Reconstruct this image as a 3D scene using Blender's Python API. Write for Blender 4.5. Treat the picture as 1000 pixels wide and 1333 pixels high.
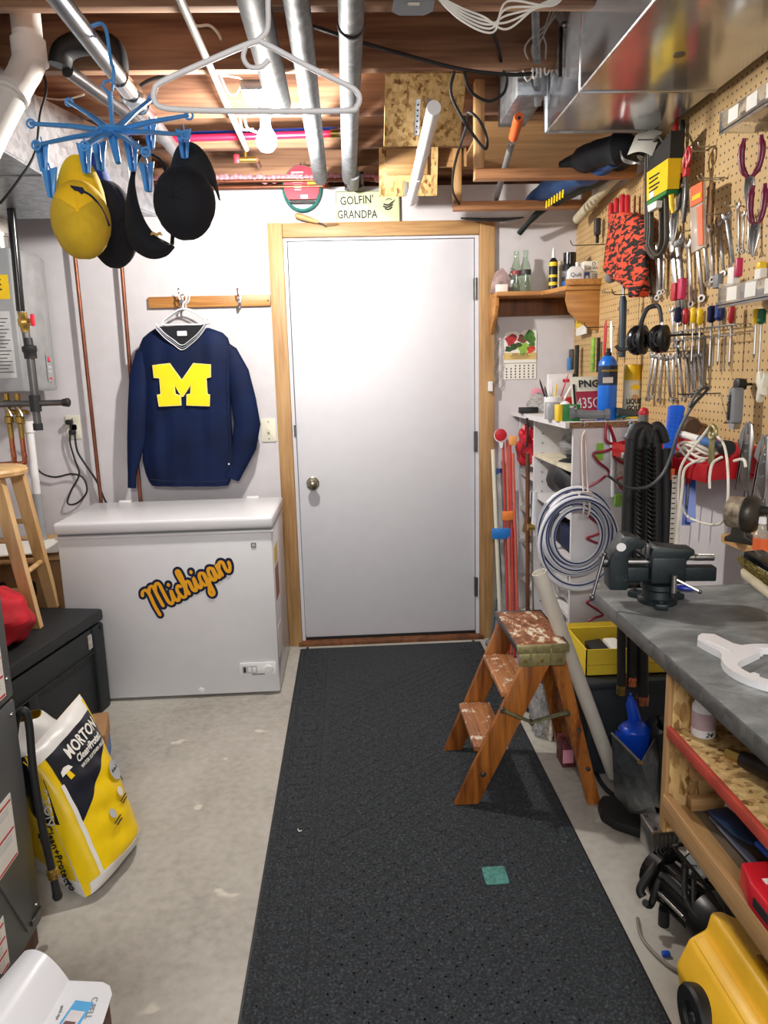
import bpy, bmesh, math, random
from mathutils import Vector as V, Matrix
random.seed(7)
sc = bpy.context.scene
for o in list(bpy.data.objects): bpy.data.objects.remove(o)
COL = sc.collection
rad = math.radians

# ------------------------------------------------------------ camera
FPX, CX, CY = 950.0, 500.0, 666.5
PITCH, YAW, ROLL = rad(10.7), rad(2.6), rad(1.5)
CAM = V((0, 0, 1.40))
Fw = V((math.sin(YAW)*math.cos(PITCH), math.cos(YAW)*math.cos(PITCH), -math.sin(PITCH)))
_r0 = V((math.cos(YAW), -math.sin(YAW), 0)); _u0 = _r0.cross(Fw)
Rt = math.cos(ROLL)*_r0 - math.sin(ROLL)*_u0
Up = math.sin(ROLL)*_r0 + math.cos(ROLL)*_u0
cd = bpy.data.cameras.new('camera'); cam = bpy.data.objects.new('camera', cd); COL.objects.link(cam)
cd.sensor_fit = 'HORIZONTAL'; cd.sensor_width = 36; cd.lens = 36*FPX/1000; cd.clip_start = 0.05
m = Matrix.Identity(4)
for i in range(3):
    m[i][0] = Rt[i]; m[i][1] = Up[i]; m[i][2] = -Fw[i]; m[i][3] = CAM[i]
cam.matrix_world = m
sc.camera = cam

# ------------------------------------------------------------ world, lamps, exposure
w = bpy.data.worlds.new('basement_ambient'); sc.world = w; w.use_nodes = True
w.node_tree.nodes['Background'].inputs[0].default_value = (1.0, 0.975, 0.96, 1)
w.node_tree.nodes['Background'].inputs[1].default_value = 0.50
def area(name, loc, rot, sx, sy, power, col):
    l = bpy.data.lights.new(name, 'AREA'); l.shape = 'RECTANGLE'; l.size = sx; l.size_y = sy
    l.energy = power; l.color = col
    o = bpy.data.objects.new(name, l); COL.objects.link(o); o.location = loc; o.rotation_euler = rot
    return o
# the basement's other lamps, on the ceiling behind the photographer
area('ceiling_lamp_light', (0.0, -1.3, 2.30), (rad(28), 0, 0), 1.2, 0.5, 62, (1.0, 0.97, 0.94))
BULB = V((-.255, 2.80, 2.205))
bl = bpy.data.lights.new('bulb_light', 'POINT'); bl.energy = 66; bl.color = (1.0, 0.95, 0.88); bl.shadow_soft_size = 0.035
blo = bpy.data.objects.new('bulb_light', bl); COL.objects.link(blo); blo.location = BULB + V((0, 0, -0.075))
sc.view_settings.view_transform = 'Standard'; sc.view_settings.look = 'None'
sc.view_settings.exposure = 0.28; sc.view_settings.gamma = 1.0; sc.view_settings.use_curve_mapping = False

# ------------------------------------------------------------ pixel -> point on a real plane
def ray(px, py): return Fw + Rt*((px-CX)/FPX) - Up*((py-CY)/FPX)
def P(px, py, X=None, Y=None, Z=None):
    d = ray(px, py)
    if X is not None: t = (X-CAM.x)/d.x
    elif Y is not None: t = (Y-CAM.y)/d.y
    else: t = (Z-CAM.z)/d.z
    return CAM + d*t
WX = 1.15                                   # right wall
def W(px, py, off=0.02): return P(px, py, X=WX-off)
WY = 3.70                                   # back wall
def B(px, py, off=0.02): return P(px, py, Y=WY-off)

# ------------------------------------------------------------ geometry helpers
def frame(o, u, v):
    u = V(u).normalized(); v = V(v); w_ = u.cross(v).normalized(); v = w_.cross(u)
    M_ = Matrix.Identity(4)
    for i in range(3): M_[i][0] = u[i]; M_[i][1] = v[i]; M_[i][2] = w_[i]; M_[i][3] = o[i]
    return M_
def fr_wall(o): return frame(o, (0, -1, 0), (0, 0, 1))       # on the right wall: u towards camera, v up, w into the room
def fr_back(o): return frame(o, (1, 0, 0), (0, 0, 1))        # facing the camera
def fr_top(o, ang=0): return frame(o, (math.cos(ang), math.sin(ang), 0), (-math.sin(ang), math.cos(ang), 0))
def crom(pts, k=6, closed=False):
    pts = [V(p) for p in pts]; n = len(pts); out = []
    if n < 3: return pts
    rng = range(n if closed else n-1)
    for i in rng:
        if closed: a, b, c, d = pts[(i-1) % n], pts[i], pts[(i+1) % n], pts[(i+2) % n]
        else: a, b, c, d = pts[max(i-1, 0)], pts[i], pts[i+1], pts[min(i+2, n-1)]
        for j in range(k):
            t = j/k
            out.append(0.5*((2*b)+(c-a)*t+(2*a-5*b+4*c-d)*t*t+(3*b-a-3*c+d)*t**3))
    if not closed: out.append(pts[-1])
    return out
class MB:
    def __init__(s, fr=None): s.v = []; s.f = []; s.fr = fr
    def add(s, vs, fs):
        b = len(s.v)
        for p in vs:
            p = V(p)
            s.v.append(s.fr @ p if s.fr else p)
        s.f += [tuple(b+i for i in f) for f in fs]
        return s
    def box(s, c, size, bev=0, rot=None, seg=2):
        bm = bmesh.new(); bmesh.ops.create_cube(bm, size=1)
        for q in bm.verts: q.co = V((q.co.x*size[0], q.co.y*size[1], q.co.z*size[2]))
        if bev > 0: bmesh.ops.bevel(bm, geom=list(bm.edges), offset=min(bev, min(size)*.49), segments=seg, affect='EDGES', profile=.5)
        if rot: 
            from mathutils import Euler
            R_ = Euler(rot).to_matrix()
            for q in bm.verts: q.co = R_ @ q.co
        bm.verts.index_update()
        s.add([q.co+V(c) for q in bm.verts], [[q.index for q in f.verts] for f in bm.faces]); bm.free(); return s
    def bb(s, a, b, bev=0, seg=2):           # box between two corners
        a = V(a); b = V(b); return s.box((a+b)/2, [abs(b[i]-a[i]) for i in range(3)], bev, seg=seg)
    def cyl(s, p0, p1, r0, r1=None, n=16, caps=True):
        return s.rev([(0, r0), ((V(p1)-V(p0)).length, r0 if r1 is None else r1)], p0, V(p1)-V(p0), n, caps)
    def rev(s, prof, o, ax, n=20, caps=True):   # profile of (height, radius) about axis ax from o
        ax = V(ax).normalized(); t = V((0, 0, 1)) if abs(ax.z) < .9 else V((1, 0, 0))
        a = ax.cross(t).normalized(); b = ax.cross(a); o = V(o); vs = []; fs = []
        for h, r in prof:
            for i in range(n):
                an = 2*math.pi*i/n; vs.append(o+ax*h+a*(r*math.cos(an))+b*(r*math.sin(an)))
        for k in range(len(prof)-1):
            for i in range(n):
                j = (i+1) % n; fs.append((k*n+i, k*n+j, (k+1)*n+j, (k+1)*n+i))
        if caps: fs.append(tuple(range(n-1, -1, -1))); fs.append(tuple((len(prof)-1)*n+i for i in range(n)))
        return s.add(vs, fs)
    def tube(s, pts, r, n=8, closed=False, sm=0, flat=None, caps=True):
        pts = crom(pts, sm, closed) if sm else [V(p) for p in pts]
        m_ = len(pts); rr = r if isinstance(r, (list, tuple)) else [r]*m_
        if len(rr) != m_: rr = [rr[min(int(i*(len(rr)-1)/(m_-1)+.5), len(rr)-1)] for i in range(m_)]
        vs = []; fs = []; pa = None
        for i, p in enumerate(pts):
            if closed: t = pts[(i+1) % m_]-pts[i-1]
            else: t = pts[min(i+1, m_-1)]-pts[max(i-1, 0)]
            if t.length < 1e-9: t = V((0, 0, 1))
            t.normalize()
            if pa is None:
                k = V((0, 0, 1)) if abs(t.z) < .9 else V((1, 0, 0)); a = t.cross(k).normalized()
            else:
                a = pa - t*pa.dot(t)
                if a.length < 1e-6: a = t.cross(V((0, 0, 1)))
                a.normalize()
            pa = a; b = t.cross(a)
            for j in range(n):
                an = 2*math.pi*j/n; f2 = 1 if flat is None else flat
                vs.append(p+a*(rr[i]*math.cos(an))+b*(rr[i]*f2*math.sin(an)))
        for i in range(m_ if closed else m_-1):
            q = (i+1) % m_
            for j in range(n):
                k = (j+1) % n; fs.append((i*n+j, i*n+k, q*n+k, q*n+j))
        if not closed and caps: fs.append(tuple(range(n-1, -1, -1))); fs.append(tuple((m_-1)*n+i for i in range(n)))
        return s.add(vs, fs)
    def prism(s, poly, z0, z1, bev=0):
        if bev > 0:
            bm = bmesh.new(); vb = [bm.verts.new((p[0], p[1], z0)) for p in poly]; vt = [bm.verts.new((p[0], p[1], z1)) for p in poly]
            n = len(poly); bm.faces.new(vb[::-1]); bm.faces.new(vt)
            for i in range(n): bm.faces.new((vb[i], vb[(i+1) % n], vt[(i+1) % n], vt[i]))
            bmesh.ops.recalc_face_normals(bm, faces=bm.faces)
            bmesh.ops.bevel(bm, geom=list(bm.edges), offset=bev, segments=2, affect='EDGES', profile=.5)
            bm.verts.index_update()
            s.add([q.co.copy() for q in bm.verts], [[q.index for q in f.verts] for f in bm.faces]); bm.free(); return s
        n = len(poly); vs = [(p[0], p[1], z0) for p in poly]+[(p[0], p[1], z1) for p in poly]
        fs = [tuple(range(n-1, -1, -1)), tuple(range(n, 2*n))]+[(i, (i+1) % n, n+(i+1) % n, n+i) for i in range(n)]
        return s.add(vs, fs)
    def ring(s, out, inn, z0, z1):           # extruded band between two outlines of equal count
        n = len(out); vs = [(p[0], p[1], z) for z in (z0, z1) for pl in (out, inn) for p in pl]; fs = []
        for i in range(n):
            j = (i+1) % n
            fs += [(i, j, n+j, n+i)[::-1], (2*n+i, 2*n+j, 3*n+j, 3*n+i), (i, j, 2*n+j, 2*n+i), (n+j, n+i, 3*n+i, 3*n+j)]
        return s.add(vs, fs)
    def ell(s, c, r, nu=20, nv=12, lo=-90, hi=90):
        c = V(c); vs = []; fs = []
        if not isinstance(r, (tuple, list)): r = (r, r, r)
        for k in range(nv+1):
            la = rad(lo+(hi-lo)*k/nv)
            for i in range(nu):
                lo_ = 2*math.pi*i/nu; vs.append(c+V((r[0]*math.cos(la)*math.cos(lo_), r[1]*math.cos(la)*math.sin(lo_), r[2]*math.sin(la))))
        for k in range(nv):
            for i in range(nu):
                j = (i+1) % nu; fs.append((k*nu+i, k*nu+j, (k+1)*nu+j, (k+1)*nu+i))
        return s.add(vs, fs)
    def loft(s, rings, caps=True, closed=True):
        n = len(rings[0]); vs = [p for r_ in rings for p in r_]; fs = []
        for k in range(len(rings)-1):
            for i in range(n if closed else n-1):
                j = (i+1) % n; fs.append((k*n+i, k*n+j, (k+1)*n+j, (k+1)*n+i))
        if caps and closed: fs.append(tuple(range(n-1, -1, -1))); fs.append(tuple((len(rings)-1)*n+i for i in range(n)))
        return s.add(vs, fs)
    def sheet(s, fn, nu, nv, th=0.0):        # fn(u,v)->point, optional thickness by normal
        g = [[V(fn(i/nu, j/nv)) for i in range(nu+1)] for j in range(nv+1)]
        idx = lambda i, j, o=0: o+j*(nu+1)+i
        vs = [p for r_ in g for p in r_]; fs = [(idx(i, j), idx(i+1, j), idx(i+1, j+1), idx(i, j+1)) for j in range(nv) for i in range(nu)]
        if th:
            N = len(vs); back = []
            for j in range(nv+1):
                for i in range(nu+1):
                    a = g[j][min(i+1, nu)]-g[j][max(i-1, 0)]; b = g[min(j+1, nv)][i]-g[max(j-1, 0)][i]
                    nn = a.cross(b); nn = nn.normalized() if nn.length > 1e-12 else V((0, 0, 1)); back.append(g[j][i]-nn*th)
            vs += back; fs += [(idx(i, j, N), idx(i, j+1, N), idx(i+1, j+1, N), idx(i+1, j, N)) for j in range(nv) for i in range(nu)]
            for i in range(nu):
                fs.append((idx(i, 0), idx(i, 0, N), idx(i+1, 0, N), idx(i+1, 0))); fs.append((idx(i, nv), idx(i+1, nv), idx(i+1, nv, N), idx(i, nv, N)))
            for j in range(nv):
                fs.append((idx(0, j), idx(0, j+1), idx(0, j+1, N), idx(0, j, N))); fs.append((idx(nu, j), idx(nu, j, N), idx(nu, j+1, N), idx(nu, j+1)))
        return s.add(vs, fs)
def wloc(o):
    L = V((0, 0, 0))
    while o: L += o.location; o = o.parent
    return L
def mkobj(name, vs, fs, mt, parent=None, flat=False, ang=38):
    me = bpy.data.meshes.new(name)
    if parent is not None: org = wloc(parent)
    else:
        xs = [p.x for p in vs]; ys = [p.y for p in vs]; zs = [p.z for p in vs]
        org = V(((min(xs)+max(xs))/2, (min(ys)+max(ys))/2, min(zs)))
    me.from_pydata([p-org for p in vs], [], fs)
    bm = bmesh.new(); bm.from_mesh(me); bmesh.ops.recalc_face_normals(bm, faces=bm.faces); bm.to_mesh(me); bm.free()
    if not flat:
        me.polygons.foreach_set('use_smooth', [True]*len(me.polygons)); me.set_sharp_from_angle(angle=rad(ang))
    me.materials.append(mt)
    o = bpy.data.objects.new(name, me); COL.objects.link(o)
    if parent is not None: o.parent = parent
    else: o.location = org
    return o
def part(mb, name, mt, parent, label=None, **k):
    o = mkobj(name, mb.v, mb.f, mt, parent, **k)
    if label: o['label'] = label
    return o
def thing(name, label, cat, loc, group=None):
    o = bpy.data.objects.new(name, None); o.empty_display_size = .05; COL.objects.link(o); o.location = loc
    o['label'] = label; o['category'] = cat
    if group: o['group'] = group
    return o
def single(mb, name, mt, label, cat, group=None, **k):
    o = mkobj(name, mb.v, mb.f, mt, None, **k); o['label'] = label; o['category'] = cat
    if group: o['group'] = group
    return o
def struct(mb, name, mt, parent=None, **k):
    o = mkobj(name, mb.v, mb.f, mt, parent, **k)
    if parent is None: o['kind'] = 'structure'
    return o
def dup(o, loc=None, label=None, group=None, scale=None, parent=None, rot=None):
    c = o.copy(); COL.objects.link(c)
    if parent is not None: c.parent = parent
    if loc is not None: c.location = loc
    if scale is not None: c.scale = scale
    if rot is not None: c.rotation_euler = rot
    if label: c['label'] = label
    if group: c['group'] = group
    for ch in o.children: dup(ch, parent=c)
    return c
def text(s, size, fr, mt, parent, name='lettering', ext=.0006, shear=0, off=0, sx=1, align='CENTER'):
    cu = bpy.data.curves.new('t', 'FONT'); cu.body = s; cu.size = size; cu.extrude = ext; cu.shear = shear; cu.offset = off
    cu.align_x = align; cu.align_y = 'CENTER'; cu.resolution_u = 2
    t = bpy.data.objects.new('t', cu); COL.objects.link(t)
    me = bpy.data.meshes.new_from_object(t); bpy.data.objects.remove(t)
    vs = [fr @ V((q.co.x*sx, q.co.y, q.co.z)) for q in me.vertices]; fs = [tuple(p.vertices) for p in me.polygons]
    bpy.data.meshes.remove(me)
    if not vs: return None
    return mkobj(name, vs, fs, mt, parent, flat=True)
def circ(r, n=24, cx=0, cy=0, ry=None, a0=0): return [(cx+r*math.cos(a0+2*math.pi*i/n), cy+(r if ry is None else ry)*math.sin(a0+2*math.pi*i/n)) for i in range(n)]
def rrect(w_, h, r, n=4, cx=0, cy=0):
    o = []
    for (sx, sy, a) in ((1, 1, 0), (-1, 1, 90), (-1, -1, 180), (1, -1, 270)):
        for k in range(n+1):
            an = rad(a+90*k/n); o.append((cx+sx*(w_/2-r)+r*math.cos(an), cy+sy*(h/2-r)+r*math.sin(an)))
    return o

# ------------------------------------------------------------ materials
def lin(h):
    if isinstance(h, str): h = [int(h[i:i+2], 16)/255 for i in (0, 2, 4)]
    return tuple(c/12.92 if c <= .04045 else ((c+.055)/1.055)**2.4 for c in h)
_mc = {}
def nt(name, rough, metal):
    m_ = bpy.data.materials.new(name); m_.use_nodes = True; t = m_.node_tree; b = t.nodes['Principled BSDF']
    b.inputs['Roughness'].default_value = rough; b.inputs['Metallic'].default_value = metal
    return m_, t, b
def N(t, ty, **k):
    n = t.nodes.new(ty)
    for a, v_ in k.items(): setattr(n, a, v_)
    return n
def coords(t, kind='Object', scale=(1, 1, 1), rot=(0, 0, 0)):
    c = N(t, 'ShaderNodeTexCoord'); mp = N(t, 'ShaderNodeMapping')
    mp.inputs['Scale'].default_value = scale; mp.inputs['Rotation'].default_value = rot
    t.links.new(c.outputs[kind], mp.inputs[0]); return mp.outputs[0]
def ramp(t, fac, stops):
    r = N(t, 'ShaderNodeValToRGB'); e = r.color_ramp.elements
    while len(e) < len(stops): e.new(.5)
    for i, (p, c) in enumerate(stops): e[i].position = p; e[i].color = (*c, 1)
    t.links.new(fac, r.inputs[0]); return r.outputs[0]
def bumpn(t, b, h, st, dist=.002):
    n = N(t, 'ShaderNodeBump'); n.inputs['Strength'].default_value = st; n.inputs['Distance'].default_value = dist
    t.links.new(h, n.inputs['Height']); t.links.new(n.outputs[0], b.inputs['Normal']); return n
def plain(col, rough=.5, metal=0, var=.08, scale=14, bump=0, bsc=None, sheen=0, trans=0, emit=0, coat=0, alpha=1, ior=None):
    key = (col, rough, metal, var, scale, bump, bsc, sheen, trans, emit, coat, alpha)
    if key in _mc: return _mc[key]
    m_, t, b = nt('surface_'+str(col), rough, metal)
    c = lin(col); no = N(t, 'ShaderNodeTexNoise'); no.inputs['Scale'].default_value = scale; no.inputs['Detail'].default_value = 4
    t.links.new(coords(t), no.inputs[0])
    lo = tuple(x*(1-var*2) for x in c); hi = tuple(min(x*(1+var), 1) for x in c)
    t.links.new(ramp(t, no.outputs[0], [(.3, lo), (.65, hi)]), b.inputs['Base Color'])
    if bump:
        n2 = N(t, 'ShaderNodeTexNoise'); n2.inputs['Scale'].default_value = bsc or 60; n2.inputs['Detail'].default_value = 3
        t.links.new(coords(t), n2.inputs[0]); bumpn(t, b, n2.outputs[0], bump, .003)
    if sheen: b.inputs['Sheen Weight'].default_value = sheen
    if trans: b.inputs['Transmission Weight'].default_value = trans; b.inputs['IOR'].default_value = ior or 1.45
    if coat: b.inputs['Coat Weight'].default_value = coat; b.inputs['Coat Roughness'].default_value = .15
    if alpha < 1: b.inputs['Alpha'].default_value = alpha
    if emit: b.inputs['Emission Color'].default_value = (*c, 1); b.inputs['Emission Strength'].default_value = emit
    _mc[key] = m_; return m_
def wood(c1, c2, axis=0, sc_=1, rough=.55, wear=None, knots=True, fine=60):
    key = ('w', c1, c2, axis, sc_, rough, wear)
    if key in _mc: return _mc[key]
    m_, t, b = nt('wood_'+c1, rough, 0)
    s = [9*sc_]*3; s[axis] = .8*sc_
    n1 = N(t, 'ShaderNodeTexNoise'); n1.inputs['Scale'].default_value = 2.2; n1.inputs['Detail'].default_value = 3; n1.inputs['Distortion'].default_value = .6
    t.links.new(coords(t, scale=s), n1.inputs[0])
    s2 = [fine*sc_]*3; s2[axis] = 2.5*sc_
    n2 = N(t, 'ShaderNodeTexNoise'); n2.inputs['Scale'].default_value = 2.; n2.inputs['Detail'].default_value = 2
    t.links.new(coords(t, scale=s2), n2.inputs[0])
    mx = N(t, 'ShaderNodeMath', operation='ADD'); mm = N(t, 'ShaderNodeMath', operation='MULTIPLY'); mm.inputs[1].default_value = .45
    t.links.new(n2.outputs[0], mm.inputs[0]); t.links.new(n1.outputs[0], mx.inputs[0]); t.links.new(mm.outputs[0], mx.inputs[1])
    col = ramp(t, mx.outputs[0], [(.52, lin(c2)), (.86, lin(c1))])
    if wear:
        n3 = N(t, 'ShaderNodeTexNoise'); n3.inputs['Scale'].default_value = wear[1]; n3.inputs['Detail'].default_value = 5; n3.inputs['Roughness'].default_value = .7
        t.links.new(coords(t), n3.inputs[0])
        f = ramp(t, n3.outputs[0], [(wear[2], (0, 0, 0)), (wear[2]+.03, (1, 1, 1))])
        mi = N(t, 'ShaderNodeMix', data_type='RGBA'); mi.inputs[7].default_value = (*lin(wear[0]), 1)
        t.links.new(f, mi.inputs[0]); t.links.new(col, mi.inputs[6]); col = mi.outputs[2]
    t.links.new(col, b.inputs['Base Color']); bumpn(t, b, mx.outputs[0], .25, .001)
    _mc[key] = m_; return m_
def osb(c1='C9A468', c2='7A5226', key='osb'):
    if key in _mc: return _mc[key]
    m_, t, b = nt('oriented_strand_board', .7, 0)
    vs = []
    for k, r_ in enumerate((25, -40)):
        vo = N(t, 'ShaderNodeTexVoronoi'); vo.inputs['Scale'].default_value = 1; vo.inputs['Randomness'].default_value = 1
        t.links.new(coords(t, scale=(90, 90, 36) if k else (64, 80, 26), rot=(rad(r_), rad(r_*.6), rad(r_*1.3))), vo.inputs[0]); vs.append(vo)
    se = N(t, 'ShaderNodeSeparateColor'); t.links.new(vs[0].outputs['Color'], se.inputs[0])
    s2 = N(t, 'ShaderNodeSeparateColor'); t.links.new(vs[1].outputs['Color'], s2.inputs[0])
    ad = N(t, 'ShaderNodeMath', operation='ADD'); t.links.new(se.outputs[0], ad.inputs[0]); t.links.new(s2.outputs[1], ad.inputs[1])
    mu = N(t, 'ShaderNodeMath', operation='MULTIPLY'); mu.inputs[1].default_value = .5; t.links.new(ad.outputs[0], mu.inputs[0])
    t.links.new(ramp(t, mu.outputs[0], [(.1, lin(c2)), (.45, lin(c1)), (.9, lin('DDBD84'))]), b.inputs['Base Color'])
    bumpn(t, b, mu.outputs[0], .5, .002); _mc[key] = m_; return m_
def galv(col='A9AEB3', rough=.34, key='galv', bumpst=.15, metal=.9):
    key = key+col
    if key in _mc: return _mc[key]
    m_, t, b = nt('galvanised_sheet', rough, metal)
    vo = N(t, 'ShaderNodeTexVoronoi'); vo.inputs['Scale'].default_value = 45; t.links.new(coords(t), vo.inputs[0])
    se = N(t, 'ShaderNodeSeparateColor'); t.links.new(vo.outputs['Color'], se.inputs[0])
    c = lin(col); t.links.new(ramp(t, se.outputs[0], [(0, tuple(x*.72 for x in c)), (1, tuple(min(1, x*1.15) for x in c))]), b.inputs['Base Color'])
    n2 = N(t, 'ShaderNodeTexNoise'); n2.inputs['Scale'].default_value = 5; t.links.new(coords(t), n2.inputs[0]); bumpn(t, b, n2.outputs[0], bumpst, .02)
    _mc[key] = m_; return m_
def concrete():
    m_, t, b = nt('concrete', .62, 0)
    n1 = N(t, 'ShaderNodeTexNoise'); n1.inputs['Scale'].default_value = 1.6; n1.inputs['Detail'].default_value = 8; n1.inputs['Roughness'].default_value = .65
    n2 = N(t, 'ShaderNodeTexNoise'); n2.inputs['Scale'].default_value = 38; n2.inputs['Detail'].default_value = 6
    co = coords(t); t.links.new(co, n1.inputs[0]); t.links.new(co, n2.inputs[0])
    ad = N(t, 'ShaderNodeMath', operation='ADD'); mm = N(t, 'ShaderNodeMath', operation='MULTIPLY'); mm.inputs[1].default_value = .4
    t.links.new(n2.outputs[0], mm.inputs[0]); t.links.new(mm.outputs[0], ad.inputs[1]); t.links.new(n1.outputs[0], ad.inputs[0])
    base = ramp(t, ad.outputs[0], [(.50, lin('97938A')), (.68, lin('ADA9A0')), (.86, lin('BBB8B0'))])
    n3 = N(t, 'ShaderNodeTexNoise'); n3.inputs['Scale'].default_value = 9; n3.inputs['Detail'].default_value = 2; t.links.new(co, n3.inputs[0])
    f = ramp(t, n3.outputs[0], [(.70, (0, 0, 0)), (.74, (.8, .8, .8))])
    mi = N(t, 'ShaderNodeMix', data_type='RGBA'); mi.inputs[7].default_value = (*lin('D8D4C6'), 1)
    t.links.new(f, mi.inputs[0]); t.links.new(base, mi.inputs[6]); t.links.new(mi.outputs[2], b.inputs['Base Color'])
    bumpn(t, b, n2.outputs[0], .15, .002); return m_
def pegmat():
    m_, t, b = nt('pegboard', .6, 0)
    g = N(t, 'ShaderNodeNewGeometry'); se = N(t, 'ShaderNodeSeparateXYZ'); t.links.new(g.outputs['Position'], se.inputs[0])
    outs = []
    for k in (1, 2):
        a = N(t, 'ShaderNodeMath', operation='MULTIPLY'); a.inputs[1].default_value = 1/.0254; t.links.new(se.outputs[k], a.inputs[0])
        f = N(t, 'ShaderNodeMath', operation='FRACT'); t.links.new(a.outputs[0], f.inputs[0])
        s_ = N(t, 'ShaderNodeMath', operation='SUBTRACT'); s_.inputs[1].default_value = .5; t.links.new(f.outputs[0], s_.inputs[0])
        p = N(t, 'ShaderNodeMath', operation='POWER'); p.inputs[1].default_value = 2; t.links.new(s_.outputs[0], p.inputs[0]); outs.append(p)
    ad = N(t, 'ShaderNodeMath', operation='ADD'); t.links.new(outs[0].outputs[0], ad.inputs[0]); t.links.new(outs[1].outputs[0], ad.inputs[1])
    lt = N(t, 'ShaderNodeMath', operation='LESS_THAN'); lt.inputs[1].default_value = .0190; t.links.new(ad.outputs[0], lt.inputs[0])
    no = N(t, 'ShaderNodeTexNoise'); no.inputs['Scale'].default_value = 6; no.inputs['Detail'].default_value = 6; t.links.new(coords(t), no.inputs[0])
    base = ramp(t, no.outputs[0], [(.3, lin('BE9C68')), (.7, lin('CEAF7C'))])
    mi = N(t, 'ShaderNodeMix', data_type='RGBA'); mi.inputs[7].default_value = (*lin('3A2614'), 1)
    t.links.new(lt.outputs[0], mi.inputs[0]); t.links.new(base, mi.inputs[6]); t.links.new(mi.outputs[2], b.inputs['Base Color'])
    iv = N(t, 'ShaderNodeMath', operation='SUBTRACT'); iv.inputs[0].default_value = 1; t.links.new(lt.outputs[0], iv.inputs[1]); bumpn(t, b, iv.outputs[0], .6, .003)
    return m_
def camo():
    m_, t, b = nt('orange_camouflage_cloth', .85, 0)
    n = N(t, 'ShaderNodeTexNoise'); n.inputs['Scale'].default_value = 30; n.inputs['Detail'].default_value = 2; n.inputs['Distortion'].default_value = .9
    t.links.new(coords(t, scale=(1, .7, 2.3)), n.inputs[0])
    r = ramp(t, n.outputs[0], [(.40, lin('1D1411')), (.475, lin('5A2116')), (.505, lin('D24A2C'))]); r.node.color_ramp.interpolation = 'CONSTANT'
    t.links.new(r, b.inputs['Base Color']); return m_
def paintwood():      # paint-splattered ladder top
    m_, t, b = nt('paint_splattered_wood', .6, 0)
    n = N(t, 'ShaderNodeTexNoise'); n.inputs['Scale'].default_value = 30; n.inputs['Detail'].default_value = 7; n.inputs['Roughness'].default_value = .75
    t.links.new(coords(t, scale=(1, .5, 1)), n.inputs[0])
    r = ramp(t, n.outputs[0], [(.34, lin('4F3524')), (.44, lin('7C4C2A')), (.50, lin('96593A')), (.53, lin('9A6A44')), (.55, lin('CDBEA2')), (.62, lin('E2DBCC'))])
    t.links.new(r, b.inputs['Base Color']); bumpn(t, b, n.outputs[0], .3, .002); return m_
def lowspec(m_, v=.15):
    m_.node_tree.nodes['Principled BSDF'].inputs['Specular IOR Level'].default_value = v; return m_
def ductmat():
    m_, t, b = nt('bright_galvanised_duct', .17, .82)
    n = N(t, 'ShaderNodeTexNoise'); n.inputs['Scale'].default_value = 3.2; n.inputs['Detail'].default_value = 5; t.links.new(coords(t), n.inputs[0])
    t.links.new(ramp(t, n.outputs[0], [(.3, lin('A9ACB2')), (.7, lin('D0D3D8'))]), b.inputs['Base Color'])
    n2 = N(t, 'ShaderNodeTexNoise'); n2.inputs['Scale'].default_value = 4; t.links.new(coords(t), n2.inputs[0]); bumpn(t, b, n2.outputs[0], .12, .02)
    return m_
def zinc():
    m_, t, b = nt('worn_zinc_top', .5, .1)
    n = N(t, 'ShaderNodeTexNoise'); n.inputs['Scale'].default_value = 6; n.inputs['Detail'].default_value = 8; n.inputs['Roughness'].default_value = .7; n.inputs['Distortion'].default_value = .5
    t.links.new(coords(t, scale=(1, 1.6, 1), rot=(0, 0, .5)), n.inputs[0])
    t.links.new(ramp(t, n.outputs[0], [(.32, lin('5E6263')), (.5, lin('7E8283')), (.6, lin('969A9B')), (.72, lin('BEC1C1'))]), b.inputs['Base Color'])
    bumpn(t, b, n.outputs[0], .1, .002); return m_
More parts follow.
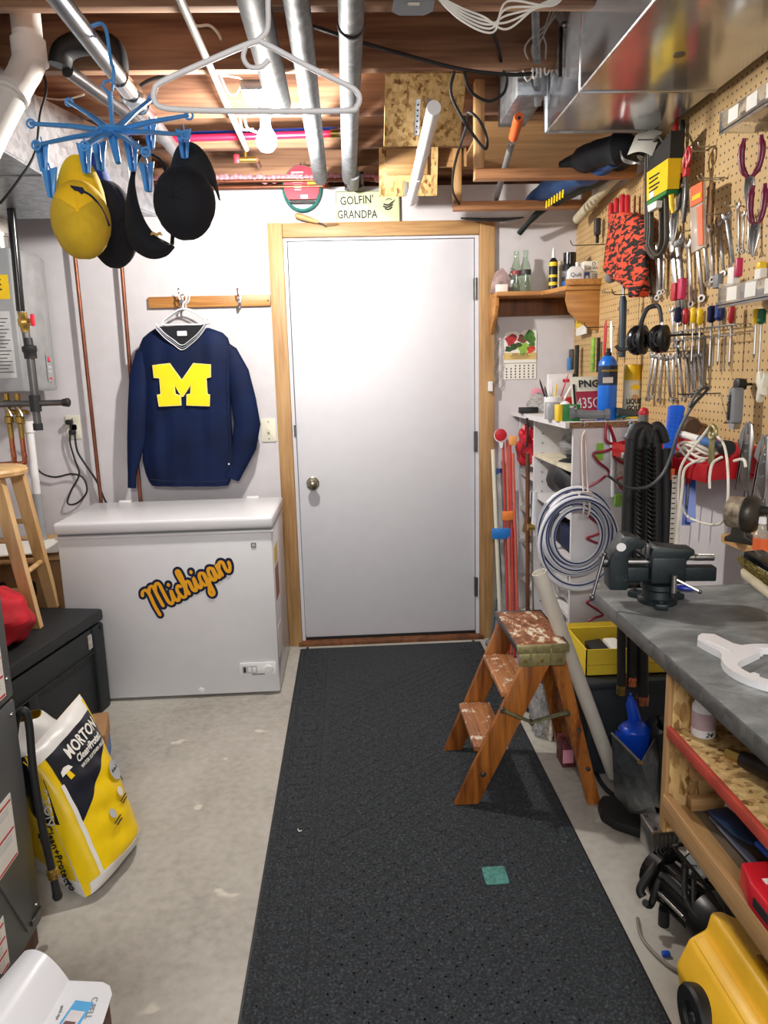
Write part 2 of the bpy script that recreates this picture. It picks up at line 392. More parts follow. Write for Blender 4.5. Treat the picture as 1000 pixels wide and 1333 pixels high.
M = dict(
    wall=plain('CDCACE', .8, var=.02, bump=.08, bsc=120), paint=plain('D2D3DA', .5, var=.01), joist=wood('A27B5E', '6A4736', 0, .7, .8),
    subfloor=wood('8E6C50', '5E4434', 1, .5, .85), pine=wood('BA9464', '946C40', 2, 1, .55), pinex=wood('BA9464', '946C40', 0, 1, .55), piney=wood('BA9464', '946C40', 1, 1, .55),
    oak=wood('C28C4C', '9B6630', 0, 1, .45), oakz=wood('C28C4C', '9B6630', 2, 1, .45), oaky=wood('C28C4C', '9B6630', 1, 1, .45),
    stool=wood('DDB784', 'C39A62', 2, 1, .45), stoolx=wood('DDB784', 'C39A62', 0, 1, .45),
    lad=wood('B06C2C', '6A3614', 2, 1.6, .35, wear=('D9CDBB', 12, .695), fine=110), ladst=wood('B47A4C', '7E4A28', 1, 1.4, .5, wear=('DBCDB8', 26, .57)), ladtop=paintwood(),
    brown=wood('7A4A28', '54301A', 2, 1, .6), concrete=concrete(), peg=pegmat(), osb=osb(), galv=galv(), duct=ductmat(), zinc=zinc(),
    steel=plain('B4B2B0', .28, .95, var=.12), chrome=plain('C9CBCE', .14, 1, var=.05), dsteel=plain('6E6E70', .35, .9, var=.1), iron=plain('2C2E30', .45, .3, var=.1),
    copper=plain('84503C', .4, .75, var=.15), copperl=plain('C0785A', .25, .95, var=.1), brass=plain('A88B4A', .3, .9, var=.1), obrass=plain('A0986C', .45, .6, var=.12, scale=90),
    white=plain('E4E4E6', .45, var=.02), whitegl=plain('DCDDE2', .22, var=.01), cream=plain('DDDAC8', .5, var=.02), pvc=plain('CFCAC4', .4, var=.03),
    black=plain('141517', .5, var=.1), blackgl=plain('0E0F12', .2, var=.1), blackcl=plain('0D0F18', .9, var=.15, bump=.3, bsc=300), dkplastic=plain('202428', .55, var=.06, bump=.15, bsc=200),
    rubber=plain('191A1C', .6, var=.1), red=plain('C01F2E', .4, var=.06), orange=plain('E0662F', .5, var=.05), blue=plain('1B56C8', .35, var=.05), navy=plain('0C1A3E', .85, var=.1),
    hblue=plain('4A93D6', .35, var=.05), yellow=plain('F2C500', .6, var=.05), dyellow=plain('F0C814', .4, var=.04), green=plain('1F7A34', .5, var=.05), teal=plain('1E6C66', .4, var=.1),
    grey=plain('7C7F82', .5, var=.05), lgrey=plain('B9BCC0', .5, var=.03), dgrey=plain('55585A', .5, var=.05), clear=plain('F4F6F8', .08, trans=.95, var=.01), card=plain('A98258', .8, var=.06), magenta=plain('C92A5A', .4, var=.05),
    maroon=plain('6E1238', .35, var=.1), pink=plain('E79AB0', .7, var=.05), paper=plain('E9E7E0', .7, var=.02), ink=plain('1A1B1E', .6, var=.02), maize=plain('FFD400', .7, var=.03), rope=plain('ECE7DA', .85, var=.06, bump=.4, bsc=300), blacktape=plain('17181B', .4, var=.05))
# ============================================================ THE ROOM
CZ = 2.36                                   # underside of joists
struct(MB().bb((-1.95, -0.6, -.1), (1.25, 3.85, 0)), 'floor', M['concrete'])
wb = MB()
wb.bb((-1.95, WY, 0), (-.31, WY+.12, 2.28)); wb.bb((.685, WY, 0), (1.27, WY+.12, 2.28)); wb.bb((-.31, WY, 2.085), (.685, WY+.12, 2.28))
wallb = struct(wb, 'wall_back', M['wall'], flat=True)
struct(MB().bb((WX, -.6, 0), (WX+.12, WY+.12, 2.60)), 'wall_right', M['wall'], flat=True)
struct(MB().bb((-1.95, -.6, 0), (-1.83, WY+.12, 2.60)), 'wall_left', M['wall'], flat=True)
ceil = struct(MB().bb((-1.95, -.6, 2.60), (1.27, 4.0, 2.62)), 'ceiling', M['subfloor'], flat=True)
for y in (.13, .54, .945, 1.352, 1.758, 2.165, 2.571, 2.977, 3.384):
    part(MB().bb((-1.83, y-.019, CZ), (1.15, y+.019, 2.60), .002), 'joist', M['joist'], ceil)
part(MB().bb((-1.83, 3.80, 2.28), (1.15, 3.84, 2.60)), 'rim_joist', M['joist'], ceil)
part(MB().bb((-1.83, 3.66, 2.325), (1.15, 3.80, 2.362), .002), 'sill_plate', M['joist'], ceil)
# blocking between joists, cast in wood like the photograph's bays
for x, y0, y1 in ((-1.12, 2.59, 2.958), (.93, 2.996, 3.365)):
    part(MB().bb((x-.019, y0, CZ+.01), (x+.019, y1, 2.6)), 'blocking', M['joist'], ceil)
ins = MB(); pts = []
random.seed(3)
for k in range(60):
    x = -1.1+k*.022; ins.ell((x, 3.665, 2.31+random.uniform(-.004, .006)), (.02, .02, .016+random.uniform(0, .006)), 8, 5)
part(ins, 'insulation_strip', plain('D99AA6', .95, var=.25, scale=80, bump=.6, bsc=120), wallb, label='pink insulation stuffed on top of the back wall')['kind'] = 'stuff'

# ---- door
dr = struct(MB().bb((-.262, 3.715, .022), (.642, 3.755, 2.038), .002), 'door_1', M['paint'])
kx = P(407, 630, Y=3.69)
k = MB(); k.rev([(0, .033), (.006, .033), (.010, .026), (.012, .012), (.034, .012), (.040, .022), (.052, .029), (.064, .026), (.070, .014), (.071, 0.001)], (kx.x, 3.716, kx.z), (0, -1, 0), 24)
part(k, 'door_knob', plain('9A927E', .25, .9), dr)
part(MB().bb((-.262, 3.708, .0205), (.642, 3.716, .034)), 'door_gap_shade', M['black'], dr)  # shade of the gap under the door, put in as a black strip
for z in (.28, 1.05, 1.80):
    h = MB().bb((.638, 3.700, z-.05), (.655, 3.722, z+.05)); h.cyl((.648, 3.698, z-.052), (.648, 3.698, z+.052), .007, n=10); part(h, 'hinge', M['dsteel'], dr)
part(MB().bb((-.274, 3.69, .565+.54), (-.262, 3.712, .62+.54)), 'strike_plate', M['dsteel'], dr)
tr = struct(MB().bb((-.353, 3.675, 0), (-.283, 3.735, 2.118), .003), 'trim_1', M['pine'])
tr2 = struct(MB().bb((.664, 3.675, 0), (.738, 3.735, 2.118), .003), 'trim_2', M['pine'])
struct(MB().bb((-.282, 3.678, 2.052), (.663, 3.735, 2.117), .003), 'trim_3', M['pinex'])
struct(MB().bb((-.30, 3.66, 0), (.68, 3.80, .020), .003), 'trim_4', M['brown'])
wj = MB().bb((-.282, 3.70, .02), (-.266, 3.76, 2.052)); struct(wj, 'trim_5', M['paint'])
wj = MB().bb((.646, 3.70, .02), (.663, 3.76, 2.052)); struct(wj, 'trim_6', M['paint'])
struct(MB().bb((-.266, 3.70, 2.04), (.646, 3.76, 2.052)), 'trim_7', M['paint'])

# ---- pegboard on the right wall
pg = MB().bb((WX-.006, .3, 1.158), (WX, 2.88, 2.60)); pg.bb((WX-.006, 2.885, 1.158), (WX, 3.70, 2.13))
pb = single(pg, 'pegboard', M['peg'], 'tan perforated pegboard covering the upper right wall', 'pegboard', flat=True)

# ---- wall plates on the back wall
def plate(px, py, label, kind):
    p = B(px, py, 0); t = thing(kind, label, 'switch' if kind == 'light_switch' else 'outlet', (p.x, WY, p.z-.06))
    f = fr_back((p.x, WY, p.z)); mb = MB(f); mb.prism(rrect(.072, .116, .006), 0, .006, .001); part(mb, 'cover_plate', M['cream'], t)
    if kind == 'light_switch': part(MB(f).box((0, .002, .010), (.010, .024, .014), .002), 'toggle', M['cream'], t)
    for z in (-.04, .04): part(MB(f).cyl((0, z*1.05, .005), (0, z*1.05, .0075), .0035, n=8), 'screw', M['steel'], t)
    return t, p
plate(350, 560, 'cream toggle light switch left of the door casing', 'light_switch')
t, op = plate(96, 556, 'cream wall outlet with two black plugs under the water heater', 'wall_outlet')
for dz in (.02, -.022): part(MB(fr_back((op.x, WY, op.z))).prism(rrect(.034, .028, .006), .006, .009), 'receptacle', M['cream'], t)

# cords
def cord(pts, r, mt, label, name='power_cord', cat='cord', n=8, sm=7, **k):
    return single(MB().tube(pts, r, n, sm=sm), name, mt, label, cat, **k)
def plugcord(px, py, pts, r, label):
    p = B(px, py, 0); t = thing('power_cord', label, 'cord', (p.x, WY, p.z-.02))
    part(MB(fr_back((p.x, WY, p.z))).box((0, 0, .028), (.03, .024, .038), .008), 'plug', M['rubber'], t)
    part(MB().tube(pts, r, 8, sm=7), 'cable', M['rubber'], t)
plugcord(93, 549, [B(93, 552, .05), B(91, 575, .04), B(98, 600, .035), B(103, 618, .03), B(92, 640, .03), B(88, 655, .035), B(100, 655, .03), B(113, 640, .03), B(108, 622, .035), B(93, 617, .03), B(70, 621, .03), B(50, 612, .03), B(42, 585, .035), B(40, 555, .10)], .0045, 'thin black power cord looping from the outlet up to the gas pipe')
plugcord(97, 562, [B(97, 562, .05), B(100, 585, .04), B(108, 600, .03), B(125, 625, .03), B(136, 650, .03), B(142, 662, .03), P(148, 690, Y=3.66)], .005, 'black power cord running from the outlet down behind the freezer')

# ---- freezer
FX0, FX1, FY0, FY1, FZ = -1.262, -.338, 3.085, 3.60, .815
fz = thing('chest_freezer', 'white chest freezer with blue and yellow script decal on its front', 'freezer', ((FX0+FX1)/2, (FY0+FY1)/2, 0))
part(MB().bb((FX0+.008, FY0+.006, .012), (FX1-.008, FY1, .752), .008), 'body', M['whitegl'], fz)
part(MB().bb((FX0, FY0-.008, .765), (FX1, FY1, FZ), .012, 3), 'lid', M['whitegl'], fz)
part(MB().bb((FX0+.002, FY0-.002, .744), (FX1-.002, FY1, .756), .004), 'rim', M['whitegl'], fz)
part(MB().bb((FX0+.012, FY0+.01, .755), (FX1-.012, FY1-.01, .766)), 'gasket', M['grey'], fz)
for x in (FX0+.08, FX1-.08): part(MB().cyl((x, FY0+.06, 0), (x, FY0+.06, .014), .02), 'foot', M['black'], fz)
for x in (FX0+.15, FX1-.15): part(MB().bb((x-.03, FY1-.004, .74), (x+.03, FY1+.02, FZ+.006), .004), 'hinge', M['white'], fz)
q = P(336, 871, Y=FY0); fp = fr_back((q.x, FY0+.006, q.z))
cp = part(MB(fp).prism(rrect(.165, .062, .008), 0, .008, .002), 'control_panel', M['white'], fz)
part(MB(fp).rev([(.008, .019), (.018, .018), (.020, .016)], (.048, 0, 0), (0, 0, 1), 20), 'thermostat_dial', M['whitegl'], cp)
part(MB(fp).box((.048, 0, .021), (.004, .034, .006), .001), 'dial_grip', M['white'], cp)
part(MB(fp).prism(rrect(.066, .036, .003, cx=-.036), .008, .010), 'panel_inset', M['lgrey'], cp)
part(MB(fp).box((-.058, 0, .011), (.010, .024, .004), .001), 'indicator', M['black'], cp)
for dx in (-.036, -.016):
    part(MB(fp).box((dx, 0, .0105), (.014, .022, .002), .001), 'button', M['white'], cp)
part(MB(fp).prism(rrect(.058, .006, .002, cx=.0, cy=-.023), .008, .0088), 'print_line', M['grey'], cp)
q = P(262, 900, Y=FY0); part(MB().rev([(0, .016), (.006, .015), (.008, .010), (.0085, .001)], (q.x, FY0+.008, q.z), (0, -1, 0), 18), 'drain_plug', M['whitegl'], fz)
q = P(330, 710, Y=FY0); bd = part(MB(fr_back((q.x, FY0+.006, q.z))).prism(rrect(.022, .022, .002), 0, .002), 'maker_badge', M['grey'], fz)
part(MB(fr_back((q.x, FY0+.004, q.z))).prism(circ(.007, 16), 0, .001), 'badge_emblem', M['lgrey'], bd)
# stickers on the right end
for (z0, z1, y0, y1, mt_) in ((.58, .66, 3.14, 3.28, M['dyellow']), (.42, .57, 3.14, 3.28, plain('A8674A', .7)), (.16, .30, 3.12, 3.26, M['paper'])):
    part(MB().bb((FX1-.0085, y0, z0), (FX1-.007, y1, z1)), 'end_label', mt_, fz)
# script decal: hand-drawn strokes, navy halo under yellow
def decal(strokes, fr, r_in, r_out, parent):
    for nm, rr, z0, z1, mt_ in (('decal_outline', r_out, .0002, .0006, M['navy']), ('decal_lettering', r_in, .0012, .0016, plain('F3AE1A', .5, var=.02))):
        mb = MB(fr)
        for si, st in enumerate(strokes):
            pts = crom([(a, b_, 0) for a, b_ in st], 6); mb2 = []
            n = len(pts)
            L = []; R_ = []
            for i, p in enumerate(pts):
                t = (pts[min(i+1, n-1)]-pts[max(i-1, 0)]); t = t.normalized() if t.length > 1e-9 else V((1, 0, 0))
                nn = V((-t.y, t.x, 0)); wv = rr*(1+.25*abs(nn.x)) if nm == 'decal_lettering' else rr
                L.append(p+nn*wv); R_.append(p-nn*wv)
            dz = .0003 if nm == 'decal_lettering' else .00003; zt = z1+si*dz
            vs = [(p.x, p.y, zt+dz*i/n) for i, p in enumerate(L)]+[(p.x, p.y, zt+dz*i/n) for i, p in enumerate(R_)]
            mb.add(vs, [(i, i+1, n+i+1, n+i) for i in range(n-1)])
            for e, ze in ((pts[0], zt-.00005), (pts[-1], zt+dz*1.03)): 
                c = circ(rr, 12, e.x, e.y); mb.add([(a, b_, ze) for a, b_ in c], [tuple(range(12))])
        part(mb, nm, mt_, parent, flat=True)
S_ = .0098   # decal unit; letters drawn on a 0..40 by 0..10 grid
def sh(pts, dx): return [((x+dx)*S_, y*S_) for x, y in pts]
st = [sh([(-.6, 6.6), (.2, 7.6), (1.6, 7.6), (1.9, 6), (1.2, 2.5), (1.0, -.9)], 0), sh([(1.9, 6.4), (3.4, 7.8), (4.5, 7.4), (4.2, 5), (3.8, 1)], 0), sh([(4.3, 5.8), (5.8, 7.7), (6.9, 7.3), (6.7, 5), (6.3, 1.5), (7.0, .3), (8.2, 1.2)], 0),
      sh([(8.2, 1.2), (9.3, 3.9), (8.9, 1.3), (9.7, .2), (10.9, 1.4)], 0), sh([(9.6, 5.5), (9.8, 5.9)], 0),
      sh([(13.2, 3.4), (12.4, 4.1), (11.3, 2.9), (11.5, .7), (12.7, .2), (13.8, 1.5)], 0),
      sh([(13.8, 1.5), (15.3, 5.2), (15.6, 7.8), (14.7, 7.6), (14.4, 4.5), (14.4, .3)], 0), sh([(14.5, 2.2), (15.7, 3.9), (16.7, 3.4), (16.4, 1), (17.2, .2), (18.1, 1.6)], 0),
      sh([(18.1, 1.6), (18.9, 3.9), (18.6, 1.2), (19.3, .2), (20.3, 1.6)], 0), sh([(19.2, 5.5), (19.4, 5.9)], 0),
      sh([(22.9, 3.6), (21.7, 4.1), (20.7, 2.6), (20.9, .5), (22.2, .5), (22.9, 3.8), (22.8, .2), (22.4, -2.8), (21.4, -3.4), (21.0, -2.4), (22.4, -.4), (24.1, 1.5)], 0),
      sh([(26.6, 3.6), (25.4, 4.1), (24.5, 2.6), (24.7, .5), (25.8, .5), (26.7, 3.8), (26.6, 1.0), (27.3, .2), (28.2, 1.6)], 0),
      sh([(28.2, 1.6), (28.6, 4.1), (28.5, .3)], 0), sh([(28.6, 2.4), (30.0, 4.1), (31.0, 3.5), (30.7, 1.2), (31.4, .3), (32.6, 1.6), (33.0, 2.9)], 0)]
q = P(203, 798, Y=FY0); e_ = P(298, 742, Y=FY0); q.z -= .005
ang = math.atan2(e_.z-q.z, e_.x-q.x)-.03
df = frame((q.x, FY0+.0058, q.z), (math.cos(ang), 0, math.sin(ang)), (-math.sin(ang), 0, math.cos(ang)))
dk = (V(e_)-V(q)).length/(32.5*S_)
st = [[(x*dk*1.03, y*dk*1.28) for x, y in s_] for s_ in st]
decal(st, df, .0060, .0175, fz)

# ---- copper pipes on the back wall
def pipe(pts, r, mt, label, name='copper_pipe', cat='pipe', sm=0, n=14, **k): return single(MB().tube(pts, r, n, sm=sm), name, mt, label, cat, **k)
a = B(97, 335, .05); pipe([(a.x, a.y, 2.30), (B(133, 655, .05).x-.004, a.y, .70)], .009, M['copper'], 'long vertical copper pipe on the back wall left of the jersey')
a = B(158, 330, .05); pipe([(a.x, a.y, 2.30), (B(183, 655, .05).x, a.y, .70)], .009, M['copper'], 'vertical copper pipe passing behind the jersey sleeve')
tp = thing('copper_water_line', 'pair of copper water lines running along the top of the back wall', 'pipe', (-.3, 3.66, 2.26))
part(MB().cyl((-1.0, 3.655, 2.300), (.16, 3.655, 2.300), .009), 'upper_pipe', M['copper'], tp)
part(MB().cyl((-1.0, 3.66, 2.274), (-.05, 3.66, 2.274), .009), 'lower_pipe', M['copper'], tp)
for x in (-.09, .02): part(MB().cyl((x, 3.655, 2.288), (x+.03, 3.655, 2.288), .013), 'coupling', M['copperl'], tp)
part(MB().tube([(.02, 3.655, 2.262), (.09, 3.655, 2.262), (.103, 3.655, 2.285), (.103, 3.62, 2.32)], .010, sm=4), 'elbow', M['dsteel'], tp)

# ---- coat rack and jersey
r0, r1 = B(193, 394), B(359, 394)
rk = thing('coat_rack', 'narrow wooden coat rack board with chrome hooks left of the door', 'coat rack', ((r0.x+r1.x)/2, WY, r0.z-.03))
part(MB().bb((r0.x, 3.68, r0.z-.026), (-.356, WY, r0.z+.026), .003), 'board', M['oak'], rk)
for px in (237, 312):
    p = B(px, 392); h = MB(fr_back((p.x, 3.68, p.z)))
    h.prism([(-.007, -.03), (.007, -.03), (.009, 0), (.006, .03), (-.006, .03), (-.009, 0)], 0, .004, .001)
    h.tube([(0, .01, .004), (0, .012, .03), (0, .03, .052), (0, .048, .052)], .004, sm=5); h.ell((0, .05, .052), .007, 10, 8)
    h.tube([(0, -.012, .004), (0, -.03, .018), (0, -.026, .036), (0, -.010, .040)], .0038, sm=5); h.ell((0, -.008, .040), .006, 10, 8)
    part(h, 'hook', M['chrome'], rk)
for px in (349,):
    p = B(px, 391); part(MB().cyl((p.x, 3.680, p.z), (p.x, 3.677, p.z), .004, n=8), 'screw', M['brown'], rk)
# wall hanger bundle
def hanger_geo(cx, y, topz, wdt, drop, r, fr=None):
    mb = MB(fr)
    mb.tube([(cx-.012, y, topz-.03), (cx-.016, y, topz-.01), (cx, y, topz), (cx+.018, y, topz-.012), (cx+.014, y, topz-.035), (cx, y, topz-.05), (cx, y, topz-.075)], r, sm=6)
    mb.tube([(cx, y, topz-.07), (cx-wdt/2+.012, y, topz-drop+.02), (cx-wdt/2, y, topz-drop+.006), (cx-wdt/2+.01, y, topz-drop-.008), (cx+wdt/2-.01, y, topz-drop-.008), (cx+wdt/2, y, topz-drop+.006), (cx+wdt/2-.012, y, topz-drop+.02)], r, closed=True, sm=4)
    return mb
hk = P(238, 385, Y=3.62)
for i, (dx, dy, lab, mt_) in enumerate(((0, 0, 'white plastic hanger holding the navy jersey on the rack hook', 'white'), (.010, .014, 'second white hanger nested behind the jersey hanger', 'lgrey'))):
    single(hanger_geo(hk.x-.002+dx, 3.622+dy, hk.z+.012, .20, .135, .0042), 'clothes_hanger', M[mt_], lab, 'hanger')

JY = 3.615
def J(px, py, y=JY): return P(px, py, Y=y)
nv = lowspec(plain('04163A', .7, var=.2, scale=7, bump=.35, bsc=14), .2)
je = thing('jersey', 'navy pullover jersey with large yellow M hanging on the coat rack', 'jersey', (J(245, 630).x, JY, J(245, 632).z))
rows = [(632, 198, 297), (627, 194, 300), (617, 190, 303), (600, 186, 306), (570, 187, 303), (540, 187, 301), (500, 184, 301), (470, 181, 302), (450, 182, 300), (440, 186, 297), (433, 194, 290), (427, 203, 273)]
rings = []
for i, (y, xl, xr) in enumerate(rows):
    a = J(xl, y); b = J(xr, y); c = (a+b)/2; hw = (b.x-a.x)/2
    dp = .045 if i > 2 else .038
    if i >= 8: dp = .045*(1-(i-7)*.17)
    rg = []
    for k in range(56):
        an = 2*math.pi*k/56; ca, sa = math.cos(an), math.sin(an)
        x = c.x+hw*(abs(ca)**.75)*(1 if ca > 0 else -1)
        fold = .005*math.sin(x*70+y*.012)+.003*math.sin(x*37-y*.05)
        y_ = JY+(dp*(abs(sa)**.7)*(1 if sa > 0 else -1))+(fold*(1 if sa < 0 else 0)*(.4 if i > 7 else 1.0))
        zz = c.z + (x-c.x)*((b.z-a.z)/(2*hw))
        rg.append((x, y_, zz))
    rings.append(rg)
part(MB().loft(rings), 'torso', nv, je, ang=70)
def sleeve(path, name, seed):
    rings = []
    P_ = [(J(x, y, JY+dy), w_) for x, y, w_, dy in path]
    for i, (c, hw) in enumerate(P_):
        nx = P_[min(i+1, len(P_)-1)][0]; pv = P_[max(i-1, 0)][0]; t = (pv-nx).normalized(); s_ = V((0, -1, 0)).cross(t).normalized()
        rg = []
        for k in range(28):
            an = 2*math.pi*k/28; f = 1+.07*math.sin(3*an+i*1.1+seed)
            rg.append(c+s_*(hw*math.cos(an))*1+V((0, 1, 0))*(.026*math.sin(an)*f*min(1, hw/.04)))
        rings.append(rg)
    return part(MB().loft(rings), name, nv, je, ang=70)
pxm = 3.60/950
sleeve([(194, 449, 4*pxm, 0), (186, 460, 9*pxm, 0), (181, 490, 12*pxm, -.01), (179, 530, 12*pxm, -.015), (178, 570, 12*pxm, -.02), (174, 600, 8*pxm, -.02), (172, 618, 5.5*pxm, -.02), (172, 635, 5.5*pxm, -.02)], 'sleeve', 0)
sleeve([(290, 446, 4*pxm, 0), (299, 458, 10*pxm, 0), (310, 485, 14*pxm, -.005), (317, 520, 16*pxm, -.01), (322, 552, 17*pxm, -.01), (318, 580, 16*pxm, -.01), (308, 605, 13*pxm, -.01), (301, 622, 11*pxm, -.005)], 'sleeve', 2)
# V collar: three bands
def band(off, wd, mt_, nm, th):
    pts = []
    for px, py in ((203, 426), (214, 438), (226, 447), (237, 454), (248, 447), (259, 437), (269, 423)):
        pts.append(J(px, py+off, JY-.040-.004*th))
    mb = MB(); mb.tube(crom(pts, 4), wd, 8, flat=.45); return part(mb, nm, mt_, je)
band(-4.5, .0055, M['white'], 'collar_band', 1); band(-1.5, .0048, plain('8F99A8', .8), 'collar_stripe', 1.5); band(1.5, .0055, M['white'], 'collar_band', 1); 
part(MB().tube(crom([J(206, 424, JY+.0), J(225, 428, JY+.012), J(237, 429, JY+.015), J(250, 428, JY+.012), J(266, 421, JY+.0)], 5), .007, 8, flat=.5), 'back_collar', M['white'], je)
part(MB().loft([[J(205, 425, JY-.042), J(237, 425, JY-.038), J(268, 423, JY-.042), J(268, 423, JY-.041)], [J(230, 446, JY-.043), J(236, 449, JY-.044), J(242, 446, JY-.043), J(242, 446, JY-.042)]], caps=False), 'neck_lining', plain('10131C', .9), je)
q = J(237, 434, JY-.048); part(MB(fr_back(q)).prism(rrect(.045, .022, .003), 0, .001), 'neck_label', M['paper'], je)
# the letter: blocky M traced in jersey space
mp = [(553, 628), (612, 621), (657, 682), (700, 621), (760, 625), (760, 668), (744, 672), (748, 732), (757, 734), (756, 773), (676, 770), (677, 733), (690, 731), (690, 696), (661, 738), (657, 738), (630, 696), (632, 731), (652, 738), (653, 770), (576, 774), (570, 735), (583, 732), (578, 672), (558, 670)]
fm = fr_back((J(237, 502).x, JY-.056, J(237, 502).z))
inv = fm.inverted()
def mpoly(grow=0):
    out = []
    for x, y in mp:
        q = inv @ J(x/2.7778, y/2.7778+250, JY-.056); out.append((q.x, q.y))
    if grow:
        cx_ = sum(p[0] for p in out)/len(out); cy_ = sum(p[1] for p in out)/len(out)
        n = len(out); o2 = []
        for i in range(n):
            a = V((*out[i-1], 0)); b = V((*out[i], 0)); c = V((*out[(i+1) % n], 0)); t1 = (b-a).normalized(); t2 = (c-b).normalized()
            nn = V((t1.y+t2.y, -t1.x-t2.x, 0)); nn = nn.normalized() if nn.length > 1e-6 else V((0, 0, 0)); o2.append((b.x-nn.x*grow, b.y-nn.y*grow))
        return o2
    return out
part(MB(fm).prism(mpoly(), 0, .002), 'letter_patch', M['maize'], je, flat=True)
part(MB(fm).prism(mpoly(.0035), -.012, .001), 'letter_border', plain('F4E7A0', .7), je, flat=True)
part(MB().tube([J(296, 462, JY-.040), J(297, 520, JY-.048), J(300, 580, JY-.050), J(300, 620, JY-.045)], .0016, 6, sm=4), 'sleeve_seam', plain('081634', .8), je)
q = J(298, 604, JY-.052); part(MB(fr_back(q)).box((0, 0, 0), (.006, .008, .002)), 'hem_tag', M['paper'], je)
hb = [J(x, y, JY-.046) for x, y in ((196, 624), (215, 626), (240, 627), (270, 627), (297, 625))]
part(MB().tube(hb, .0015, 6, sm=4), 'hem_seam', plain('081634', .8), je)

# ---- things on the wall over the door
q = B(479, 270, .012); f = fr_back((q.x, WY-.012, q.z)); sg = thing('wall_sign', 'pale green sign reading GOLFIN GRANDPA above the door', 'sign', (q.x, WY, q.z-.075))
part(MB(f).prism(rrect(.305, .145, .006), .002, .008, .001), 'board', plain('C9CFA8', .5, var=.05), sg)
for sx_, sy_, sz_ in ((0, .070, (.30, .003, .0012)), (0, -.070, (.30, .003, .0012)), (.150, 0, (.003, .14, .0012)), (-.150, 0, (.003, .14, .0012))): part(MB(f).box((sx_, sy_, .0085), sz_), 'border_line', plain('5E6B4A', .6), sg)
text('GOLFIN’', .052, f @ Matrix.Translation((-.052, .030, .0085)) @ Matrix.Rotation(rad(3), 4, 'Z'), M['ink'], sg, sx=.82, off=.0008)
text('GRANDPA', .052, f @ Matrix.Translation((-.052, -.034, .0085)), M['ink'], sg, sx=.78, off=.0008)
g = MB(f)
for k, (x0, y0, x1, y1) in enumerate(((.075, .012, .120, .022), (.072, .002, .118, .010), (.080, -.008, .115, -.002))): g.tube([(x0, y0, .009), ((x0+x1)/2, y0-.004, .009), (x1, y1, .009)], .0035, 6, sm=4)
g.tube([(.12, .02, .009), (.128, .03, .009)], .002, 6); g.tube([(.086, .03, .009), (.10, .036, .009), (.114, .032, .009)], .0016, 6, sm=4)
part(g, 'printed_emblem', M['ink'], sg)
# round hose reel package
q = B(393, 244, .03); f = fr_back((q.x, WY-.012, q.z)); hp = thing('hose_package', 'round coil of green hose with red card hung above the door', 'hose', (q.x, WY-.03, q.z-.1))
for k in range(6):
    part(MB(f).tube([(p[0], p[1], -.006+.006*k) for p in circ(.088-.002*(k % 2), 32, cy=-.004, ry=.100-.002*(k % 2))], .0055, 8, closed=True), 'hose_coil', M['teal'], hp)
cardp = [(p[0], p[1]) for p in circ(.082, 40, ry=.094) if p[1] > -.060]
part(MB(f).prism(cardp, .032, .034), 'card', plain('C8203A', .45, var=.03), hp, flat=True)
part(MB(f).box((.052, .018, .035), (.050, .018, .001)), 'yellow_flash', M['dyellow'], hp)
for k, (yy, w_) in enumerate(((.062, .07), (.048, .062), (.034, .055), (.021, .06), (.006, .045), (-.004, .04), (-.014, .04))): part(MB(f).box((-.018, yy, .035), (w_*.8, .006 if k < 4 else .003, .001)), 'printed_line', plain('F0C9C4', .6), hp)
part(MB(f).box((.01, -.045, .035), (.034, .016, .001)), 'barcode', M['paper'], hp)
part(MB(f).prism(rrect(.12, .010, .003, cy=-.067), .030, .033), 'black_band', M['ink'], hp)
part(MB(f).tube([(0, .090, .033), (0, .108, .030), (0, .112, .0)], .002, 6), 'hang_tab', M['steel'], hp)
# trowel on the casing
a, b_ = B(384, 281, .04), B(414, 290, .04)
tw = thing('trowel', 'old trowel with tan wooden handle resting atop the door casing', 'trowel', (b_.x, b_.y, 2.128))
d_ = (b_-a).normalized()
part(MB().rev([(0, .004), (.006, .012), (.03, .014), (.07, .012), (.105, .009), (.115, .006)], a+V((0, 0, .004)), d_, 14), 'handle', wood('C49A66', '9A7040', 0), tw)
part(MB().tube([a+d_*.112, a+d_*.135, a+d_*.150+V((0, 0, -.004))], .0035, 8), 'tang', M['dsteel'], tw)
part(MB(frame((a+d_*.165+V((0, 0, .004))), (1, 0, .1), (0, -1, .2))).prism([(-.02, 0), (0, .018), (.05, 0), (0, -.018)], -.001, .001), 'blade', M['steel'], tw)
# ============================================================ CEILING
def ypipe(px, py, z, y0, y1, r, mt, label, name='pipe', drop=0, collars=(), cm=None, group=None):
    p = P(px, py, Z=z); t = thing(name, label, 'pipe', (p.x, (y0+y1)/2, z-r))
    pts = [(p.x, y0, z), (p.x, y1, z)]
    mb = MB(); mb.tube(pts, r, 18); part(mb, 'straight_run', mt, t)
    if drop:
        part(MB().tube([(p.x, y1-.01, z), (p.x, y1+.03, z-.004), (p.x, y1+.05, z-.03), (p.x, y1+.05, z-drop)], r*.92, 18, sm=4), 'bend', mt, t)
    for y, rr, ln in collars: part(MB().rev([(0, r), (.004, rr), (ln-.004, rr), (ln, r)], (p.x, y, z), (0, 1, 0), 18), 'coupling', cm or mt, t)
    return t, p
insul = galv('6C7176', .6, metal=.2, bumpst=.6)
ypipe(402, 120, 2.27, 1.2, 3.50, .032, insul, 'grey wrapped pipe nearest the round bulb of two running to the door', collars=((3.30, .028, .03),))
ypipe(456, 120, 2.27, 1.2, 3.50, .032, insul, 'grey wrapped pipe with a black band to the right of the door end pair', collars=((2.03, .035, .03),), cm=M['black'])
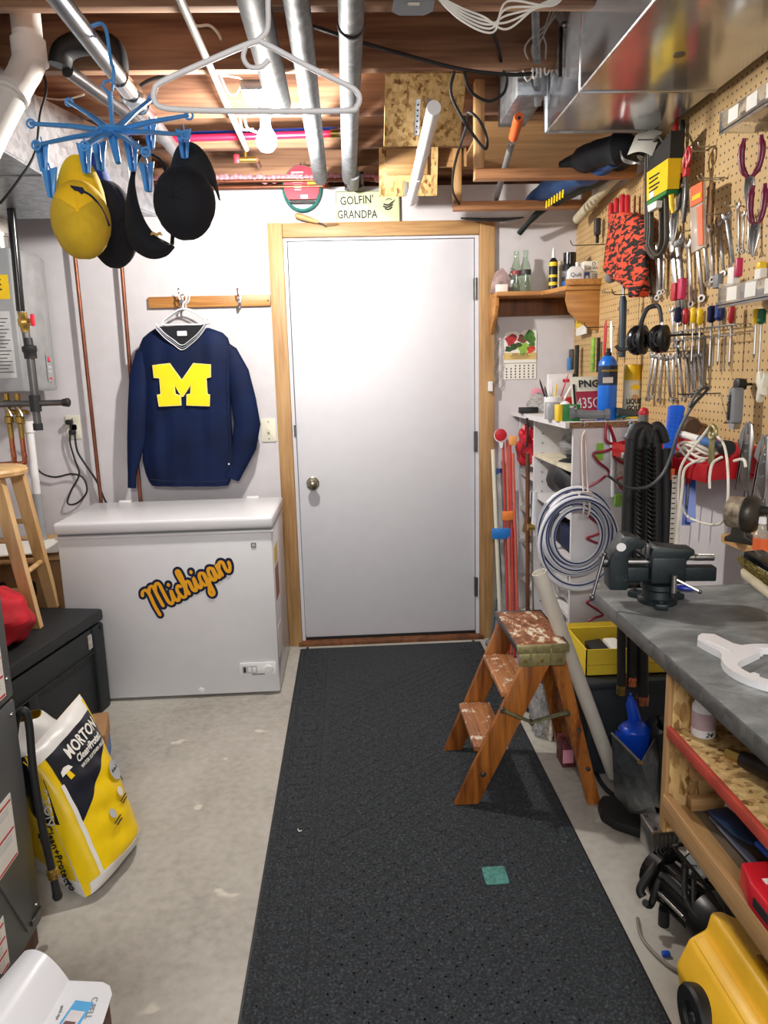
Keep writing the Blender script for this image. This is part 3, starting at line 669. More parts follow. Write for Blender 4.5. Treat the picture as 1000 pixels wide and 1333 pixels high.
ypipe(460, 225, 2.262, 3.40, 3.60, .028, plain('6F7173', .6), 'short dark elbowed end piece of the right grey pipe')
ypipe(350, 80, 2.285, 1.2, 2.62, .040, galv('5E6266', .6, metal=.2), 'thick dull grey conduit ending at the ceiling bulb')
ypipe(266, 70, 2.315, 1.2, 3.22, .011, plain('9A948C', .5), 'thin off-white pipe running back beside the hanger')
# chrome gas pipe
t, p = ypipe(125, 62, 2.25, 1.2, 3.30, .024, plain('7E8084', .3, .9, var=.1), 'shiny steel pipe crossing the ceiling above the blue clip hanger', collars=((2.30, .028, .10), (2.43, .036, .05), (2.52, .030, .08), (2.62, .027, .04)), cm=M['chrome'])
u = thing('elbow_fitting', 'large black rubber elbow duct behind the shiny steel pipe', 'pipe', (-.52, 2.42, 2.3))
part(MB().tube([P(78, 86, Y=2.49), P(82, 68, Y=2.49), P(98, 58, Y=2.49), P(122, 56, Y=2.49), P(142, 60, Y=2.49), P(151, 74, Y=2.49), P(153, 96, Y=2.49)], .034, 16, sm=5), 'elbow', M['rubber'], u)
pipe([P(88, 92, Y=2.50), (-.60, 3.40, 2.30)], .020, M['dsteel'], 'slim grey pipe slanting back from the black elbow', name='slanted_pipe')
# big cream vent pipe at left
vp = thing('vent_pipe', 'thick cream plastic vent pipe bending down at the upper left', 'pipe', (-.95, 2.2, 2.0))
a = P(35, 40, Y=2.30)
part(MB().cyl((a.x, 2.30, 2.60), (a.x, 2.30, 2.33), .040, n=24), 'upper_pipe', M['pvc'], vp)
part(MB().rev([(0, .046), (.05, .046), (.055, .049), (.062, .049)], (a.x, 2.30, 2.345), (0, 0, -1), 24), 'collar', M['pvc'], vp)
p1 = P(33, 92, Y=2.28); p2 = P(-6, 165, Y=2.18); p3 = P(-60, 280, Y=2.05)
part(MB().tube([(a.x, 2.30, 2.30), p1, p2, p3], [.043, .043, .041, .041, .041], 24, sm=6), 'lower_bend', M['pvc'], vp)
part(MB().rev([(0, .0435), (.003, .048), (.02, .048), (.024, .0435)], (p1+p2)/2+V((.008, 0, .02)), (p2-p1), 24), 'joint_ring', M['pvc'], vp)
# galvanised trunk at left
gm = galv('AEB4BA', .32, bumpst=.25, metal=.75)
poly = [(-1.80, 1.75), (-1.06, 1.75), (-1.02, 2.73), (-.805, 3.41), (-1.80, 3.41)]
lt_ = thing('sheet_metal_duct', 'galvanised sheet metal duct filling the upper left corner', 'duct', (-1.3, 2.8, 2.10))
part(MB().prism(poly, 2.10, 2.357), 'duct_body', gm, lt_, flat=True)
for a_, b_ in (((-1.02, 2.73), (-.805, 3.41)), ((-1.06, 1.75), (-1.02, 2.73)), ((-1.80, 3.41), (-.805, 3.41))):
    part(MB().tube([(a_[0]+.001, a_[1], 2.104), (b_[0]+.001, b_[1], 2.104)], .005, 6), 'folded_seam', gm, lt_)
part(MB().tube([(-1.8, 2.73, 2.099), (-1.02, 2.73, 2.099)], .004, 6), 'folded_seam', gm, lt_)
part(MB().tube([(-.86, 3.235, 2.105), (-.86, 3.235, 2.355)], .004, 6), 'folded_seam', gm, lt_)
# big bright duct at right
du = thing('supply_duct', 'large shiny galvanised duct along the right side of the ceiling', 'duct', (.9, 1.9, 2.18))
D0, D1, DZ, DE, DS = .705, 1.10, 2.19, 2.64, 2.27
part(MB().bb((D0, DS, DZ), (D1, DE, 2.54)), 'duct_section', M['duct'], du, flat=True)
part(MB().bb((D0-.004, .25, DZ-.003), (D1+.003, DS-.004, 2.545)), 'duct_section', M['duct'], du, flat=True)
part(MB().bb((D0-.008, DS-.006, DZ-.007), (D1+.006, DS+.004, 2.55), .001), 'slip_joint', M['duct'], du)
part(MB().bb((D0-.010, DE-.012, DZ-.004), (D1+.004, DE+.002, 2.55), .002), 'end_flange', galv('AEB4BA'), du)
part(MB().tube([(D0-.001, DS, DZ), (D0-.001, DE, DZ)], .004, 6), 'folded_seam', galv('C8CCD0', .3), du)
part(MB().tube([(D0-.005, .25, DZ-.003), (D0-.005, DS, DZ-.003)], .004, 6), 'folded_seam', galv('C8CCD0', .3), du)
for y in (2.02, 1.0): part(MB().rev([(0, .016), (.002, .015), (.003, .001)], ((D0+D1)/2-.02, y, DZ-.003), (0, 0, -1), 16), 'hole_plug', M['dsteel'], du)
part(MB().cyl((D0-.012, 2.44, 2.29), (D0-.012, 2.44, 2.43), .006, n=8), 'damper_rod', M['blackgl'], du)
part(MB().rev([(0, .012), (.008, .010), (.012, .003)], (D0-.002, 2.44, 2.435), (-1, 0, 0), 12), 'damper_nut', M['steel'], du)
br = thing('duct_branch', 'flat grey sheet metal offset duct rising beside the big shiny duct', 'duct', (.62, 2.75, 2.3))
part(MB().bb((.60, 2.62, 2.30), (.70, 2.94, 2.52), .003), 'branch_box', galv('9AA0A6', .45), br)
part(MB().tube([(.68, 2.66, 2.28), (.60, 2.40, 2.50)], .012, 6, flat=.2), 'brace_strip', galv('AEB4BA', .45), br)

# junction box & cables
jb = thing('junction_box', 'grey octagonal electrical junction box on the front joist', 'junction box', (P(537, 12, Z=2.3).x, 1.98, 2.28))
q = P(537, 12, Z=2.31); f = fr_top((q.x, 2.03, 2.31))
oc = [(-.05, -.03), (-.03, -.05), (.03, -.05), (.05, -.03), (.05, .03), (.03, .05), (-.03, .05), (-.05, .03)]
part(MB(f).prism(oc, 0, .05, .002), 'box', plain('5C6268', .45, .5), jb)
part(MB(f).prism([(x*1.04, y*1.04) for x, y in oc], -.003, 0), 'cover', plain('666C72', .45, .5), jb)
part(MB(f).prism(rrect(.03, .012, .003, cy=-.01), -.005, -.003), 'sticker', M['paper'], jb)
for k in range(5):
    x0 = q.x+.05; zz = 2.335-.004*k
    cord([(x0, 2.03, 2.335), P(600, 10+4*k, Y=2.02), P(630+3*k, 22+5*k, Y=2.0), P(660, 38-9*k, Y=2.02), P(700+4*k, 8, Y=2.05), P(735, -6, Y=2.08)], .0026, M['paper'],
         ['uppermost white cable in the bundle right of the junction box', 'second white cable from the top right of the junction box', 'middle white cable of the five from the junction box', 'fourth white cable down from the junction box', 'lowest sagging white cable right of the junction box'][k], name='white_cable', group='white cables by the junction box')
for k in range(4):
    x_ = 690+9*k
    cord([P(735-5*k, 5, Y=2.55), P(720-4*k, 25+6*k, Y=2.55), P(x_-6, 60, Y=2.55), P(x_+4-4*k, 92, Y=2.56), P(x_-4, 105-3*k, Y=2.57), P(x_-8+3*k, 80, Y=2.58), P(x_+12, 30, Y=2.6), P(728, 6, Y=2.62)], .003, M['paper'],
         ['leftmost hanging loop of white cable left of the big duct', 'second hanging white cable loop left of the big duct', 'third hanging white cable loop left of the big duct', 'hanging white cable loop closest to the big duct'][k], name='cable_loop', cat='cord', group='white cable loops by the duct')
cord([P(395, 30, Y=2.4), P(470, 55, Y=2.45), P(540, 75, Y=2.5), P(600, 90, Y=2.53), P(660, 97, Y=2.56), P(700, 96, Y=2.58)], .006, M['rubber'], 'long black cable crossing the joists behind the junction box', name='black_cable')
cord([P(592, 92, Y=2.54), P(587, 120, Y=2.56), P(600, 150, Y=2.58), P(618, 178, Y=2.58), P(632, 194, Y=2.58), P(634, 180, Y=2.58), P(625, 158, Y=2.58), P(610, 146, Y=2.6), P(607, 165, Y=2.7), P(592, 215, Y=2.95), P(590, 250, Y=3.3), P(603, 272, Y=3.45)], .005, M['rubber'], 'black cable hanging in a loop beside the strand board', name='black_cable')
cord([P(605, 94, Y=2.55), P(612, 118, Y=2.57), P(636, 132, Y=2.58), P(655, 122, Y=2.58), P(660, 105, Y=2.58), P(655, 92, Y=2.58), P(648, 60, Y=2.5), P(636, 30, Y=2.4)], .005, M['rubber'], 'black cable curled in a round loop under the joist', name='black_cable')
cord([P(0, 265, Y=2.4), P(20, 240, Y=2.4), P(45, 200, Y=2.42), P(52, 150, Y=2.45), P(60, 110, Y=2.5), P(40, 60, Y=2.5)], .004, M['rubber'], 'thin black wire drooping across the left duct', name='black_wire')
cord([P(150, 146, Y=2.9), P(185, 110, Y=2.7), P(215, 98, Y=2.6)], .006, M['rubber'], 'short black cable arching behind the blue clip hanger', name='black_cable')
cord([P(40, 125, Y=2.9), P(80, 130, Y=2.9), P(110, 123, Y=2.9)], .0035, M['paper'], 'grey cable strung across the joists above the left duct', name='grey_cable')
for k, pts in enumerate(([(245, 18), (255, 33), (272, 33), (283, 42), (288, 52)], [(270, 18), (281, 30), (291, 50)], [(296, 16), (314, 30), (322, 46)], [(286, 97), (297, 120), (307, 122), (315, 104), (300, 99), (289, 98)], [(318, 150), (322, 166), (334, 172)], [(312, 150), (316, 168), (330, 168)])):
    cord([P(x, y, Y=2.52+.12*k) for x, y in pts], .0045, M['paper'], ['white cable dipping through the joist above the hanger left arm', 'short white cable second from left over the hanger', 'short white cable just left of the thick grey conduit', 'white cable bent in a triangle inside the hanger', 'right one of two white cables bent behind the hanger bar', 'left one of two white cables bent behind the hanger bar'][k], name='ceiling_cable')

# PEX lines and valves
for k, (mt_, py, lab, y_) in enumerate(((plain('C4183C', .4), 179, 'red plastic water tube running level behind the bulb', 3.20), (plain('1B3FA8', .35), 173, 'blue plastic water tube above the red one', 3.24))):
    a = P(215, py+2, Y=y_); b_ = P(440, py-5, Y=y_)
    t = thing('water_tube', lab, 'pipe', ((a.x+b_.x)/2, y_, a.z-.015))
    part(MB().cyl(a, b_, .0135 if k == 0 else .008, n=12), 'tube', mt_, t)
    if k == 0: part(MB().cyl(b_+V((-.03, 0, 0)), b_+V((.04, 0, 0)), .017), 'crimp_fitting', M['brass'], t); part(MB().cyl(b_+V((.005, 0, 0)), b_+V((.02, 0, 0)), .02), 'crimp_ring', M['steel'], t)
q = P(320, 208, Y=3.30); vv = thing('shutoff_valve', 'small brass shutoff valve with red handle left of the bulb', 'valve', q)
part(MB().cyl(q+V((-.03, 0, .0)), q+V((.045, 0, .0)), .012), 'valve_body', M['brass'], vv)
part(MB().cyl(q+V((.0, 0, .0)), (q.x, q.y, 2.34), .008), 'stem', M['brass'], vv); part(MB().cyl(q+V((.045, 0, 0)), (q.x+.045, 3.40, q.z), .009), 'feed_pipe', M['copper'], vv)
part(MB(fr_back(q+V((-.035, -.012, .0)))).prism(rrect(.022, .034, .006), 0, .008, .002), 'handle', M['red'], vv)
# bulb, keyless lampholder
lb = thing('ceiling_bulb', 'bare glowing light bulb in a white ceiling lampholder', 'light bulb', (BULB.x, BULB.y, BULB.z-.06))
part(MB().rev([(0, .055), (.012, .055), (.022, .048), (.030, .026), (.06, .022), (.062, .018)], (BULB.x, BULB.y, CZ), (0, 0, -1), 28), 'lampholder', M['white'], lb)
bm_ = bpy.data.materials.new('glowing_bulb'); bm_.use_nodes = True
b0 = bm_.node_tree.nodes['Principled BSDF']; b0.inputs['Emission Color'].default_value = (1, .95, .88, 1); b0.inputs['Emission Strength'].default_value = 60; b0.inputs['Base Color'].default_value = (.9, .9, .9, 1)
part(MB().rev([(-.015, .016), (.02, .018), (.04, .031), (.062, .037), (.08, .034), (.096, .021), (.102, .002)], (BULB.x, BULB.y, CZ-.075), (0, 0, -1), 24), 'bulb_glass', bm_, lb)
blo.location = (BULB.x, BULB.y, CZ-.215)
jb2 = thing('fixture_bracket', 'grey metal bracket plate around the conduit end above the bulb', 'bracket', (BULB.x, 2.72, 2.30))
part(MB().bb((BULB.x-.06, 2.62, 2.325), (BULB.x+.075, 2.76, 2.357), .003), 'bracket_plate', galv('9AA0A6', .5, metal=.4), jb2)

# strand boards with straps, tubes
o1 = thing('strand_board', 'square strand board screwed under the joists above the white tube', 'board', (.27, 2.50, 2.10))
a = P(500, 95, Y=2.50); b_ = P(600, 190, Y=2.72)
f = frame(P(500, 191, Y=2.72), (1, 0, 0), P(500, 96, Y=2.55)-P(500, 191, Y=2.72))
hgt = (P(500, 96, Y=2.55)-P(500, 191, Y=2.72)).length; wid = P(598, 191, Y=2.72).x-P(500, 191, Y=2.72).x
part(MB(f).box((wid/2, hgt/2, -.006), (wid, hgt, .012)), 'panel', M['osb'], o1)
strap = galv('AEB4BA', .4)
for x in (.42, .56):
    mb = MB(f)
    mb.box((wid*x, hgt*.42, .002), (.016, hgt*.5, .0015)); part(mb, 'metal_strap', strap, o1)
    for j in range(6): part(MB(f).cyl((wid*x, hgt*(.22+.075*j), .0025), (wid*x, hgt*(.22+.075*j), .0035), .0035, n=6), 'strap_hole', M['ink'], o1)
o2 = thing('strand_board', 'smaller strand board with pine patch behind the white tube end', 'board', (.27, 3.3, 2.12))
a = P(494, 256, Y=3.42); b_ = P(569, 256, Y=3.42); c = P(494, 192, Y=3.36)
f2 = frame(a, (1, 0, 0), c-a); h2 = (c-a).length; w2 = b_.x-a.x
part(MB(f2).box((w2/2, h2/2, -.006), (w2, h2, .012)), 'panel', M['osb'], o2)
part(MB(f2).box((w2*.47, h2*.72, .008), (w2*.70, h2*.55, .016), .001), 'pine_patch', M['pinex'], o2)
part(MB(f2).box((w2*.46, h2*.15, .004), (.014, h2*.30, .0015)), 'metal_strap', strap, o2)
wt = thing('white_tube', 'white plastic tube hanging aimed down at the door top', 'pipe', (P(535, 262, Y=3.3).x, 2.9, 2.0))
ta, tb = P(565, 140, Y=2.38), P(535, 262, Y=3.38)
part(MB().tube([ta, ta*.63+tb*.37], .0215, 20), 'tube', M['white'], wt)
part(MB().tube([ta*.62+tb*.38, ta*.36+tb*.64], .0215, 20), 'tube', M['white'], wt)
part(MB().tube([ta*.35+tb*.65, tb], .0215, 20), 'tube', M['white'], wt)
for k in (.37, .645): part(MB().rev([(0, .0235), (.016, .0235)], ta*(1-k)+tb*k, tb-ta, 20), 'joint_ring', M['white'], wt)

# overhead racks
def rack(y, z, px0, x1, label):
    x0 = px0; r = thing('overhead_rack', label, 'rack', ((x0+x1)/2, y, z))
    part(MB().bb((x0, y-.035, z), (x1, y+.010, z+.036), .002), 'crossbar', wood('B9855A', '8A5B36', 0, 1, .6), r)
    part(MB().bb((x0, y-.035, z+.037), (x0+.036, y+.010, 2.45), .002), 'post', M['pine'], r)
    part(MB().bb((x1-.036, y-.035, z+.037), (x1, y+.010, 2.45), .002), 'post', M['pine'], r)
    return r
rack(2.925, 2.108, .505, 1.12, 'nearer wooden overhead rack frame with open front')
rack(3.445, 2.108, .50, 1.12, 'farther wooden overhead rack frame by the back wall')
single(MB().bb((.56, 3.02, 2.335), (1.13, 3.65, 2.347)), 'plywood_panel', wood('B98F60', '96703F', 0, .8, .7), 'plywood sheet laid under the joists above the racks', 'board')
single(MB().bb((.44, 3.42, 2.29), (.56, 3.44, 2.42)), 'wood_block', M['pinex'], 'short pine block beside the smaller strand board', 'board')
# things on the racks
pt = P(676, 152, Y=2.72); pe = P(646, 268, Y=3.44)
pe.z = 2.158; pt.z = max(pt.z, 2.17)
po = thing('light_pole', 'grey aluminium pole with orange tip lying on the overhead racks', 'pole', (pe.x, 3.2, 2.145))
d_ = (pe-pt)
part(MB().tube([pt+d_*.25, pe], .0125, 14), 'tube', M['grey'], po)
part(MB().rev([(0, .016), (.01, .0185), (.15, .0175), (.16, .014)], pt, d_, 18), 'orange_grip', M['orange'], po)
part(MB().rev([(0, .006), (.001, .006)], pt+V((0, -.001, -.004)), d_*-1, 12), 'hang_hole', M['ink'], po)
def bag(pts, r, mt, label, name='folded_bag', cat='bag', flat=.6, seed=0, parent=None):
    pp = crom(pts, 5); rr = crom([(q_, 0, 0) for q_ in r], 5); random.seed(seed)
    mb = MB(); mb.tube(pp, [max(.003, q_.x)*(1+random.uniform(-.12, .12)) for q_ in rr][:len(pp)], 14, flat=flat); return mb
def zc(p, z): p = V(p); p.z = max(p.z, z); return p
s = thing('folding_chair_bag', 'long blue carry bag with yellow lettering lying across the overhead racks', 'bag', (.9, 3.2, 2.145))
mb = bag([P(690, 262, Y=3.52), P(720, 243, Y=3.3), P(765, 225, Y=3.0), P(800, 205, Y=2.8)], [.026, .052, .055, .04], 0, '', flat=.8, seed=1)
part(mb, 'bag_body', plain('2A5590', .7, var=.12, bump=.4, bsc=30), s)
f = frame(P(716, 247, Y=3.20)+V((.01, -.035, -.045)), P(735, 238, Y=3.05)-P(700, 262, Y=3.35), (0, -.5, 1))
lt2 = MB(f)
for k in range(7): lt2.box((-.09+k*.03, 0, 0), (.014, .030, .002), rot=(0, 0, -.3))
part(lt2, 'worn_lettering', M['dyellow'], s)
s = thing('umbrella_bag', 'dark green furled umbrella bag draped over the overhead racks', 'umbrella', (.9, 3.2, 2.145))
part(bag([P(676, 304, Y=3.60), P(700, 278, Y=3.52), P(722, 262, Y=3.42), P(770, 232, Y=3.1), P(815, 206, Y=2.85), P(850, 190, Y=2.75)], [.014, .018, .032, .05, .045, .035], 0, '', flat=.75, seed=2), 'cloth', plain('14211F', .75, var=.2, bump=.5, bsc=25), s)
s = single(bag([P(730, 216, Y=2.95), P(755, 210, Y=2.9), P(780, 200, Y=2.82), P(805, 194, Y=2.76), P(830, 190, Y=2.72)], [.022, .05, .06, .065, .04], 0, '', flat=.8, seed=4), 'rolled_jacket', plain('10161F', .8, var=.3, bump=.6, bsc=30), 'dark navy rolled jacket on the nearer overhead rack', 'jacket')
s = single(MB().tube([P(752, 285, Y=3.48), P(795, 236, Y=3.08), P(812, 222, Y=2.98)], .022, 16), 'paper_roll', plain('C8BDA0', .8, var=.12), 'beige paper roll lying under the dark umbrella bag', 'roll')
s = single(bag([P(600, 284, Y=3.60), P(622, 286, Y=3.58), P(655, 286, Y=3.56), P(682, 283, Y=3.54)], [.006, .016, .016, .006], 0, '', flat=.5, seed=5), 'flat_black_case', M['black'], 'flat black case lying under the farther rack on the casing', 'case')

# white hanger in the foreground
hg = P(335, 40, Y=1.62)
y = 1.62
def H(px, py): return P(px, py, Y=y)
h = thing('clothes_hanger', 'large white plastic hanger hanging empty in the foreground', 'hanger', (hg.x, y, 1.98))
part(MB().tube([H(322, -22), H(335, -28), H(347, -16), H(349, 10), H(348, 38), H(338, 51), H(332, 55)], .0055, 12, sm=6), 'hook', M['white'], h)
part(MB().tube([H(330, 55), H(265, 82), H(210, 107), H(201, 118), H(201, 130), H(209, 139), H(240, 143), H(340, 145), H(450, 144), H(464, 139), H(468, 128), H(464, 119), H(452, 111), H(400, 86), H(345, 57)], .0058, 12, closed=True, sm=5), 'frame', M['white'], h)
part(MB().tube([H(320, 60), H(317, 75), H(325, 87), H(340, 87), H(350, 78)], .005, 12, sm=6), 'inner_hook', M['white'], h)
single(MB().tube([(H(335, -22).x-.25, y, H(335, -26).z-.004), (H(335, -22).x+.25, y, H(335, -26).z-.004)], .0035, 8), 'hanging_wire', M['dsteel'], 'thin wire strung above the frame holding the white hanger', 'wire')

# blue clip hanger (octopus)
OY = 2.05
C0 = P(147, 172, Y=OY)
oc_ = thing('clip_hanger', 'blue plastic octopus clip hanger hung from the steel pipe', 'hanger', C0)
part(MB().rev([(-.006, .035), (0, .042), (.006, .040), (.010, .022), (.012, .010)], C0, (0, 0, 1), 24), 'hub', M['hblue'], oc_)
part(MB().tube([C0+V((0, 0, .005)), P(143, 120, Y=OY)], .010, 10, flat=.6), 'stem', M['hblue'], oc_)
part(MB().tube([P(143, 124, Y=OY), P(133, 112, Y=OY), P(136, 106, Y=OY), P(148, 104, Y=OY), P(146, 118, Y=OY)], .004, 8, sm=0), 'hook_base', M['hblue'], oc_)
part(MB().tube([P(147, 110, Y=OY), P(148, 90, Y=OY), P(144, 78, Y=OY+.02), (C0.x-.006, OY+.03, 2.285), (C0.x-.04, OY+.03, 2.285), (C0.x-.07, OY+.03, 2.262)], .0045, 8, sm=5), 'hook', M['hblue'], oc_)
part(MB().tube([C0+V((0, -.02, -.003)), P(154, 212, Y=OY-.05)], [.014, .007], 10), 'centre_spike', M['hblue'], oc_)
tips = [(40, 161, .02), (47, 189, -.12), (90, 133, .17), (197, 129, .17), (246, 150, .02), (242, 176, -.12), (110, 190, -.2), (190, 198, -.2)]
ends = []
for px, py, dy in tips:
    e = P(px, py, Y=OY+dy); e.z = C0.z+(e.z-C0.z)*1; ends.append(e)
    a_ = part(MB().tube([C0+V((0, 0, 0)), C0*.5+e*.5+V((0, 0, .004)), e], [.015, .012, .009], 8, flat=.5), 'arm', M['hblue'], oc_)
    part(MB(frame(e, (1, 0, 0), (0, 0, 1))).tube([(p[0], p[1], 0) for p in circ(.010, 12)], .0028, 6, closed=True), 'arm_ring', M['hblue'], a_)
def clip(top, lab):
    # two-jaw peg hanging from 'top'
    t = thing('clothes_clip', lab, 'clip', top)
    part(MB().tube([top+V((0, 0, .0)), top+V((.003, 0, -.02))], .0018, 6), 'link', M['hblue'], t)
    for s_ in (-1, 1):
        part(MB(frame(top+V((0, 0, -.045)), (s_, .3, 0), (0, 0, 1))).prism([(.002, .03), (.019, .036), (.013, .005), (.008, -.034), (.001, -.036), (.002, -.01)], -.007, .007, .001), 'jaw', M['hblue'], t)
    return t
for k, (px, py, dy, lab) in enumerate(((53, 178, -.1, 'blue clip hanging loose at the far left arm end'), (63, 212, -.1, 'lowest loose blue clip at the left'), (109, 180, -.1, 'blue clip gripping the yellow cap brim'), (128, 178, -.03, 'blue clip gripping the navy cap behind the yellow one'), (170, 178, -.05, 'blue clip holding the black visor strap'), (194, 152, .1, 'blue clip above the gap between visor and black cap'), (190, 205, -.08, 'blue clip hanging below the right arms by the visor'), (238, 162, -.05, 'blue clip gripping the black cap brim'))):
    clip(P(px, py, Y=OY+dy), lab)

# caps. local frame: u right, v up, w towards viewer; dome bulges along w, brim leaves the rim at +v
def cap(o, u, v, mt, bm, label, hw, hh, dome, brimL, name='baseball_cap', mesh=None):
    f = frame(o, u, v); t = thing(name, label, 'cap', o+V((0, 0, -hh)))
    # six panels
    for s_ in range(6):
        mb = MB(f); nu, nv = 6, 10
        def fn(a, b, s_=s_):
            th = 2*math.pi*(s_+a)/6+math.pi/2; ph = b*math.pi/2
            r = math.cos(ph)**.85; k_ = 1-.02*(abs(2*a-1)**6)
            return (hw*r*k_*math.cos(th), hh*r*k_*math.sin(th), dome*k_*math.sin(ph)**.9)
        mb.sheet(fn, nu, nv, .0015); part(mb, 'crown_panel', mesh if mesh and s_ in (1, 2, 3, 4) else mt, t)
    part(MB(f).rev([(0, .006), (.003, .005), (.005, .001)], (0, 0, dome-.001), (0, 0, 1), 10), 'top_button', mt, t)
    mb = MB(f)
    def br_(a, b):
        x = (a*2-1); wx = hw*.97*x; y0 = hh*math.sqrt(max(0, 1-(x*.97)**2))*.92
        L = brimL*(max(0, 1-abs(x)**3))**.5; return (wx*(1-.06*b), y0+L*b, -.004-.030*(x*x)*1-.02*b*b+dome*.10*(1-abs(x)))
    mb.sheet(br_, 18, 8, .003); part(mb, 'brim', bm, t)
    return t, f
ym = plain('F2C213', .8, var=.05, bump=.15, bsc=200)
mesh_y = plain('E5BE2A', .85, var=.10, bump=1.0, bsc=700)
c = P(106, 288, Y=OY-.10)
t, f = cap(c, (1, .25, 0), (-.03, .10, 1), ym, ym, 'bright yellow cap with mesh back clipped by its brim', .070, .094, .085, .080, mesh=mesh_y)
part(MB(f).tube([(.002, .050, .078), (.03, .040, .074), (.052, .015, .058), (.066, -.02, .036)], .003, 6, sm=4), 'cord_trim', M['navy'], t)
part(MB(f).prism([(-.012, .058), (.016, .054), (.02, .046), (.012, .038), (.004, .046), (-.004, .048)], .068, .0815), 'logo_patch', M['navy'], t)
c = P(141, 293, Y=OY+.06)
t, f = cap(c, (.7, .9, 0), (-.12, .0, 1), M['blackcl'], plain('2A3F8F', .8), 'navy cap with blue brim hidden behind the yellow cap', .075, .115, .075, .085)
part(MB(f).tube([(-.06, -.06, .01), (-.02, -.10, .0), (.03, -.10, .0), (.06, -.07, .01)], .004, 6, sm=4), 'size_strap', M['black'], t)
c = P(243, 266, Y=OY-.05)
t, f = cap(c, (1, -.2, 0), (.0, .06, 1), M['blackcl'], plain('15171C', .8), 'black cap hanging at the right end of the clip hanger', .078, .090, .085, .075)
# visor
q = P(192, 300, Y=OY-.02); f = frame(q, (1, 0, 0), (0, .1, 1)); vs_ = thing('sun_visor', 'black sun visor with small gold logo hanging between the caps', 'visor', q+V((0, 0, -.08)))
vo_ = crom([P(x, y, Y=OY-.02) for x, y in ((186, 197), (175, 210), (167, 240), (163, 275), (164, 305), (174, 325), (195, 337), (216, 334), (228, 322))], 4)
vi_ = crom([P(x, y, Y=OY-.02) for x, y in ((187, 199), (180, 212), (176, 235), (180, 262), (187, 283), (195, 297), (205, 308), (216, 314), (227, 320))], 4)
def vb(a, b):
    i = a*(len(vo_)-1); k = min(int(i), len(vo_)-2); t_ = i-k
    return (vo_[k]*(1-t_)+vo_[k+1]*t_)*(1-b)+(vi_[k]*(1-t_)+vi_[k+1]*t_)*b+V((0, -.03*math.sin(math.pi*b)*min(1, a*2), 0))
part(MB().sheet(vb, 32, 8, .003), 'brim', M['blackcl'], vs_)
part(MB().tube([P(186, 199, Y=OY), P(200, 202, Y=OY), P(213, 216, Y=OY+.02), P(226, 262, Y=OY+.03), P(224, 318, Y=OY+.0)], [.005, .006, .008, .010], 8, sm=5, flat=.5), 'band', M['blackcl'], vs_)
fm2 = fr_back(P(204, 304, Y=OY-.06)); part(MB(fm2).prism([(-.016, -.004), (-.010, .006), (0, 0), (.010, .004), (.016, -.006), (.006, -.004), (0, -.008), (-.006, -.003)], 0, .003), 'logo', plain('B98A3A', .5), vs_)
# ============================================================ RIGHT SIDE: shelf unit
UX, UY0, UY1, UZ = .862, 2.77, 3.66, 1.20
un = thing('shelf_unit', 'tall white shelf unit with open bays standing against the right wall', 'shelf', (1.0, 3.2, 0))
wp = plain('D8D6D8', .5, var=.02)
part(MB().bb((UX-.035, UY0-.012, UZ-.022), (WX, UY1+.03, UZ)), 'top_board', wp, un)
part(MB().bb((UX-.02, UY0-.0145, UZ-.0215), (WX, UY0-.0118, UZ-.0005)), 'raw_edge', plain('8E6E4E', .8, var=.3, scale=150), un, label='raw brown chipboard edge of the top')
part(MB().bb((UX, UY0, .02), (WX, UY0+.018, UZ-.022)), 'side_panel', wp, un)
part(MB().bb((UX, 3.36, .02), (WX, 3.378, UZ-.022)), 'divider', wp, un)
part(MB().bb((UX, UY1-.016, .02), (WX, UY1, UZ-.022)), 'side_panel', wp, un)
part(MB().bb((WX-.008, UY0, .02), (WX, UY1, UZ-.022)), 'back_panel', wp, un)
for z in (1.02, .83, .64, .42, .20): part(MB().bb((UX, UY0+.02, z-.016), (WX-.01, 3.358, z)), 'shelf_board', wp if z != 1.02 else plain('D9CFB8', .6), un)
for z in (.90, .72, .55, .36, .18): part(MB().bb((UX, 3.38, z-.016), (WX-.01, UY1-.018, z)), 'shelf_board', wp, un)
ph = MB()
for z in [.3+.045*i for i in range(19)]:
    for x in (.90, 1.10): ph.cyl((x, 3.3595, z), (x, 3.357, z), .003, n=6)
part(ph, 'peg_holes', M['ink'], un)['kind'] = 'stuff'
# contents of the shelves
def blob(c, r, mt, lab, name='plastic_bag', cat='bag', seed=1, amp=.25, nu=22, nv=14):
    random.seed(seed); c = V(c); mb = MB(); ph_ = [random.uniform(0, 6) for _ in range(8)]
    vs = []; fs = []
    for k in range(nv+1):
        la = -math.pi/2+math.pi*k/nv
        for i in range(nu):
            lo = 2*math.pi*i/nu
            f_ = 1+amp*(.4*math.sin(3*lo+ph_[0]+2*la)+.3*math.sin(5*lo+ph_[1]-3*la)+.3*math.sin(7*la+ph_[2]+2*lo))
            ca = abs(math.cos(la))**.7
            vs.append(c+V((r[0]*f_*ca*math.cos(lo), r[1]*f_*ca*math.sin(lo), r[2]*max(-1, f_*math.sin(la)))))
    for k in range(nv):
        for i in range(nu):
            j = (i+1) % nu; fs.append((k*nu+i, k*nu+j, (k+1)*nu+j, (k+1)*nu+i))
    mb.add(vs, fs); return single(mb, name, mt, lab, cat, ang=25)
film = plain('E8EAEC', .15, trans=.75, var=.03, bump=.8, bsc=25)
blob((1.0, 3.05, 1.075), (.09, .16, .055), film, 'clear plastic bag of parts on the top shelf of the white unit', seed=2)
blob((1.0, 3.02, 1.048), (.08, .12, .025), M['dgrey'], 'grey parts heap inside the clear bag on the top shelf', name='parts_heap', cat='parts', seed=5, amp=.5)
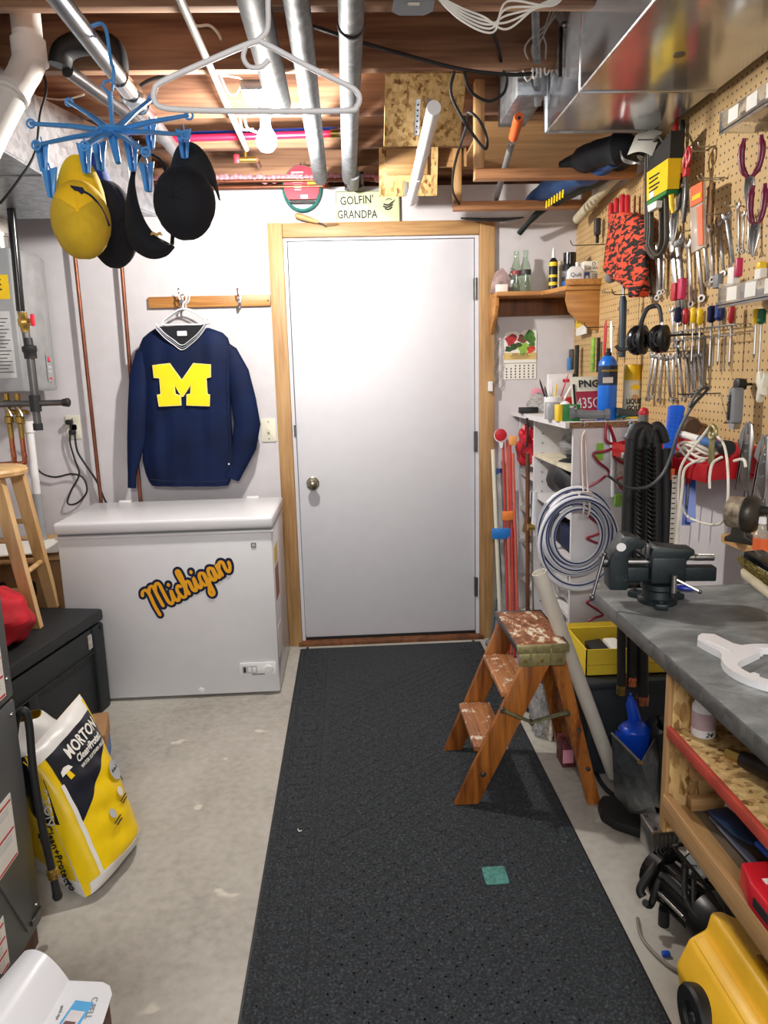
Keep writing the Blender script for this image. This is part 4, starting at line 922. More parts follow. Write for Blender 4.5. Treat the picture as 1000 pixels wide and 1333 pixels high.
cs = MB(); q = P(712, 640, X=.90); cs.tube([(.95, 3.20, .90), (.93, 3.10, .945), (.92, 3.0, .965), (.93, 2.87, .93)], [.05, .075, .075, .05], 14, sm=4, flat=.9)
single(cs, 'zip_case', M['dkplastic'], 'dark zip case on the second shelf of the white unit', 'case')
single(MB().box((.94, 2.84, .915), (.07, .06, .165), .006), 'tissue_box', plain('5FB8C8', .6, var=.15, scale=30), 'turquoise box beside the dark zip case in the white unit', 'box')
single(MB().box((.95, 2.98, .70), (.12, .22, .09), .015), 'tool_case', M['navy'], 'navy tool case behind the coiled hose in the white unit', 'case')
single(MB().box((.95, 3.23, .69), (.10, .14, .09), .01), 'black_box', M['black'], 'black box left of the navy case in the white unit', 'box')
blob((.93, 3.0, .52), (.07, .16, .10), plain('DADBD8', .3, var=.12, trans=.3), 'clear jar bag bulging out of the lower shelf behind the leaning tube', seed=9)
single(MB().box((.93, 2.90, .30), (.05, .12, .18), .004), 'blister_pack', plain('D9D9D6', .35, var=.1, scale=60), 'pale blister pack on the bottom shelf behind the leaning tube', 'package')
for k, (z, mt_, lab) in enumerate(((.935, 'paper', 'white cardboard flap box in the far top bay of the white unit'), (.745, 'white', 'white carton in the far middle bay of the white unit'), (.58, 'card', 'tan crumpled paper bundle in the far lower bay of the white unit'))):
    single(MB().box((.93, 3.52, z+.03), (.10, .20, .06), .008, rot=(0, .1*k, .1)), 'carton', M[mt_], lab, 'box')
blob((.88, 3.56, 1.03), (.05, .07, .09), M['red'], 'red shop rags stuffed in the far top bay of the white unit', name='rag', cat='rag', seed=4, amp=.4)
# sticks leaning in the corner
def stick(a, b, r, mt, lab, name, cat='pole', n=10, group=None): return single(MB().tube([a, b], r, n), name, mt, lab, cat, group)
def base(px, py, y): p = P(px, py, Y=y); return p
def lean(px0, py0, px1, py1, y0, y1): 
    a = P(px0, py0, Y=y0); b = P(px1, py1, Y=y1); 
    t = a.z/(a.z-b.z); c = a+(b-a)*t; c.z = .004; return a, c
a, b_ = lean(642, 585, 651, 800, 3.64, 3.58); stick(a, b_, .011, M['cream'], 'cream plastic pipe leaning closest to the door casing', 'corner_pipe')
a, b_ = lean(650, 612, 659, 800, 3.60, 3.52); t = thing('shrink_tube', 'grey tube with blue cap leaning in the corner by the door', 'tube', b_)
part(MB().tube([a, b_], .014, 12), 'tube', plain('A7A9AC', .3, .4, var=.2), t); part(MB().tube([a+V((0, 0, .008)), a-V((0, 0, .02))], .0155, 12), 'cap', plain('1F3D7A', .5), t)
a, b_ = lean(661, 830, 663, 860, 3.60, 3.55); stick(P(650, 700, Y=3.63), b_, .01, M['green'], 'green stick low behind the cream pipe in the corner', 'corner_stick')
reds = [(655, 575, 661, 800), (660, 572, 665, 800), (664, 575, 669, 800), (668, 590, 674, 800)]
ra = []
for k, (x0, y0, x1, y1) in enumerate(reds):
    a, b_ = lean(x0, y0, x1, y1, 3.58-.02*k, 3.46-.02*k); ra.append((a, b_))
    stick(a, b_, .0065, plain('D2604A' if k % 2 else 'C03A34', .4), ['leftmost thin red driveway marker rod in the taped bundle', 'second thin red marker rod in the taped bundle', 'third thin red marker rod in the taped bundle', 'rightmost thin red marker rod in the taped bundle'][k], 'marker_rod', group='red marker rods taped together')
q = P(652, 567, Y=3.54); rf = thing('reflector', 'round red reflector on top of a marker rod in the corner', 'reflector', q)
part(MB(fr_back(q)).prism(circ(.034, 28), 0, .006, .001), 'backing', M['white'], rf); part(MB(fr_back(q+V((-.002, 0, .004)))).prism(circ(.030, 28), .006, .009, .001), 'red_lens', M['red'], rf)
part(MB(fr_back(q)).prism([(-.01, -.03), (.012, -.03), (.008, -.06), (-.002, -.06)], 0, .005), 'bracket', M['white'], rf)
def tape(px, py, wpx, hpx, y, mt, lab):
    p = P(px, py, Y=y); s_ = y/950; mb = MB(fr_back(p)); random.seed(px)
    mb.prism([(-wpx/2*s_, -hpx/2*s_), (-wpx*.1*s_, -hpx/2*s_-.003), (wpx/2*s_, -hpx/2*s_+.002), (wpx/2*s_, hpx/2*s_), (0, hpx/2*s_-.003), (-wpx/2*s_, hpx/2*s_-.001)], -.012, .012, .003)
    return single(mb, 'tape_wrap', mt, lab, 'tape')
tape(655, 694, 30, 14, 3.50, plain('1F7AD0', .5), 'bright blue tape wrapped round the corner rods')
tape(661, 671, 14, 12, 3.48, plain('F08A3C', .6), 'orange tape wrapped round the red rods above the blue tape')
tape(668, 573, 9, 12, 3.47, plain('F0A35A', .6), 'pale orange tag near the top of the red rods')
a, b_ = lean(687, 590, 688, 830, 3.05, 3.0); a = P(687, 590, Y=3.02); b_ = P(687, 800, Y=2.98)
bb_ = a+(b_-a)*(a.z/(a.z-b_.z)); bb_.z = .004
stick(a, bb_, .009, M['brown'], 'brown wooden dowel standing in front of the white unit', 'wooden_dowel')
stick(P(692, 640, Y=3.0), bb_+V((.03, 0, 0)), .004, M['steel'], 'thin metal rod beside the brown dowel', 'metal_rod')
ck = MB(); q = P(686, 560, Y=2.98); ck.tube([q+V((0, 0, .05)), q+V((.004, 0, 0)), q+V((0, 0, -.07))], .005, 8, sm=4); single(ck, 'small_clasp', M['black'], 'black clasp clipped at the top of the brown dowel', 'clasp')
ch = MB(); random.seed(9)
for k in range(30):
    ch.tube([(p[0]+.745+.006*math.sin(k), 3.665+.004*(k % 2), 1.70-.0125*k+p[1]) for p in circ(.0075, 8, ry=.011)], .0016, 4, closed=True)
cho = single(ch, 'metal_chain', M['steel'], 'bunch of steel chain hanging from the wood shelf beside the casing', 'chain'); cho['kind'] = 'stuff'
single(MB(fr_back(B(638, 503, .03))).prism(rrect(.022, .05, .004), 0, .02, .003), 'door_sensor', M['white'], 'small white door sensor on the right casing', 'sensor')

# ---- wooden corner shelf and what stands on it
cs_ = thing('corner_shelf', 'wooden wall shelf wrapping the corner with curved end brackets', 'shelf', (.95, 3.6, 1.6))
part(MB().prism([(.715, 3.52), (.93, 3.52), (.985, 3.33), (1.15, 3.33), (1.15, 3.70), (.715, 3.70)], 1.745, 1.766, .003), 'board', M['oak'], cs_)
part(MB().bb((.74, 3.672, 1.665), (1.15, 3.70, 1.744), .002), 'ledger', M['brown'], cs_)
def cbr(x0, y, side):
    prof = [(0, 0), (0, -.20 if side == 'y' else -.155)]
    return prof
f = frame((.722, 3.70, 1.745), (0, -1, 0), (0, 0, 1)); part(MB(f).prism([(0, 0), (.16, 0), (.165, -.04), (.13, -.10), (.06, -.14), (.03, -.165), (0, -.17)], -.009, .009, .003), 'end_bracket', M['oaky'], cs_)
f = frame((1.15, 3.345, 1.745), (-1, 0, 0), (0, 0, 1)); part(MB(f).prism([(0, 0), (.155, 0), (.160, -.04), (.145, -.09), (.10, -.135), (.05, -.165), (.03, -.175), (0, -.175)], -.009, .009, .003), 'end_bracket', M['oak'], cs_)
part(MB().bb((.985, 3.318, 1.767), (1.15, 3.332, 1.792), .002), 'front_lip', M['oaky'], cs_)
SZ = 1.767
q = P(650, 385, Y=3.60)
st_ = single(MB(fr_back((q.x+.01, 3.62, SZ))).prism([(-.05, 0), (.05, 0), (.048, .05), (.030, .09), (.005, .118), (-.025, .10), (-.045, .05)], 0, .02, .004), 'stone_slab', plain('A58D8C', .6, var=.25, scale=30), 'pinkish stone slab at the left end of the corner shelf', 'stone')
single(MB().box((q.x+.005, 3.57, SZ+.018), (.055, .03, .036), .003), 'small_box', M['paper'], 'small white printed box in front of the stone slab', 'box')
blob((q.x+.065, 3.60, SZ+.045), (.018, .018, .05), M['steel'], 'crumpled foil beside the stone slab on the corner shelf', 'foil', 'foil', seed=12, amp=.6)
gls = plain('CFE6D2', .05, trans=.92, var=.02)
bot = [(0, .024), (.004, .026), (.03, .026), (.05, .024), (.075, .0265), (.10, .0255), (.12, .021), (.145, .013), (.165, .0115), (.18, .012), (.184, .013), (.188, .012)]
for k, (px, yy) in enumerate(((672, 3.60), (684, 3.57))):
    q = P(px, 385, Y=yy); t = thing('glass_bottle', ['left pale green glass soda bottle on the corner shelf', 'right pale green glass soda bottle on the corner shelf'][k], 'bottle', (q.x, yy, SZ), 'glass soda bottles')
    part(MB().rev(bot, (q.x, yy, SZ), (0, 0, 1), 24), 'glass', gls, t)
    part(MB().rev([(0, .0262), (.022, .0268)], (q.x, yy, SZ+.078), (0, 0, 1), 24, caps=False), 'label_band', plain('8A3A3A' if k == 0 else '3A3438', .5, var=.3, scale=90), t)
def bottle(px, yy, prof, mt, lab, name, cat, z=SZ, labels=(), x=None):
    xx = P(px, 380, Y=yy).x if x is None else x; t = thing(name, lab, cat, (xx, yy, z))
    part(MB().rev(prof, (xx, yy, z), (0, 0, 1), 24), 'body', mt, t)
    for (h0, h1, r, m2, nm) in labels: part(MB().rev([(0, r), (h1-h0, r)], (xx, yy, z+h0), (0, 0, 1), 24, caps=(nm in ('cap', 'lid'))), nm, m2, t)
    return t, V((xx, yy, z))
t, c = bottle(720, 3.47, [(0, .02), (.12, .02), (.13, .014), (.137, .009)], plain('181A20', .4), 'black and yellow glue bottle with white tip on the corner shelf', 'glue_bottle', 'bottle', labels=((.015, .03, .0204, M['dyellow'], 'stripe'), (.05, .062, .0204, M['dyellow'], 'stripe'), (.10, .118, .0204, M['dyellow'], 'stripe')))
part(MB().rev([(0, .009), (.03, .006), (.045, .003)], c+V((0, 0, .137)), (0, 0, 1), 14), 'nozzle', M['white'], t)
t, c = bottle(728, 3.53, [(0, .016), (.10, .016), (.13, .012)], plain('D8CDB0', .5, var=.2), 'beige clamp tube behind the glue bottle on the corner shelf', 'beige_tube', 'tube')
t, c = bottle(741, 3.45, [(0, .034), (.10, .034), (.105, .031)], plain('22252C', .35, var=.2), 'black aerosol can with glossy cap on the corner shelf', 'spray_can', 'can', labels=((.105, .155, .029, M['blackgl'], 'cap'), (.01, .03, .0344, plain('2A5FA8', .5), 'label_band'), (.05, .075, .0344, plain('6E7078', .5, var=.4, scale=120), 'label_band')))
q = P(747, 372, Y=3.38); t = thing('white_bottle', 'small white flask with red base band reading Quik on the corner shelf', 'bottle', (q.x, 3.36, SZ))
t_z = SZ+.001; f = fr_back((q.x, 3.36, t_z))
part(MB(f).prism([(-.036, 0), (.036, 0), (.036, .065), (.02, .082), (-.02, .082), (-.036, .065)], -.014, .014, .005), 'body', M['white'], t)
part(MB().cyl((q.x+.008, 3.36, t_z+.08), (q.x+.008, 3.36, t_z+.10), .008), 'cap', M['white'], t)
part(MB(f).box((0, .010, .0145), (.068, .018, .001)), 'red_band', M['red'], t); text('Quik', .026, f @ Matrix.Translation((0, .045, .0142)), M['ink'], t)
for k, (z, h, lab, tx) in enumerate(((SZ, .062, 'lower white light bulb carton printed with a bulb', ''), (SZ+.063, .046, 'upper white light bulb carton reading Soft White', 'Soft White'))):
    q = P(771, 372, Y=3.40); t = thing('bulb_carton', lab, 'box', (q.x, 3.42, z)); f = fr_back((q.x, 3.385, z))
    part(MB(f).box((0, h/2, -.03), (.088, h-.001, .06), .001), 'carton', M['paper'], t)
    if k: text(tx, .020, f @ Matrix.Translation((0, .014, .0002)), M['ink'], t, sx=.9); part(MB(f).tube([(p[0], p[1], .0005) for p in circ(.007, 16, cy=.033)], .0012, 5, closed=True), 'round_emblem', M['ink'], t)
    else:
        part(MB(f).box((-.030, h*.5, .0005), (.024, h*.95, .001)), 'blue_panel', plain('2B4C9C', .5), t); part(MB(f).prism(circ(.008, 14, cx=-.030, cy=.034, ry=.014), .0005, .0015), 'bulb_picture', M['paper'], t)
        for j in range(5): part(MB(f).box((.015, .015+.009*j, .0005), (.04, .003, .001)), 'printed_line', M['dgrey'], t)

# calendar
a = B(656, 430, .004); b_ = B(698, 493, .004)
cw, chh = b_.x-a.x, a.z-b_.z; cal = thing('wall_calendar', 'wall calendar with painted fruit birds picture above month grid', 'calendar', ((a.x+b_.x)/2, WY, b_.z))
f = fr_back((a.x, WY-.001, b_.z))
outl = [(0, 0), (cw, 0), (cw, chh*.55), (cw, chh*.98), (cw*.62, chh), (cw*.5, chh*.92), (cw*.36, chh*.98), (.04*cw, chh*.95), (0, chh*.7)]
part(MB(f).prism(outl, 0, .003), 'backing', M['paper'], cal, flat=True)
part(MB(f).box((cw/2, chh*.47, .0035), (cw, chh*.14, .001)), 'gold_band', plain('D8BE78', .6), cal)
part(MB(f).box((cw/2, chh*.33, .0036), (cw*.98, chh*.01, .001)), 'rule', M['grey'], cal)
text("JOE’S PLACE", .016, f @ Matrix.Translation((cw/2, chh*.505, .0042)), M['ink'], cal, sx=.95)
for k in range(3): part(MB(f).box((cw/2, chh*(.475-.022*k), .0042), (cw*(.7-.1*k), .0018, .0006)), 'printed_line', plain('8A6A3A', .6), cal)
gm_ = []
for r in range(5):
    for c in range(7):
        if (r == 0 and c < 2): continue
        part(MB(f).box((cw*(.09+.135*c), chh*(.275-.058*r), .0036), (.006, .007, .0008)), 'date_numeral', M['ink'], cal)
random.seed(21)
for k, (x, y, r, mt_) in enumerate(((.22, .80, .17, plain('B03038', .7, var=.3, scale=40)), (.30, .66, .12, plain('2E4A2A', .7, var=.3, scale=40)), (.14, .62, .10, plain('2E4A2A', .7, var=.3)), (.55, .82, .13, plain('7A4A3A', .7, var=.3)), (.80, .86, .17, plain('4A7A34', .7, var=.3, scale=40)), (.86, .68, .10, plain('3E6A34', .7, var=.3)), (.60, .62, .16, plain('8FB84A', .7, var=.2)), (.82, .60, .12, plain('C84A32', .7, var=.3, scale=50)), (.45, .70, .09, plain('3A4A2A', .7)))):
    pl = [(x*cw+r*cw*(1+.25*math.sin(3*a_+k))*math.cos(a_), y*chh+r*cw*(1+.25*math.sin(2*a_+k))*math.sin(a_)) for a_ in [2*math.pi*i/16 for i in range(16)]]
    part(MB(f).prism(pl, .003, .0036+.0002*k), 'printed_picture', mt_, cal, flat=True)

# ---- on top of the white unit
def T(px, py, z=UZ): return P(px, py, Z=z)
def at(px, y): 
    """point on the unit top whose pixel column is px at depth y"""
    return V((P(px, 530, Y=y).x, y, UZ))
q = at(688, 3.45); single(MB().box(q+V((0, 0, .014)), (.085, .05, .028), .003), 'black_box', M['black'], 'flat black box at the far left end of the white unit top', 'box')
q = at(702, 3.50); blob(q+V((0, 0, .04)), (.05, .07, .045), film, 'crumpled clear bag at the far end of the white unit top', seed=31)
q = at(700, 3.58); single(MB().box(q+V((0, 0, .095)), (.06, .03, .035), .008), 'eraser_block', M['pink'], 'pink block resting on the crumpled bag', 'block')
q = at(720, 3.12); t = thing('pen_cup', 'white mug with printed face holding pens on the white unit', 'mug', q)
part(MB().rev([(0, .036), (.003, .038), (.085, .038), (.087, .036), (.085, .034), (.01, .034)], q, (0, 0, 1), 28), 'mug_body', M['white'], t)
f = fr_back(q+V((0, -.0385, 0)))
part(MB(f).tube([(-.014, .048, 0), (-.007, .056, 0), (0, .052, 0), (.007, .056, 0), (.014, .048, 0)], .0022, 6, sm=4), 'printed_face', M['ink'], t)
for dx in (-.008, .008): part(MB(f).prism(circ(.003, 8, cx=dx, cy=.04), 0, .001), 'printed_eye', M['ink'], t)
part(MB(f).box((0, .015, 0), (.03, .012, .001)), 'printed_text', M['grey'], t)
for k, (dx, dy, ln, lx, mt_, r_, lab) in enumerate(((-.02, .01, .15, -.02, 'black', .004, 'black pen at the left of the mug'), (-.008, -.01, .14, .0, 'white', .004, 'white pen standing in the middle of the mug'), (.005, .012, .13, .01, 'dyellow', .004, 'yellow pencil standing in the mug'), (.018, 0, .17, .03, 'magenta', .003, 'pink pencil leaning right in the mug'), (.02, -.015, .14, .045, 'white', .006, 'thick white marker leaning right in the mug'), (-.018, -.012, .12, -.012, 'dgrey', .005, 'short grey marker in the mug'))):
    a = q+V((dx*.5, dy*.5, .012)); single(MB().tube([a, a+V((dx+lx, dy, ln*.86)), a+V((dx*1.15+lx*1.15, dy, ln))], [r_, r_, r_*.3], 8), 'pen', M[mt_], lab, 'pen', 'pens in the white mug')
q = at(719, 2.97); single(MB().box(q+V((0, 0, .035)), (.05, .05, .07), .003), 'clear_box', plain('C8CCD0', .2, trans=.5), 'small clear plastic box in front of the white mug', 'box')
q = at(728, 3.30); t = thing('card_box', 'white carton with small red logo behind the pen mug', 'box', q)
part(MB().box(q+V((0, 0, .095)), (.11, .03, .17), .002), 'carton', plain('D9D9DC', .6), t); part(MB(fr_back(q+V((0, -.0155, 0)))).box((.025, .15, 0), (.03, .014, .001)), 'red_logo', M['red'], t); part(MB().box(q+V((.062, 0, .09)), (.012, .032, .18), .002), 'dark_spine', M['ink'], t)
q = at(746, 3.2); single(MB().box(q+V((0, 0, .055)), (.11, .04, .05), .003), 'red_box', M['red'], 'red box lying behind the licence plate', 'box')
q = at(742, 3.0); t = thing('soap_ball', 'white rounded tape dispenser behind the green box', 'dispenser', q)
part(MB().ell(q+V((-.02, 0, .05)), (.022, .02, .022)), 'knob', M['white'], t); part(MB().box(q+V((0, .0, .02)), (.09, .04, .04), .01), 'base', M['white'], t)
q = at(739, 2.86); t = thing('carton', 'green and yellow striped carton on the unit edge', 'box', q)
part(MB().box(q+V((.008, 0, .032)), (.072, .05, .064), .002), 'carton', M['green'], t); part(MB().box(q+V((-.036, 0, .032)), (.018, .051, .065), .002), 'yellow_end', M['dyellow'], t)
part(MB(fr_back(q+V((.022, -.0256, .04)))).box((0, 0, 0), (.012, .036, .001)), 'white_seven', M['white'], t); part(MB(fr_back(q+V((.014, -.0256, .056)))).box((0, 0, 0), (.026, .008, .001)), 'white_seven', M['white'], t)
# licence plate
q = at(765, 2.93); t = thing('licence_plate', 'small red and cream licence plate reading PNG 435G leaning on the unit', 'licence plate', q)
f = frame(q+V((.008, -.01, .001)), (1, .1, 0), (.12, .25, 1)); w_, h_ = .142, .172
part(MB(f).prism(rrect(w_, h_, .008, cy=h_/2), 0, .003, .001), 'plate', M['cream'], t)
part(MB(f).box((.008, h_*.36, .0035), (w_*.86, h_*.58, .001)), 'red_field', plain('B8324A', .5), t)
text('PNG', .040, f @ Matrix.Translation((.004, h_*.82, .0042)), M['ink'], t, sx=1.1, off=.001); text('435G1', .062, f @ Matrix.Translation((.008, h_*.36, .0045)), M['paper'], t, sx=.72)
part(MB(f).box((-.060, h_*.45, .004), (.010, h_*.75, .001)), 'side_letters', M['ink'], t)
# grey fittings
def elbow(q, s_, mt, lab, d=(1, -.2)):
    t = thing('pipe_elbow', lab, 'pipe fitting', q); dv = V((d[0], d[1], 0)).normalized()
    pts = [q+V((0, 0, .03))-dv*.05*s_, q+V((0, 0, .024)), q+dv*.06*s_+V((0, 0, .024))]
    part(MB().tube(pts, .017*s_, 18, sm=4), 'body', mt, t)
    e = pts[-1]; part(MB().rev([(0, .022*s_), (.02, .022*s_), (.02, .016*s_), (.004, .014*s_)], e, dv, 20, caps=False), 'socket', mt, t)
    part(MB().rev([(0, .015*s_), (.001, .015*s_)], e+dv*.006, dv, 20), 'bore', M['ink'], t)
    part(MB().rev([(0, .021*s_), (.02, .023*s_)], pts[0], -dv, 20), 'flange', mt, t)
    return t
elbow(at(766, 2.82), 1.0, plain('6A6E72', .5), 'dark grey elbow fitting lying before the licence plate')
elbow(at(822, 2.83), .8, plain('3A4448', .5), 'dark fitting lying right of the blue cylinder', d=(1, .1)); 
q = at(808, 2.84); single(MB().rev([(0, .016), (.04, .014), (.045, .008)], q+V((-.02, 0, .018)), (1, -.2, .1), 14), 'teal_nozzle', plain('1E7A8C', .4), 'teal nozzle cap beside the dark fitting', 'nozzle')
# torch cylinder
q = at(790, 2.86); t = thing('torch_cylinder', 'blue propane torch cylinder standing on the white unit', 'gas cylinder', q)
part(MB().rev([(0, .034), (.006, .037), (.205, .037), (.225, .034), (.242, .022), (.248, .012)], q, (0, 0, 1), 28), 'cylinder', plain('1E6FD8', .3, coat=.3, var=.03), t)
part(MB().rev([(0, .0374), (.075, .0374)], q+V((0, 0, .135)), (0, 0, 1), 28, caps=False), 'label', plain('182A4A', .5), t)
f = fr_back(q+V((-.004, -.0378, 0))); text('BERNZOMATIC', .012, f @ Matrix.Translation((0, .19, 0)), M['dyellow'], t, sx=.8); part(MB(f).box((-.008, .155, 0), (.04, .022, .0012)), 'white_panel', M['paper'], t)
part(MB().rev([(0, .013), (.012, .013), (.016, .008), (.03, .008)], q+V((0, 0, .246)), (0, 0, 1), 16), 'valve', M['ink'], t)
# yellow spray can
q = at(822, 2.86); t = thing('spray_can', 'yellow capped fluid spray can right of the blue cylinder', 'can', q)
part(MB().rev([(0, .031), (.004, .034), (.150, .034), (.158, .030)], q, (0, 0, 1), 28), 'can_body', plain('D9D2B8', .4, var=.06), t)
part(MB().rev([(0, .0335), (.050, .0335), (.058, .030), (.060, .02)], q+V((0, 0, .152)), (0, 0, 1), 28), 'cap', M['dyellow'], t)
part(MB().rev([(0, .0343), (.035, .0343)], q+V((0, 0, .004)), (0, 0, 1), 28, caps=False), 'yellow_band', M['dyellow'], t)
f = fr_back(q+V((0, -.0348, 0))); text('LIQUID', .026, f @ Matrix.Translation((.000, .070, 0)), M['ink'], t, sx=.8, off=.001); text('GOLD', .026, f @ Matrix.Translation((.0, .044, 0)), M['ink'], t, sx=.85, off=.001)
part(MB(f).prism(circ(.018, 16, cy=.125, ry=.010), 0, .001), 'printed_leaf', M['dyellow'], t); part(MB(f).prism(circ(.013, 16, cy=.085, ry=.012), -.001, .0005), 'printed_disc', plain('C89A6A', .5), t)

# ---- on the side panel of the unit: hose coil, cords, hooks
SY = UY0-.004
def S(px, py, y=SY): return P(px, py, Y=y)
def cuphook(px, py, lab, mt='chrome'):
    q = S(px, py); return single(MB().tube([q+V((0, .006, 0)), q+V((0, -.016, 0)), q+V((0, -.026, -.010)), q+V((0, -.016, -.020)), q+V((0, -.006, -.014))], .0022, 6, sm=4), 'cup_hook', M[mt], lab, 'hook', 'cup hooks in the unit edge')
cuphook(759, 549, 'left cup hook in the raw edge of the white unit'); cuphook(787, 547, 'middle cup hook in the raw edge of the white unit'); cuphook(818, 545, 'right cup hook in the raw edge of the white unit')
hc = thing('hose_coil', 'white hose with navy stripe coiled and hung on the white unit', 'hose', S(752, 750))
cx_ = S(752, 694, 2.70)
hm = plain('DADDE4', .35, var=.03); hs = plain('2A3A6A', .4)
for k in range(6):
    r = .150-.0135*(k % 5)+(.0 if k < 5 else .0); y_ = 2.725-.014*(k % 3)-(.02 if k == 5 else 0)
    c = cx_+V((.004*math.sin(k*2), 0, -.006*k*.6-(.012 if k == 5 else 0)))
    pts = [V((c.x+p[0], y_, c.z+p[1])) for p in circ(r, 48, ry=r*1.14)]
    part(MB().tube(pts, .0095, 12, closed=True), 'hose_turn', hm, hc)
    pts2 = [V((c.x+p[0]*1.0-.0, y_-.0088, c.z+p[1])) for p in circ(r-.002, 48, ry=(r-.002)*1.14)]
    part(MB().tube(pts2, .0034, 6, closed=True), 'navy_stripe', hs, hc)
part(MB().tube([cx_+V((-.13, -.02, -.14)), cx_+V((-.08, -.03, -.19)), cx_+V((.0, -.03, -.215)), cx_+V((.08, -.03, -.20))], .0095, 12, sm=5), 'loose_end', hm, hc)
q = P(691, 686, Y=2.72); part(MB().cyl(q+V((-.012, 0, 0)), q+V((.014, 0, 0)), .013, n=12), 'end_fitting', M['brass'], hc)
part(MB().tube([P(697, 640, Y=2.72), q+V((.012, 0, .0))], .0095, 10), 'hose_tail', hm, hc)
rp = thing('doubled_cord', 'pale doubled cord from the left cup hook to the hose coil', 'cord', S(757, 640))
for dx in (-.007, .007): part(MB().tube([S(760, 560)+V((0, -.02, 0)), S(758, 575)+V((dx, -.02, 0)), S(757, 632)+V((dx*1.2, -.05, 0)), S(755, 655)+V((dx*1.6, -.085, 0)), S(754, 668)+V((dx*1.6, -.07, 0))], .0042, 8, sm=4), 'cord_strand', plain('D6C9C2', .7), rp)
part(MB().tube([S(754, 637)+V((-.02, -.08, .0)), S(754, 637)+V((.02, -.083, 0)), S(754, 645)+V((.02, -.08, -.0)), S(754, 642)+V((-.02, -.083, 0))], .0042, 8, closed=True, sm=4), 'cord_wrap', plain('D6C9C2', .7), rp)
# maroon coiled air hose
cm_ = plain('8E1B34', .35, var=.06)
pts = [S(787, 549), S(786, 572), S(797, 575), S(790, 553), S(799, 578), S(786, 586), S(771, 589), S(776, 600), S(790, 613), S(778, 624), S(764, 634), S(766, 648)]
single(MB().tube([p+V((0, -.02-.006*(i % 2), 0)) for i, p in enumerate(pts)], .0052, 8, sm=6), 'coiled_cord', cm_, 'maroon coiled cord hanging from the middle cup hook', 'cord')
pts = [S(824, 570), S(806, 580), S(795, 592), S(808, 602), S(826, 606), S(812, 618), S(800, 624), S(812, 640), S(826, 640), S(806, 648)]
single(MB().tube([p+V((0, -.030-.006*(i % 2), 0)) for i, p in enumerate(pts)], .0052, 8, sm=6), 'coiled_cord', cm_, 'maroon coil strand passing behind the black hose bundle', 'cord')
pts = [S(777, 660), S(764, 668), S(776, 680), S(785, 690), S(770, 697), S(763, 700), S(778, 707)]
single(MB().tube([p+V((0, -.012, 0)) for p in pts], .0048, 8, sm=6), 'coiled_cord', cm_, 'maroon cord showing inside the hose coil', 'cord')
ac = thing('extension_cord', 'lower maroon cord ending in a black connector above the yellow box', 'cord', S(770, 830))
pts = [S(772, 778), S(762, 782), S(773, 790), S(783, 798), S(770, 803), S(761, 812), S(768, 820)]
part(MB().tube([p+V((0, -.02, 0)) for p in pts], .0050, 8, sm=6), 'cable', cm_, ac)
part(MB().rev([(0, .006), (.01, .011), (.04, .013), (.05, .010), (.062, .010)], S(767, 818)+V((0, -.02, 0)), S(780, 832)-S(767, 818), 16), 'connector', M['black'], ac)
single(MB(fr_back(S(781, 588))).prism(rrect(.026, .065, .002), 0, .003), 'green_tag', plain('8CC63F', .6), 'lime green paper tag behind the maroon cord', 'tag')
single(MB().tube([S(795, 556)+V((0, -.01, 0)), S(796, 600)+V((0, -.012, 0)), S(797, 646)+V((0, -.01, 0))], .008, 8), 'white_strap', M['white'], 'white strap hanging beside the maroon coil', 'strap')
single(MB(fr_back(S(808, 650)+V((0, -.01, 0)))).prism(rrect(.06, .05, .006), 0, .012, .003), 'green_package', plain('7FB544', .6, var=.1), 'green and white package low behind the hose coil', 'package')
single(MB(fr_back(S(811, 610)+V((0, -.004, 0)))).prism(rrect(.06, .15, .006), 0, .014, .003), 'brush_bristles', plain('C9C3B4', .9, var=.2, scale=80, bump=.8, bsc=200), 'pale fibrous mop hanging behind the maroon coil', 'mop')
q = S(818, 555); cl = thing('blue_clamp', 'pale blue spring clamp on the right cup hook', 'clamp', q)
part(MB(fr_back(q+V((0, -.03, -.01)))).prism([(-.004, .02), (.006, .02), (.016, -.008), (.030, -.02), (.028, -.03), (.006, -.026), (-.02, -.034), (-.026, -.026), (-.012, -.010)], -.006, .006, .002), 'jaws', plain('9DB6CE', .4), cl)
part(MB(fr_back(q+V((0, -.03, .014)))).tube([(p[0], p[1], 0) for p in circ(.008, 12)], .0025, 6, closed=True), 'ring', plain('9DB6CE', .4), cl)

# black hose bundle
HB = thing('hose_bundle', 'bundle of black hoses hanging in loops behind the vise', 'hose', P(840, 900, Y=2.2))
for k, (x0, x1, yt, r) in enumerate(((818, 826, 566, .018), (829, 838, 562, .014), (840, 846, 566, .014), (850, 856, 570, .018), (862, 862, 578, .018))):
    y_ = 2.20-.01*(k % 2)
    a = P(x0+4, yt+6, Y=y_); b_ = P(x0, 790, Y=y_)
    part(MB().tube([a, a*.5+b_*.5+V((.004*(k-2), 0, 0)), b_], r, 14, sm=4), 'hose', M['rubber'], HB)
for k, (xa, xb) in enumerate(((822, 853), (833, 846), (845, 866))):
    a = P(xa, 572, Y=2.19); b_ = P(xb, 576, Y=2.19); part(MB().tube([a, a+V((.01, 0, .03)), (a+b_)/2+V((0, 0, .045)), b_+V((-.01, 0, .03)), b_], .015, 12, sm=5), 'hose_bend', M['rubber'], HB)
chn = MB()
for j in range(24):
    for (xx, dx) in ((833, 0), (847, 2)):
        q = P(xx+dx*.3, 585+j*6.0, Y=2.175); chn.tube([q+V((-.011, -.004, .006)), q+V((0, -.010, -.003)), q+V((.011, -.004, .006))], .0042, 6, sm=3)
ri = part(chn, 'corrugation', M['blackgl'], HB); ri['kind'] = 'stuff'
